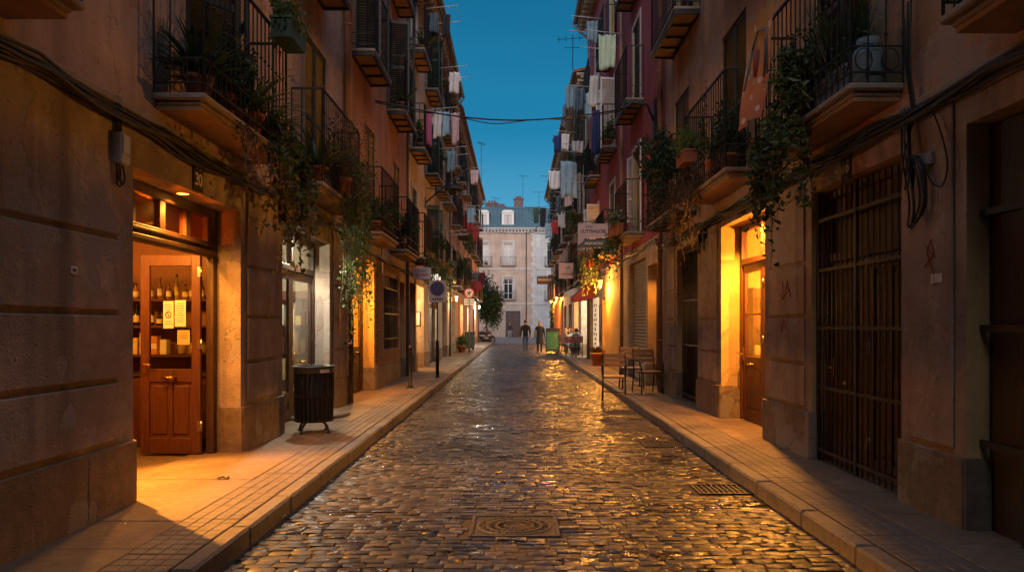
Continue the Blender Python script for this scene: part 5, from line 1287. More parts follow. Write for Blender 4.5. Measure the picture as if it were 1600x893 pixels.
bistro('dark café chair under the person seated by the cream awning', (2.80, 37.0, .122), R(180), M_woodd, False, cg)
bistro('empty dark red café chair at the kerb nearer the flower pot', (2.44, 31.2, .122), R(-10), dk, False, cg)
# menu board
t = thing('menu_board', 'green A-frame menu board with chalk scribbles standing in the street by the café', 'menu board', (2.02, 38.6, .0), R(176))
for e in (1, -1):
    m = MB(); y0 = .32 * e
    vs = [(-.38, y0, .12), (.38, y0, .12), (.38, .03 * e, 1.28), (-.38, .03 * e, 1.28)]; dy = .03 * e
    m.add(vs + [(x, y + dy, z) for x, y, z in vs], [(0, 1, 2, 3), (4, 5, 6, 7), (0, 1, 5, 4), (1, 2, 6, 5), (2, 3, 7, 6), (3, 0, 4, 7)])
    for x in (-.34, .34): m.tube([(x, y0 + .03 * e, .0), (x, y0, .14)], .02, 5)
    o = m.build('board_frame', M_woodv, t)
    m = MB(); vs = [(-.32, .336 * e, .2), (.32, .336 * e, .2), (.32, .096 * e, 1.16), (-.32, .096 * e, 1.16)]; m.add(vs, [(0, 1, 2, 3)]); m.build('chalk_face', mat('green_chalk_face', (.045, .16, .06), .7, .2, 5), o)
    if e == 1:
        m = MB(); rr = random.Random(5)
        for k in range(16):
            z = .28 + k * .053; x = rr.uniform(-.28, -.05); y = .346 - .25 * (z - .2); m.tube([(x + q * .05, y + .004, z + rr.uniform(-.015, .015)) for q in range(rr.randint(3, 6))], .006, 4)
        m.build('chalk_writing', mat('pale_chalk', (.5, .62, .4), .8), o)
m = MB(); m.box(-.39, .39, -.06, .06, 1.27, 1.36, 0, .008); m.build('header', M_woodv, t)

# ================================================================== plants
def leaf_quads(mb_v, p, d, ln, wd, up=None):
    d = d / (np.linalg.norm(d, axis=1, keepdims=True) + 1e-9); r = rng.normal(0, 1, p.shape); s = np.cross(d, r); s /= (np.linalg.norm(s, axis=1, keepdims=True) + 1e-9)
    nn = np.cross(d, s)
    ln = ln[:, None]; wd = wd[:, None]
    ln = ln * rng.lognormal(-.06, .32, ln.shape); wd = wd * rng.uniform(.8, 1.25, wd.shape)
    fold = rng.uniform(.25, .8, ln.shape); bend = rng.uniform(-.18, .05, ln.shape)
    mid = p + d * ln * .42; up_ = nn * wd * fold; tip = p + d * ln + nn * ln * bend
    l0 = np.stack([p, mid - s * wd + up_, p + d * ln * .72 - s * wd * .55 + up_ * .6 + nn * ln * bend * .5, tip], 1)       # two halves folded on the midrib
    l1 = np.stack([p, tip, p + d * ln * .72 + s * wd * .55 + up_ * .6 + nn * ln * bend * .5, mid + s * wd + up_], 1)
    return np.stack([l0, l1], 1).reshape(-1, 3)
def mesh_quads(name, V, m):
    n = len(V) // 4; me = bpy.data.meshes.new(name); me.vertices.add(len(V)); me.vertices.foreach_set('co', V.astype(np.float32).ravel())
    me.loops.add(n * 4); me.loops.foreach_set('vertex_index', np.arange(n * 4, dtype=np.int32)); me.polygons.add(n)
    me.polygons.foreach_set('loop_start', np.arange(0, n * 4, 4, dtype=np.int32)); me.polygons.foreach_set('loop_total', np.full(n, 4, dtype=np.int32)); me.update(calc_edges=True); me.materials.append(m); return me
def bush_mesh(rx, ry, rz, n, ln, clumps=14, c=(0, 0, 0), m=None, droop=0.0):
    C = rng.normal(0, .55, (clumps, 3)); C = C / np.maximum(1, np.linalg.norm(C, axis=1, keepdims=True)); C *= rng.uniform(.5, 1.0, (clumps, 1)); C[:, 2] -= droop * (C[:, 0] ** 2 + C[:, 1] ** 2)
    k = rng.integers(0, clumps, n); P = C[k] + rng.normal(0, .20, (n, 3)); R_ = np.array([rx, ry, rz]); D = P * .6 + rng.normal(0, .7, (n, 3)) + np.array([0, 0, .15 - droop])
    return mesh_quads('foliage', leaf_quads(None, P * R_ + np.array(c), D, rng.uniform(.6, 1.3, n) * ln, rng.uniform(.18, .34, n) * ln), m or L_green), [tuple(np.array(c) + q * R_) for q in C]
def strap_mesh(n, ln, wd, m, c=(0, 0, 0), up=1.0, gravity=1.1):
    V = []
    for i in range(n):
        a = random.uniform(0, 6.283); e = random.uniform(.25, 1.25) * up; L_ = ln * random.uniform(.6, 1.1); d = np.array([math.cos(a) * math.cos(e), math.sin(a) * math.cos(e), math.sin(e)]); p = np.array(c) + np.array([math.cos(a), math.sin(a), 0]) * .02
        s = np.array([-math.sin(a), math.cos(a), 0]); prev = (p - s * wd * .5, p + s * wd * .5); K = 6
        for k in range(1, K + 1):
            p = p + d * L_ / K; d = d + np.array([0, 0, -gravity / K * (.4 + k / K)]); d /= np.linalg.norm(d); w_ = wd * (1 - (k / K) ** 2) * .5 + .0008
            cur = (p - s * w_, p + s * w_); V += [prev[0], prev[1], cur[1], cur[0]]; prev = cur
    return mesh_quads('foliage', np.array(V), m)
def grass_mesh(n, h, spread, m, c=(0, 0, 0)):
    V = []
    for i in range(n):
        a = random.uniform(0, 6.283); r = spread * math.sqrt(random.random()); p = np.array(c) + np.array([r * .4 * math.cos(a), r * .4 * math.sin(a), 0]); d = np.array([math.cos(a) * .5 * random.random(), math.sin(a) * .5 * random.random(), 1.0]); s = np.array([-math.sin(a), math.cos(a), 0]) * .006; q = p + d * h * random.uniform(.5, 1.1); md = (p + q) / 2 + np.array([0, 0, .03]); V += [p - s, p + s, md + s, md - s, md - s, md + s, q + s * .2, q - s * .2]
    return mesh_quads('foliage', np.array(V), m)
def vine_parts(starts, drop, n_leaf, ln, m, sway=.10, out=(0, 0, 0)):
    st = MB(); P = []; D = []
    for (x, y, z) in starts:
        L_ = drop * random.choice((.25, .45, .6, .8, 1.0, 1.15)) * random.uniform(.85, 1.1); k = max(4, int(L_ / .09)); p = np.array([x, y, z], float); v = np.array([random.uniform(-.3, .3), random.uniform(.0, .4), .15]) + np.array(out); pts = [tuple(p)]
        for i in range(k):
            v = v * .75 + np.array([random.gauss(0, sway), random.gauss(0, sway * .6), -.42]); v /= max(.6, np.linalg.norm(v)); p = p + v * L_ / k; pts.append(tuple(p))
            for _ in range(max(1, int(n_leaf / k))): P.append(p + rng.normal(0, .03, 3)); D.append(rng.normal(0, 1, 3) + np.array([0, .3, -.3]))
        st.tube(pts, random.choice((.003, .004, .006)), 4, cap=False)
    n = len(P); q_ = rng.random(n) < .12; global LAST_DEAD
    LAST_DEAD = mesh_quads('dead_leaves', leaf_quads(None, np.array(P)[q_], np.array(D)[q_], rng.uniform(.5, 1.2, q_.sum()) * ln, rng.uniform(.2, .35, q_.sum()) * ln), L_dry)
    return st.mesh('stems', [M_stem]), mesh_quads('foliage', leaf_quads(None, np.array(P), np.array(D), rng.uniform(.6, 1.35, n) * ln, rng.uniform(.25, .4, n) * ln), m)
def pot_mesh(r, h, box=None, m=None):
    mb = MB()
    if box: w_, d_ = box; mb.prism([(-w_ * .92, 0), (w_ * .92, 0), (w_, h), (-w_, h)], -d_, d_); mb.box(-w_ - .012, w_ + .012, -d_ - .012, d_ + .012, h - .03, h + .004, 0, .005)
    else: mb.lathe([(r * .68, 0), (r * .93, h * .82), (r * 1.06, h * .82), (r * 1.08, h), (r * .93, h), (r * .9, h * .9), (0, h * .9)], 18)
    return mb.mesh('pot', [m or M_terra])
def plant(label, side, s, d, z, parts, pot=None, name='potted_plant', cat='plant', group=None):
    t = thing(name, label, cat, FP(side, s, d, z), frz(side), group)
    if pot: link('pot', pot, t)
    for n_, me_ in parts: link(n_, me_, t)
    return t
def with_stems(bm):
    me_, C = bm; st = MB()
    for c in C: st.tube([(c[0] * .1, c[1] * .1, 0), (c[0] * .5, c[1] * .5, c[2] * .5), c], .005, 4, cap=False)
    return [('stems', st.mesh('stems', [M_stem])), ('foliage', me_)]
SL = 3.535; SR = 3.515
# left near balcony
plant('dark spiky leaved plant potted at the near end of the left vine balcony', -1, 6.28, .27, SL, [('foliage', strap_mesh(80, .62, .04, L_dark, (0, 0, .2)))], pot_mesh(.13, .22))
plant('bushy small leaved plant in a terracotta pot, middle of the left vine balcony', -1, 6.85, .25, SL, with_stems(bush_mesh(.30, .24, .34, 1500, .06, 16, (0, 0, .48), L_dark)), pot_mesh(.14, .24))
plant('leafy upright plant beside the spiky one on the left vine balcony', -1, 7.2, .22, SL, with_stems(bush_mesh(.26, .22, .40, 1200, .06, 14, (0, 0, .5), L_green)), pot_mesh(.12, .22))
plant('large arching green spider plant spilling over the left vine balcony', -1, 7.42, .30, SL + .03, [('foliage', strap_mesh(110, .75, .034, L_green, (0, 0, .2), 1.0, 1.5))], pot_mesh(.14, .2))
plant('pale arching spider plant at the far end of the left vine balcony', -1, 7.98, .31, SL, [('foliage', strap_mesh(90, .6, .03, L_lime, (0, 0, .2), .9, 1.6))], pot_mesh(.12, .2))
a, c = vine_parts([(random.uniform(-.45, .40), .02, random.uniform(-.1, .3)) for _ in range(30)], 1.3, 40, .08, L_green, .16)
plant('long leafy creeper trailing from the far end of the left vine balcony', -1, 8.0, .46, SL, [('stems', a), ('foliage', c), ('dead_leaves', LAST_DEAD)], None, 'trailing_plant')
a, c = vine_parts([(random.uniform(-.8, .8), .02, 0) for _ in range(22)], .55, 8, .045, L_dry, .22)
plant('thin half bare twigs hanging below the left vine balcony', -1, 7.2, .46, SL - .06, [('stems', a), ('foliage', c), ('dead_leaves', LAST_DEAD)], None, 'trailing_plant')
plant('bushy plant trailing from a dark green flower box hung on the left balcony rail', -1, 7.75, .60, 4.62, with_stems(bush_mesh(.34, .2, .26, 1400, .05, 16, (0, 0, .3), L_green, .5)), pot_mesh(0, .22, (.26, .11), mat('dark_green_plastic', (.015, .05, .035), .5)), 'flower_box')
# left second balcony
plant('reddish twiggy shrub leaning over the second left balcony', -1, 10.85, .42, SL, with_stems(bush_mesh(.75, .34, .6, 1500, .045, 34, (0, .12, .55), L_dry)), pot_mesh(.16, .26))
plant('broad arching leaves in a pot at the near end of the second left balcony', -1, 9.95, .30, SL, [('foliage', strap_mesh(50, .7, .06, L_green, (0, 0, .22), 1.0, 1.1))], pot_mesh(.14, .24))
plant('green bush in a pot behind the twiggy shrub on the second left balcony', -1, 11.5, .25, SL, with_stems(bush_mesh(.32, .25, .36, 1300, .055, 16, (0, 0, .5), L_green)), pot_mesh(.14, .24))
a, c = vine_parts([(random.uniform(-.6, .6), random.uniform(-.1, .12), random.uniform(.0, .75)) for _ in range(60)], 1.9, 60, .06, L_lime, .11)
plant('thick curtain of hanging creeper below the second left balcony', -1, 11.35, .46, SL, [('stems', a), ('foliage', c), ('dead_leaves', LAST_DEAD)], None, 'trailing_plant')
st = MB(); P = []; D = []
for k in range(7):
    pts = []; ph = random.random() * 6
    for i in range(40): z = .12 + i * .088; q = (.05 * math.sin(z * 3 + ph) + random.gauss(0, .006), .05 + .03 * math.cos(z * 4 + ph * 2), z); pts.append(q); P += [np.array(q) + rng.normal(0, .05, 3) for _ in range(1 + int(7 * max(0, (z - 1.4) / 2)))]
    st.tube(pts, .010, 5)
P = np.array(P); n = len(P)
plant('dry twisted climbing stems on the wall beside the yellow doorway', -1, 12.86, .04, 0, [('stems', st.mesh('stems', [M_stem])), ('foliage', mesh_quads('foliage', leaf_quads(None, P, rng.normal(0, 1, P.shape), rng.uniform(.5, 1.2, n) * .06, rng.uniform(.2, .3, n) * .06), L_dry))], None, 'climbing_plant')
# right near balcony
gb = mat('blue_grey_planter', (.14, .18, .19), .6, .15, 6)
plant('straggly grass plant in a blue grey planter box on the nearest right balcony', 1, 6.25, .24, SR, [('foliage', grass_mesh(420, .62, .36, L_dark, (0, 0, .22)))] + with_stems(bush_mesh(.34, .2, .32, 900, .05, 14, (0, 0, .5), L_green)), pot_mesh(0, .24, (.30, .13), gb), 'flower_box')
plant('leafy bush in a pot in the middle of the nearest right balcony', 1, 6.85, .28, SR, with_stems(bush_mesh(.32, .28, .42, 1700, .06, 18, (0, .05, .5), L_green)), pot_mesh(.14, .24))
plant('dark leafy bush beside the orange banner on the nearest right balcony', 1, 7.0, .24, SR, with_stems(bush_mesh(.30, .22, .40, 1700, .06, 18, (0, .08, .45), L_dark)), pot_mesh(.14, .24))
a, c = vine_parts([(u_, random.uniform(-.05, .1), random.uniform(-.1, .5 if u_ < .1 else .05)) for u_ in [random.uniform(-.75, .85) for _ in range(30)]], .80, 38, .075, L_green, .15)
plant('long leafy creeper hanging from the nearest right balcony', 1, 7.15, .46, SR, [('stems', a), ('foliage', c), ('dead_leaves', LAST_DEAD)], None, 'trailing_plant')
a, c = vine_parts([(random.uniform(-.2, .5), random.uniform(0, .1), 0) for _ in range(9)], 1.35, 17, .09, L_dark, .16)
plant('few long leafy strands dangling lowest beside the lit shop pier', 1, 7.05, .47, SR, [('stems', a), ('foliage', c), ('dead_leaves', LAST_DEAD)], None, 'trailing_plant')
t = thing('gas_bottle', 'blue grey gas bottle standing on the nearest right balcony', 'gas bottle', FP(1, 5.86, .22, SR)); t.scale = (.95, .95, .72); m = MB(); m.lathe([(.12, 0), (.135, .03), (.135, .36), (.11, .44), (.05, .47), (.05, .50)], 18); m.build('cylinder', gb, t); m = MB(); m.lathe([(.09, .48), (.095, .56), (.085, .56), (.08, .48)], 16, cap=False); m.lathe([(.02, .5), (.02, .55)], 8); m.build('collar', gb, t)
# second / third right balconies
plant('light green ball of feathery foliage hung on the second right balcony rail', 1, 10.6, .58, 3.95, [('foliage', grass_mesh(900, .34, .32, L_lime, (0, 0, .12)))] + with_stems(bush_mesh(.34, .24, .22, 1500, .04, 18, (0, 0, .3), L_lime)), pot_mesh(0, .18, (.26, .1), M_terra), 'flower_box')
plant('potted shrub at the near end of the second right balcony', 1, 9.5, .28, SR + .09, with_stems(bush_mesh(.26, .24, .36, 1100, .055, 15, (0, 0, .48), L_dark)), pot_mesh(.13, .24))
plant('terracotta pot with a small leafy plant by the second right balcony rail', 1, 9.95, .32, SR + .09, with_stems(bush_mesh(.22, .2, .26, 700, .05, 12, (0, 0, .42), L_green)), pot_mesh(.15, .26))
plant('thin climber winding up the second right balcony railing', 1, 10.1, .46, SR + .09, with_stems(bush_mesh(.12, .05, .6, 320, .045, 16, (0, 0, .65), L_dark)), None, 'climbing_plant')
a, c = vine_parts([(random.uniform(-.9, .9), random.uniform(-.05, .12), random.uniform(0, .4)) for _ in range(46)], .95, 34, .045, L_dry, .2)
plant('dry brownish creeper hanging under the second right balcony', 1, 11.1, .46, SR + .1, [('stems', a), ('foliage', c), ('dead_leaves', LAST_DEAD)], None, 'trailing_plant')
plant('large dark leafy bush bulging over the third right balcony rail', 1, 12.7, .52, 4.1, with_stems(bush_mesh(.62, .36, .46, 3000, .075, 30, (0, .05, .4), L_dark)), pot_mesh(.2, .26), 'potted_plant')
a, c = vine_parts([(random.uniform(-.5, .5), random.uniform(-.05, .12), random.uniform(0, .3)) for _ in range(26)], .9, 30, .06, L_dark, .2)
plant('dark creeper trailing below the bush on the third right balcony', 1, 12.6, .5, 3.95, [('stems', a), ('foliage', c), ('dead_leaves', LAST_DEAD)], None, 'trailing_plant')

# small pots on the farther balconies: a few kinds, copied
KIND = {}
def far_plant(kind, label, side, s, d, z, sc=1.0, group='potted plants on the farther balconies'):
    if kind not in KIND:
        if kind == 'bush': KIND[kind] = (pot_mesh(.14, .24), with_stems(bush_mesh(.3, .26, .32, 700, .075, 14, (0, 0, .46), L_green)))
        if kind == 'dark': KIND[kind] = (pot_mesh(.15, .24), with_stems(bush_mesh(.34, .28, .42, 800, .08, 14, (0, 0, .5), L_dark)))
        if kind == 'spiky': KIND[kind] = (pot_mesh(.14, .24), [('foliage', strap_mesh(46, .55, .04, L_green, (0, 0, .22)))])
        if kind == 'flower': KIND[kind] = (pot_mesh(0, .2, (.4, .11)), with_stems(bush_mesh(.5, .22, .2, 700, .06, 18, (0, .05, .3), L_green, .3)) + [('blossom', bush_mesh(.5, .24, .2, 150, .06, 18, (0, .06, .34), L_flower, .3)[0])])
        if kind == 'red': KIND[kind] = (pot_mesh(0, .2, (.4, .11)), with_stems(bush_mesh(.5, .22, .2, 700, .06, 18, (0, .05, .3), L_green, .3)) + [('blossom', bush_mesh(.5, .24, .2, 180, .06, 18, (0, .06, .34), L_redfl, .3)[0])])
        if kind == 'trail':
            a, c = vine_parts([(random.uniform(-.5, .5), random.uniform(-.05, .1), random.uniform(0, .2)) for _ in range(20)], .9, 26, .08, L_lime, .2); KIND[kind] = (pot_mesh(0, .18, (.4, .11)), [('stems', a), ('foliage', c)])
    p_, q = KIND[kind]; t = plant(label, side, s, d, z, q, p_, group=group); t.scale = (sc,) * 3; t.rotation_euler.z += random.uniform(-.2, .2); return t
fb = SL - .12
for k, lab, sd, s, d, z, sc in (
    ('spiky', 'red potted spiky plant on the balcony above the yellow doorway', -1, 14.35, .26, fb, 1.0), ('bush', 'bushy pot on the balcony above the yellow doorway', -1, 15.0, .26, fb, 1.0), ('dark', 'dark potted shrub at the far end above the yellow doorway', -1, 15.6, .26, fb, .9),
    ('dark', 'dark shrub on the balcony above the dark red shopfront', -1, 18.0, .26, fb, 1.0),
    ('spiky', 'spiky potted plant on the second storey of the terracotta building', -1, 17.4, .26, Z2 + .15, 1.1), ('bush', 'green potted bush on the second storey of the terracotta building', -1, 18.1, .26, Z2 + .15, 1.0),
    ('bush', 'green pot on the third storey of the terracotta building', -1, 17.5, .26, Z3 + .13, 1.1), ('dark', 'dark pot on the third storey of the terracotta building', -1, 18.2, .26, Z3 + .13, 1.0),
    ('trail', 'trailing greenery under the first balcony of the cream building', -1, 21.4, .46, SL, 1.0), ('dark', 'dark shrub on the first storey of the cream building, nearer end', -1, 24.6, .28, SL, 1.2), ('trail', 'thick trailing greenery on the first storey of the cream building, second balcony', -1, 25.1, .46, SL, 1.3), ('flower', 'white flowers in a box on the cream building, third balcony of the first storey', -1, 27.9, .46, SL, 1.1),
    ('bush', 'bushy pot on the middle storey of the cream building, first balcony', -1, 21.2, .26, Z2 + .13, 1.1), ('dark', 'shrub on the middle storey of the cream building, second balcony', -1, 24.8, .26, Z2 + .13, 1.1), ('spiky', 'spiky pot on the top storey of the cream building, nearest balcony', -1, 21.3, .26, Z3, 1.2), ('bush', 'bushy pot on the top storey of the cream building, second balcony', -1, 24.7, .26, Z3, 1.1),
    ('dark', 'dark shrub on the first storey of the rose building, nearest balcony', -1, 34.6, .3, 3.43, 1.4), ('red', 'red blossoms in a box on the first storey of the rose building', -1, 38.2, .46, 3.43, 1.2), ('bush', 'green bush on the first storey of the rose building, third balcony', -1, 41.8, .3, 3.43, 1.4), ('trail', 'trailing plants on the middle storey of the rose building', -1, 38.3, .46, 6.33, 1.2), ('dark', 'dark bush on the middle storey of the rose building, farther balcony', -1, 45.6, .3, 6.33, 1.4),
    ('flower', 'white flower box on the first balcony of the red building', 1, 18.3, .47, 3.86, 1.3), ('trail', 'greenery trailing from the first balcony of the red building', 1, 18.9, .46, 3.86, 1.0), ('trail', 'yellow green fern spilling over the balcony above the yellow shopfront', 1, 23.9, .47, 3.86, 1.4), ('dark', 'dark bush on the balcony above the yellow shopfront', 1, 23.0, .28, 3.86, 1.2),
    ('bush', 'green pot on the middle storey of the red building', 1, 22.3, .26, 7.13, 1.1), ('dark', 'dark pot on the middle storey of the red building, farthest balcony', 1, 27.0, .26, 7.13, 1.1), ('red', 'red flower box on the first storey of the red building, farthest balcony', 1, 27.2, .46, 3.86, 1.1),
    ('bush', 'green pot on the first storey of the far right building, nearest balcony', 1, 32.2, .3, 3.53, 1.3), ('dark', 'dark shrub on the first storey of the far right building, second balcony', 1, 36.2, .3, 3.53, 1.3), ('trail', 'trailing plant on the middle storey of the far right building', 1, 32.3, .46, 6.53, 1.2), ('dark', 'dark shrub on the middle storey of the far right building, second balcony', 1, 36.0, .3, 6.53, 1.3), ('bush', 'green shrub on the top storey of the far right building', 1, 36.3, .3, 9.43, 1.3), ('dark', 'dark shrub on the top storey of the far right building, farther along', 1, 43.9, .3, 9.43, 1.4)):
    far_plant(k, lab, sd, s, d, z, sc)
plant('dry grasses in a terracotta pot on the right pavement by the lit panel', 1, 24.6, .30, .122, [('foliage', grass_mesh(200, .3, .5, L_dry, (0, 0, .4)))] + with_stems(bush_mesh(.2, .2, .14, 300, .06, 12, (0, 0, .5), L_dry)), pot_mesh(.24, .46))
plant('round green bush in a low pot on the left pavement by the orange shop', -1, 36.4, .3, .122, with_stems(bush_mesh(.42, .36, .34, 1500, .08, 20, (0, 0, .55), L_lime)), pot_mesh(.24, .34))
a = MB(); P = []
for k in range(10):
    x = random.uniform(-1.5, 1.5); pts = [(x, .05, .1)]
    for i in range(14): x += random.gauss(0, .08); pts.append((x, .06, .1 + (i + 1) * .21)); P += [np.array(pts[-1]) + rng.normal(0, .16, 3) * np.array([1, .4, 1]) for _ in range(12)]
    a.tube(pts, .02, 4)
P = np.array(P); n = len(P); plant('dark ivy climbing the far right corner under the dark sign', 1, 58.3, .02, 0, [('stems', a.mesh('stems', [M_stem])), ('foliage', mesh_quads('foliage', leaf_quads(None, P, rng.normal(0, 1, P.shape), rng.uniform(.7, 1.2, n) * .16, rng.uniform(.3, .45, n) * .16), L_dark))], None, 'climbing_plant')
for s, z, lab in ((44, 3.53, 'far dark shrub on the first storey, right row near the orange pilasters'), (51.7, 6.53, 'far dark shrub on the middle storey, right row end'), (47.8, 9.43, 'far dark shrub on the top storey, right row end')): far_plant('dark', lab, 1, s, .3, z, 1.5)
# street tree
t = thing('street_tree', 'round dark leafy street tree at the far left end of the street', 'tree', (-2.55, 61.5, 0))
m = MB(); m.tube([(0, 0, 0), (.03, 0, .9), (-.03, .02, 1.7), (.02, 0, 2.4)], [.11, .09, .085, .07], 8)
me_, C = bush_mesh(1.55, 1.3, 2.2, 6500, .2, 38, (0, 0, 3.6), L_dark)
for c in C[:16]: m.tube([(0, 0, 1.7 + random.random() * .5), (c[0] * .45, c[1] * .45, 2.2 + (c[2] - 2.2) * .5), c], [.05, .03, .012], 5)
m.build('trunk', M_stem, t); link('crown', me_, t)
m = MB(); m.lathe([(.42, 0), (.48, .5), (.5, .55), (.44, .55), (.42, .45), (0, .45)], 16); tag(m.build('tree_planter', M_iron, None, (-2.55, 61.5, .002)), 'round dark planter at the foot of the street tree', 'planter')
# ================================================================== laundry
def cloth(name, label, loc, rz, outline, m_, w_, h, seed=0, th=.006):
    """hanging garment: outline columns (x0, x1 of each row) from the top down, folded sheet with real thickness"""
    w_ *= .86; h *= .86; rr = random.Random(seed); ny = 9; nx = 13; ph = rr.random() * 6; fr = rr.uniform(14, 22); mb = MB(); V = []
    for side_ in (0, 1):
        for j in range(ny):
            v = j / (ny - 1); x0, x1 = outline(v)
            for i in range(nx):
                u = i / (nx - 1); x = (x0 + (x1 - x0) * u) * w_; y = (.022 + .045 * v) * math.sin(fr * x / max(w_, .4) + ph + v * 1.6) + .03 * v * math.sin(ph + 9 * x + 4 * v); V.append((x * (1 - .05 * v), y + (th if side_ else 0), -h * v * (1 + .05 * math.sin(u * 5 + ph)) - .035 * abs(math.sin(u * 6.28)) * (1 - v)))
    F = []; n = nx * ny
    for j in range(ny - 1):
        for i in range(nx - 1):
            a = j * nx + i; F += [(a, a + 1, a + nx + 1, a + nx), (n + a, n + a + nx, n + a + nx + 1, n + a + 1)]
    for j in range(ny - 1):
        for a in (j * nx, j * nx + nx - 1): F.append((a, a + nx, n + a + nx, n + a))
    for i in range(nx - 1):
        for a in (i, (ny - 1) * nx + i): F.append((a, a + 1, n + a + 1, n + a))
    mb.add(V, F, 0, True); o = mb.build(name, m_, None, loc, rz); return tag(o, label, {'towel': 'towel', 'bed_sheet': 'sheet', 'shirt': 'shirt', 'trousers': 'trousers', 'dress': 'dress'}.get(name, 'laundry'), 'laundry hanging from the balconies')
rect = lambda v: (-.5, .5)
shirt = lambda v: (-.40 - .5 * v, .40 + .5 * v) if v < .45 else (-.38 - .06 * v, .38 + .06 * v)
dress = lambda v: (-.3 - .25 * v, .3 + .25 * v)
trous = lambda v: (-.4 + .05 * v, .4 - .05 * v)
def cm(n, c): return mat(n, c, .9, .12, 6, .2, 60)
cw = cm('white_cotton', (.62, .6, .58)); cg_ = cm('pale_green_towel', (.50, .62, .46)); cb = cm('grey_blue_cotton', (.17, .26, .32)); cp = cm('pink_cotton', (.5, .12, .22)); cn = cm('navy_cotton', (.02, .035, .13)); cs = cm('slate_denim', (.07, .11, .15)); cl = cm('light_blue_cotton', (.30, .46, .56)); cr = cm('red_cotton', (.4, .05, .05)); ck = cm('black_cotton', (.02, .02, .025)); cpk = cm('pale_pink_cotton', (.6, .42, .44))
def rack(side, s, z, label, L=1.1, out_=.95, d0=.44):
    t = wallthing('drying_rack', label, 'clothes rack', side, s, d0, z, 'drying racks on the balconies'); m = MB()
    for x in (-L / 2, L / 2): m = MB(); m.tube([(x, -.02, .0), (x, out_, .10)], .012, 5); m.build('arm', M_greypl, t)
    m = MB()
    for k in range(4): y = out_ * (k + 1) / 4 - .05; m.tube([(-L / 2, y, .105 * y / out_), (L / 2, y, .105 * y / out_)], .006, 4)
    m.build('line', M_white, t); return t
rack(1, 18.6, 9.0, 'drying rack with a pale green towel on the red building'); rack(1, 22.9, 11.25, 'drying rack high on the red building by the gutter pipe'); rack(1, 24.2, 9.5, 'drying rack with grey blue washing against the sky'); rack(1, 27.2, 8.3, 'drying rack with navy washing on the farther red balcony'); rack(-1, 21.4, 7.9, 'drying rack with pink and white washing on the left'); rack(-1, 21.4, 10.9, 'drying rack at the top of the cream building'); rack(-1, 25, 4.75, 'white drying rack low on the cream building'); rack(1, 26.5, 7.0, 'drying rack with white cloths lower on the red building')
for sd, s, z, lab in ((1, 32.75, 10.33, 'rack with white and navy washing at the top of the far right building'), (1, 32.7, 7.52, 'rack with slate and pink washing on the far right building'), (1, 40.45, 7.40, 'rack with red and blue washing farther along the right row'), (1, 40.0, 10.22, 'rack with a white sheet at the top, farther along the right row'), (-1, 24.9, 7.62, 'rack with a grey blue towel on the cream building'),
    (-1, 25.2, 10.52, 'rack with a white shirt at the top of the cream building'), (-1, 38.4, 9.92, 'rack with a pale towel at the top of the rose building'), (-1, 34.6, 7.22, 'rack with a light blue shirt on the rose building'), (-1, 41.5, 7.22, 'rack with a red shirt on the rose building'), (-1, 45, 4.82, 'rack with maroon and grey shirts low on the rose building'), (1, 52, 10.12, 'rack with dark washing near the far right end'), (1, 36, 7.22, 'rack with a white cloth beyond the red building')): rack(sd, s, z, lab, 1.1 if s != 52 else 1.4, .95 if s != 52 else 1.3)
cloth('towel', 'pale green striped towel hanging high on the right against the red wall', (2.36, 18.2, 9.05), 0, rect, cg_, .52, 1.05, 1)
cloth('towel', 'white cloth hanging beside the pale green towel', (2.18, 19.6, 8.5), 0, dress, cw, .40, 1.0, 2)
cloth('trousers', 'grey blue trousers hanging outermost against the sky, right row', (1.85, 23.7, 9.62), R(20), trous, cb, .55, .95, 3)
cloth('shirt', 'slate shirt hanging between the grey blue trousers and the wall', (2.2, 24.0, 9.62), R(12), shirt, cs, .42, .95, 4)
cloth('towel', 'narrow grey cloth hanging lowest at the outer rack end', (1.70, 24.5, 9.2), R(30), rect, cm('grey_cotton', (.16, .17, .2)), .2, .95, 5)
cloth('shirt', 'light blue shirt hanging nearest the red wall below the gutter', (2.5, 24.3, 9.55), 0, shirt, cl, .36, 1.0, 6)
cloth('bed_sheet', 'large light blue sheet hanging on the far red balcony', (2.06, 27.3, 7.9), R(10), rect, cl, .75, 1.65, 7)
cloth('dress', 'long navy dress hanging on the red building', (2.62, 22.6, 8.45), R(5), rect, cn, .36, 1.7, 8)
cloth('shirt', 'black shirt hanging beside the light blue sheet', (2.42, 26.6, 7.95), 0, shirt, ck, .34, .8, 9)
cloth('towel', 'white towel over the rack above the light blue sheet', (2.3, 26.0, 8.35), R(8), rect, cw, .5, .5, 10)
cloth('towel', 'grey towel on the highest rack by the gutter pipe', (2.45, 22.6, 11.3), R(5), rect, cb, .4, .8, 11)
cloth('dress', 'bright pink dress hanging on the left row rack', (-2.62, 20.95, 7.95), 0, rect, cp, .28, 1.25, 12)
cloth('shirt', 'white shirt hanging on the left row rack beside the pink dress', (-2.36, 21.1, 7.95), R(-8), shirt, cw, .36, .95, 13)
cloth('towel', 'pale blue cloth on the left row rack between white shirts', (-2.12, 21.2, 7.97), R(-12), rect, cl, .28, .85, 14)
cloth('towel', 'pale pink cloth at the outer end of the left row rack', (-1.85, 21.4, 8.0), R(-10), rect, cpk, .32, 1.1, 15)
cloth('trousers', 'black trousers hanging at the top of the cream building', (-2.1, 21.2, 10.9), R(-10), trous, ck, .36, .8, 16)
cloth('towel', 'dark blue cloth hanging at the top of the cream building', (-2.45, 21.1, 10.9), R(-6), rect, cs, .35, .7, 17)
cloth('shirt', 'red shirt on the rose building middle storey', (-2.4, 41.5, 7.3), R(-10), shirt, cr, .5, 1.0, 18)
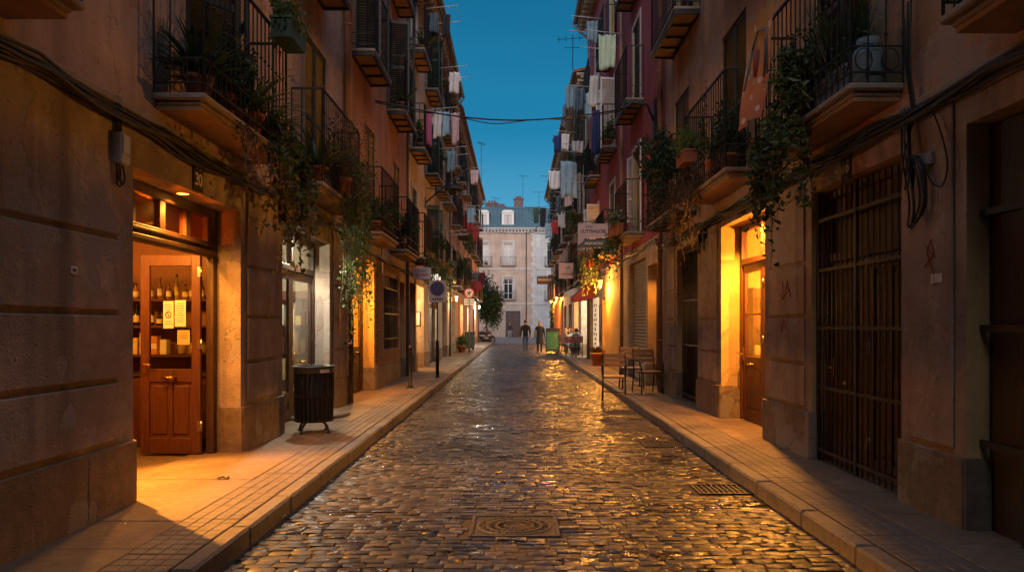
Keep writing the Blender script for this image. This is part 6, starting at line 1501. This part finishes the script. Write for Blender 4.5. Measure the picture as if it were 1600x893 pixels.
cloth('bed_sheet', 'bright red cloth over the rose building balcony', (-2.58, 38.0, 7.5), R(-30), rect, cr, .8, 1.1, 19)
cloth('shirt', 'dark maroon shirt low on the rose building', (-2.15, 45, 4.9), R(-10), shirt, cm('maroon_cotton', (.14, .03, .04)), .5, 1.0, 20)
cloth('shirt', 'grey shirt low on the rose building beside the maroon one', (-2.6, 45, 4.9), R(-10), shirt, cm('grey_cotton', (.16, .17, .2)), .45, .95, 21)
cloth('trousers', 'dark trousers hanging over the far street end, right row', (2.0, 52, 10.2), R(10), trous, ck, .7, 1.6, 22)
cloth('shirt', 'dark green shirt hanging over the far street end, right row', (1.5, 52, 10.2), R(10), shirt, M_shutg, .55, 1.3, 23)
cloth('towel', 'white cloth on the far right building middle storey', (2.35, 36, 7.3), R(10), rect, cw, .45, .9, 24)
cloth('towel', 'orange red cloth hanging under the two-part shop sign', (2.58, 24.0, 3.86), 0, rect, cm('orange_red_cotton', (.45, .07, .03)), .42, .42, 25)
for i, (nm, lab, x, s, z, w_, h, o_, m_) in enumerate((('towel', 'white towel hanging on the nearest top balcony of the far right building', 2.3, 32.6, 10.4, .45, .9, rect, cw), ('shirt', 'navy shirt hanging beside the white towel, far right building top', 1.95, 32.9, 10.4, .5, .9, shirt, cn),
    ('trousers', 'slate trousers hanging on the far right building middle storey', 2.0, 33.0, 7.6, .4, 1.0, trous, cs), ('towel', 'pale pink towel hanging on the far right building middle storey', 2.4, 32.4, 7.6, .4, .7, rect, cpk), ('shirt', 'red shirt hanging farther along the far right building', 2.25, 40.3, 7.5, .5, .9, shirt, cr),
    ('towel', 'light blue towel hanging farther along the far right building', 1.9, 40.6, 7.4, .5, 1.0, rect, cl), ('bed_sheet', 'white sheet hanging on the top storey farther along the right row', 2.2, 40.0, 10.3, .8, 1.2, rect, cw), ('towel', 'grey blue towel hanging on the cream building middle storey', -2.3, 24.9, 7.7, .4, .9, rect, cb),
    ('shirt', 'white shirt hanging on the cream building top storey', -2.2, 25.2, 10.6, .5, .9, shirt, cw), ('towel', 'pale towel hanging on the rose building top storey', -2.25, 38.4, 10.0, .5, .9, rect, cpk), ('shirt', 'light blue shirt hanging on the rose building middle storey', -2.2, 34.6, 7.3, .5, .9, shirt, cl))):
    cloth(nm, lab, (x, s, z), R(8 if x > 0 else -8), o_, m_, w_, h, 40 + i)
# printed banner over the near right railing
def banner():
    t = thing('balcony_banner', 'orange printed banner cloth draped over the right balcony rail', 'banner', FP(1, 7.5, .51, 4.86), R(90)); nx, ny = 18, 22
    def surf(off_):
        V = []
        for j in range(ny):
            v = j / (ny - 1)
            for i in range(nx):
                u = i / (nx - 1); x = (u - .5) * .86 + .08 * v; f_ = .022 * math.sin(u * 15 + v * 2) * (.3 + v) + .02 * math.sin(v * 6 + u * 4); V.append((x, .03 + .16 * v * v * .6 + f_ + off_, -1.18 * v + (.04 * math.sin(u * 3.14)) * v))
        return V
    F = [(j * nx + i, j * nx + i + 1, (j + 1) * nx + i + 1, (j + 1) * nx + i) for j in range(ny - 1) for i in range(nx - 1)]
    m = bpy.data.materials.new('printed_orange_cloth'); m.use_nodes = True; n = m.node_tree.nodes; l = m.node_tree.links; b_ = n['Principled BSDF']; b_.inputs['Roughness'].default_value = .85
    tcn = n.new('ShaderNodeTexCoord'); sp = n.new('ShaderNodeSeparateXYZ'); l.new(tcn.outputs['Object'], sp.inputs[0])
    q = n.new('ShaderNodeMapRange'); q.inputs[1].default_value = -1.2; q.inputs[2].default_value = 0; l.new(sp.outputs['Z'], q.inputs[0])
    r = n.new('ShaderNodeValToRGB'); e = r.color_ramp.elements; e[0].color = (.36, .10, .05, 1); e[1].color = (.30, .17, .05, 1); k = e.new(.4); k.color = (.50, .16, .05, 1); k = e.new(.7); k.color = (.48, .24, .07, 1); l.new(q.outputs[0], r.inputs[0])
    nzz = n.new('ShaderNodeTexVoronoi'); nzz.inputs['Scale'].default_value = 7; l.new(tcn.outputs['Object'], nzz.inputs['Vector']); r2_ = n.new('ShaderNodeValToRGB'); r2_.color_ramp.elements[0].position = .22; r2_.color_ramp.elements[0].color = (1, 1, 1, 1); r2_.color_ramp.elements[1].position = .28; r2_.color_ramp.elements[1].color = (0, 0, 0, 1); l.new(nzz.outputs['Distance'], r2_.inputs[0])
    x = n.new('ShaderNodeMix'); x.data_type = 'RGBA'; l.new(r2_.outputs[0], x.inputs[0]); l.new(r.outputs[0], x.inputs[6]); x.inputs[7].default_value = (.55, .42, .36, 1); l.new(x.outputs[2], b_.inputs['Base Color'])
    mb = MB(); mb.add(surf(0), F, 0, True); mb.add(surf(-.005), F, 0, True); mb.build('cloth', m, t)
    S = surf(.004); mb = MB()
    def at(u, v): return S[min(ny - 1, int(v * (ny - 1) + .5)) * nx + min(nx - 1, int(u * (nx - 1) + .5))]
    for pts in ([(.2, .25), (.2, .62)], [(.8, .25), (.8, .62)], [(.2, .25), (.5, .15), (.8, .25)], [(.3, .3), (.3, .6)]): mb.tube([at(*p) for p in pts], .012, 4)
    mb.build('printed_frame', mat('print_blue_grey', (.12, .16, .2), .85), t)
    mb = MB(); mb.tube([at(.5, .32), at(.5, .55)], [.05, .03], 6); mb.build('printed_shape', mat('print_maroon', (.22, .04, .04), .85), t)
banner()

# ================================================================== people
def skinned(joints, edges, classify, mats_, sub=1):
    names = list(joints); me = bpy.data.meshes.new('body'); me.from_pydata([joints[k][0] for k in names], [(names.index(a), names.index(b_)) for a, b_ in edges], []); o = bpy.data.objects.new('body', me); COL.objects.link(o)
    md = o.modifiers.new('skin', 'SKIN'); md.use_smooth_shade = True; md.branch_smoothing = .4
    for i, k in enumerate(names):
        r = joints[k][1]; sv = me.skin_vertices[0].data[i]; sv.radius = r if isinstance(r, tuple) else (r, r); sv.use_root = (k == 'pelvis')
    if sub: s = o.modifiers.new('sub', 'SUBSURF'); s.levels = sub
    dg = bpy.context.evaluated_depsgraph_get(); res = bpy.data.meshes.new_from_object(o.evaluated_get(dg)); bpy.data.objects.remove(o)
    res.materials.clear()
    for m in mats_: res.materials.append(m)
    for p in res.polygons: p.material_index = classify(p.center); p.use_smooth = True
    res.name = 'body'; return res
M_skin = mat('skin', (.46, .25, .17), .55, .06, 9)
def person(label, loc, rz, pose, top, bottom, shoes, hair, hair_long=False, coat=None, bag=None, scale=1.0, top_z=.95):
    t = thing('person', label, 'person', loc, rz); J = {}; E = []
    sit = pose == 'sit'; ph = .47 if sit else .94
    def j(k, p, r, par=None):
        J[k] = (p, r)
        if par: E.append((par, k))
    lean = pose.get('lean', 0) if isinstance(pose, dict) else (.05 if sit else 0)
    j('pelvis', (0, 0, ph), (.155, .12)); j('waist', (0, .01 + lean * .4, ph + .18), (.15, .115), 'pelvis'); j('chest', (0, lean, ph + .38), (.185, .13), 'waist'); j('neck', (0, lean + .01, ph + .56), .055, 'chest')
    j('jaw', (0, lean + .035, ph + .62), (.066, .075), 'neck'); j('head', (0, lean + .035, ph + .70), (.082, .098), 'jaw'); j('crown', (0, lean + .02, ph + .765), (.06, .07), 'head')
    st = pose if isinstance(pose, dict) else {}
    for e, n_ in ((-1, 'l'), (1, 'r')):
        sw = st.get('arm', 0) * e; z0 = ph + .47
        j('sh' + n_, (e * .185, lean, z0), .076, 'chest')
        if sit:
            el = (e * .235, lean + .10, z0 - .25); wr = (e * .13, lean + .32, z0 - .20); hd = (0, .08, .02)
        else:
            el = (e * .245, lean - .03 + sw * .09, z0 - .29); wr = (e * .255, lean + .04 + sw * .22, z0 - .53); hd = (0, .02, -.085)
        j('el' + n_, el, .058, 'sh' + n_); j('wr' + n_, wr, .032, 'el' + n_); pm = tuple(wr[i] + hd[i] for i in range(3)); j('pm' + n_, pm, (.034, .02), 'wr' + n_)
        for q in range(4):
            o_ = (q - 1.5) * .017; ln = (.055, .066, .062, .048)[q]
            if sit: a1 = (pm[0] + o_, pm[1] + ln * .6, pm[2] + .006); a2 = (pm[0] + o_, pm[1] + ln * 1.1, pm[2] - .012)
            else: a1 = (pm[0], pm[1] + o_, pm[2] - ln * .7); a2 = (pm[0] - e * .012, pm[1] + o_, pm[2] - ln * 1.3)
            j(f'f{q}a' + n_, a1, .0085, 'pm' + n_); j(f'f{q}b' + n_, a2, .007, f'f{q}a' + n_)
        th = (wr[0] - e * .01, wr[1] + .045, wr[2] - .05) if not sit else (wr[0] - e * .045, wr[1] + .04, wr[2] + .01); j('th' + n_, th, .0095, 'wr' + n_)
        j('hip' + n_, (e * .088, 0, ph - .04), .09, 'pelvis')
        if sit: kn = (e * .10, .42, ph + .02); an = (e * .10, .40, .085)
        else:
            f = st.get('step', 0) * e; kn = (e * .095, .03 + f * .16, .50 + abs(f) * .01); an = (e * .095, f * .30 - (.05 if f < 0 else 0), .085 + (.05 if f < -.3 else 0))
        j('kn' + n_, kn, .066, 'hip' + n_); j('cf' + n_, tuple(kn[i] * .6 + an[i] * .4 + (0, -.012, 0)[i] for i in range(3)), .056, 'kn' + n_); j('an' + n_, an, .04, 'cf' + n_); j('toe' + n_, (an[0] * 1.05, an[1] + .15, max(.035, an[2] - .05)), (.042, .03), 'an' + n_)
    def cls(c):
        if c.z > ph + .555: return 0
        hx = abs(c.x)
        for n_ in 'lr':
            w_ = Vector(J['wr' + n_][0]); p_ = Vector(J['pm' + n_][0])
            if (c - p_).length < .10 and (c - p_).dot(p_ - w_) > -.004: return 0
        if c.z < .115: return 3
        if c.z < (ph - .03 if not sit else ph + .06) and (hx < .19 or sit) and not (sit and (c.z > ph + .07)): return 2
        return 1
    link('body', skinned(J, E, cls, [M_skin, top, bottom, shoes]), t)
    hy, hz = lean + .03, ph + .70
    h = MB(); prof = [(.094, -.055 if not hair_long else -.16), (.100, -.01), (.098, .045), (.075, .085), (.03, .108), (0, .111)]; h.lathe(prof, 16, (0, hy - .022, hz), cap=False, sx=.92, sy=1.02)
    hm = h.mesh('hair', [hair])
    for v in hm.vertices:                                      # open the hair over the face
        if v.co.y > hy + .045 and v.co.z < hz + .055: v.co.y = hy + .03; v.co.x *= 1.12
    link('hair', hm, t)
    f = MB(); f.prism([(-.011, hz - .045), (.011, hz - .045), (.006, hz + .01), (-.006, hz + .01)], hy + .085, hy + .112); f.build('nose', M_skin, t)
    for e in (-1, 1):
        f = MB(); f.lathe([(0, -.008), (.009, 0), (0, .008)], 8, (e * .030, hy + .090, hz + .012), cap=False); f.build('eye', M_black, t)
        f = MB(); f.lathe([(0, -.03), (.014, -.01), (.016, .012), (0, .028)], 8, (e * .086, hy - .005, hz - .005), cap=False, sx=.6); f.build('ear', M_skin, t)
    f = MB(); f.box(-.022, .022, hy + .086, hy + .093, hz - .063, hz - .056, 0, .002); f.build('mouth', mat('lips', (.32, .11, .09), .5), t)
    if coat:
        c = MB(); z1 = ph + .50; c.lathe([(.200, -.42 + ph), (.185, ph - .1), (.172, ph + .14), (.185, ph + .34), (.19, ph + .44), (.10, ph + .55), (.07, ph + .555)], 20, (0, lean * .7, 0), sy=.74, cap=False); c.build('coat', coat, t)
    if bag:
        g = MB(); bx = bag; g.box(bx - .05, bx + .10, -.16, .10, ph + .02, ph + .32, 0, .03); g.tube([(bx, -.05, ph + .3), (bx * .8, -.03, ph + .5), (bx * .62, .03, ph + .53)], .012, 5); g.build('shoulder_bag', mat('slate_bag', (.12, .15, .22), .6), t)
    t.scale = (scale,) * 3; return t
blk = cm('black_cotton', (.02, .02, .025)); jean = mat('blue_denim', (.06, .10, .16), .85, .2, 9); shoe = mat('pale_shoe', (.4, .36, .32), .6); dshoe = mat('dark_shoe', (.05, .04, .035), .5); hb = mat('dark_brown_hair', (.025, .016, .012), .5); hbl = mat('blonde_hair', (.36, .20, .08), .5, .25, 30); beige = cm('beige_wool', (.36, .25, .17)); blue = cm('blue_cotton', (.07, .16, .30))
person('man walking away in black jacket and blue jeans, left of the walking pair', (.52, 38.2, 0), R(5), dict(step=.55, arm=.6), blk, jean, shoe, hb, scale=1.04)
person('woman walking in a long dark coat with fair hair, right of the walking pair', (1.28, 37.8, 0), R(-4), dict(step=-.4, arm=-.4), blk, blk, shoe, hbl, True, coat=cm('charcoal_wool', (.03, .027, .035)), bag=-.26, scale=1.0)
person('small distant person in dark top and pale trousers walking by the far door', (-.65, 78, 0), R(160), dict(step=.5, arm=.5), cm('dark_brown_cotton', (.05, .03, .03)), cm('pale_grey_cotton', (.3, .29, .28)), dshoe, hb, scale=1.0)
person('fair haired woman in a beige jacket seated at the café table, facing the wall', (2.38, 34.35, .125), R(-75), 'sit', beige, cs, shoe, hbl, True)
person('man in a blue shirt seated with his back to the viewer at the café', (2.74, 31.55, .125), 0, 'sit', blue, ck, dshoe, hb)
person('woman with fair hair seated across the café table from the man in blue', (2.80, 34.6, .125), R(180), 'sit', cm('pale_green_cotton', (.34, .42, .36)), ck, dshoe, hbl, True)
person('person in dark clothes seated by the pale awning at the far café table', (2.78, 37.0, .125), R(180), 'sit', cm('dark_brown_cotton', (.05, .03, .03)), ck, dshoe, hb)
bistro('dark café chair under the fair haired woman at the far side of the table', (2.80, 34.6, .122), R(180), M_woodd, False, 'café chairs on the right pavement')

# ================================================================== motorcycles, green bin
def motorcycle(label, loc, rz, paint):
    t = thing('motorcycle', label, 'motorcycle', loc, rz, 'motorcycles parked at the far left end')        # forward = +x
    for x in (-.65, .68):
        w_ = MB(); w_.tube([(x + .245 * math.cos(k * .3142), 0, .30 + .245 * math.sin(k * .3142)) for k in range(20)], .055, 8, closed=True); wo = w_.build('wheel', M_black, t)
        r_ = MB()
        for k in range(10): a = k * .628; r_.tube([(x, 0, .3), (x + .2 * math.cos(a), 0, .3 + .2 * math.sin(a))], .010, 4)
        r_.tube([(x, -.07, .3), (x, .07, .3)], .04, 8); r_.build('rim', M_steel, wo)
    m = MB(); m.tube([(-.45, 0, .75), (.1, 0, .72), (.42, 0, .92)], .035, 6)
    for e in (-.07, .07): m.tube([(.68, e, .3), (.46, e, .95)], .022, 6); m.tube([(-.65, e * 1.3, .3), (-.2, e, .5), (.05, e, .3), (.4, e, .45)], .02, 6)
    m.build('frame', M_iron, t)
    m = MB(); m.box(-.22, .25, -.13, .13, .28, .55, 0, .05); m.tube([(.1, .12, .35), (-.3, .16, .28), (-.8, .17, .36)], .035, 8); m.build('engine', M_steel, t)
    m = MB(); m.tube([(-.05, 0, .80), (.12, 0, .86), (.34, 0, .86), (.44, 0, .82)], [.09, .14, .14, .07], 10); m.build('fuel_tank', paint, t)
    m = MB(); m.tube([(.02, 0, .84), (-.25, 0, .80), (-.55, 0, .86), (-.75, 0, .90)], [.09, .12, .11, .05], 8); m.build('saddle', M_black, t)
    m = MB(); m.tube([(.30, .36, 1.06), (.42, .25, 1.05), (.46, 0, .98), (.42, -.25, 1.05), (.30, -.36, 1.06)], .014, 6); m.build('handlebar', M_iron, t)
    m = MB(); m.tube([(.50, 0, .92), (.60, 0, .91)], [.06, .09], 10); m.build('headlight', M_steel, t)
    m = MB(); m.tube([(.92, 0, .42), (.78, 0, .59), (.58, 0, .60)], [.03, .06, .05], 6); m.tube([(-.72, 0, .62), (-.95, 0, .55)], [.07, .04], 6); m.build('mudguard', paint, t)
motorcycle('dark motorcycle parked at the far left end, nearest the kerb', (-2.55, 59.6, .002), R(35), mat('dark_red_enamel', (.12, .02, .02), .25))
motorcycle('black motorcycle parked behind the dark red one', (-3.1, 60.6, .002), R(28), M_black)
motorcycle('grey motorcycle parked last in the row at the far left end', (-3.6, 59.5, .002), R(40), M_pipeg)
t = thing('waste_bin', 'dark green wheeled waste bin on the left pavement', 'waste bin', (-2.66, 40.3, .122), R(10))
m = MB(); m.prism([(-.24, .08), (.24, .08), (.29, .95), (-.29, .95)], -.27, .27); m.box(-.27, .27, -.29, -.27, .2, .9); m.build('bin_body', M_shutg, t); m = MB(); m.box(-.31, .31, -.32, .32, .951, 1.02, 0, .02); m.build('lid', M_shutg, t)
for x in (-.2, .2): m = MB(); m.tube([(x, .27, .09), (x + .05, .27, .09)], .085, 12); m.build('wheel', M_black, t)
m = MB(); m.box(-.24, -.2, -.2, .1, 0, .085); m.box(.2, .24, -.2, .1, 0, .085); m.build('foot', M_black, t)

# ================================================================== aerials on the roofs
def aerial(loc, h, label, rz, n=5, L=.9):
    t = thing('tv_aerial', label, 'aerial', loc, rz, 'television aerials on the roofs'); m = MB(); m.tube([(0, 0, 0), (0, 0, h)], .02, 5); m.build('mast', M_iron, t)
    m = MB(); m.tube([(-L * .55, 0, h - .15), (L * .55, 0, h - .15)], .014, 4)
    for i in range(n): x = -L * .5 + L * i / (n - 1); m.tube([(x, -.25, h - .15), (x, .25, h - .15)], .008, 4); m.tube([(x, 0, h - .3), (x, 0, h)], .008, 4)
    m.tube([(-.3, 0, h * .65), (.35, 0, h * .68)], .012, 4); m.build('antenna', M_iron, t)
aerial((-2.75, 56, 11.7), 4.4, 'tall thin aerial on the end of the rose building roof', R(60)); aerial((.9, 91, 17.0), 3.9, 'tall aerial beside the tallest chimney of the end building', R(20), 4, 1.3); aerial((3.0, 91, 16.6), 2.2, 'low wide aerial on the right side of the teal roof', R(10), 6, 1.8)
aerial((-2.6, 91.3, 16.3), 1.8, 'small aerial between the chimneys of the teal roof', R(40), 5, 1.3); aerial((2.75, 59, 12.5), 1.6, 'aerial leaning over the far right cornice', R(200), 4, 1.2)
aerial((2.45, 30.3, 12.4), 1.6, 'many pronged aerial beside the gutter pipe of the red building', R(170), 5, 1.2)

# ================================================================== loose litter, kept as one scatter
m = MB(); rr = random.Random(11)
for k in range(150):
    sd = rr.choice((-1, -1, 1)); y = rr.uniform(3.2, 22); x = (RL + rr.uniform(-.03, .10)) if sd < 0 else (RRt - rr.uniform(-.03, .1)); z = .002
    if rr.random() < .25: x = rr.uniform(RL, RRt)
    if rr.random() < .22: x = rr.choice((-1, 1)) * rr.uniform(2.5, 3.0); z = .124
    a = rr.random() * 6; r = rr.uniform(.008, .024); q = rr.uniform(.2, .6); h = rr.uniform(.002, .012)
    m.add([(x + r * math.cos(a + i * 1.57) * (1 if i % 2 else q), y + r * math.sin(a + i * 1.57) * (1 if i % 2 else q), z + (h if i == 1 else .001)) for i in range(4)], [(0, 1, 2, 3)], rr.randrange(3))
o = m.build('litter_scatter', [M_offwhite, L_dry, M_woodd]); tag(o, 'scraps of paper, leaves and cigarette ends strewn along the gutters', 'litter', None, 'stuff')
m = MB(); rr = random.Random(3)
for k in range(9):
    a = rr.random() * 6; m.tube([(-2.72 + .03 * math.cos(a), 6.55 + .03 * math.sin(a), .123), (-2.72 + .05 * math.cos(a + .6), 6.55 + .045 * math.sin(a + .6), .132), (-2.72 + .065 * math.cos(a + 1), 6.55 + .06 * math.sin(a + 1), .124)], [.004, .008, .003], 4)
tag(m.build('dry_leaf', L_dry), 'curled dry leaf lying on the lit pavement before the bar door', 'leaf')
for o in bpy.data.objects:
    if o.type == 'LIGHT' and o.name.startswith('lamp_light'): o.data.use_shadow = True
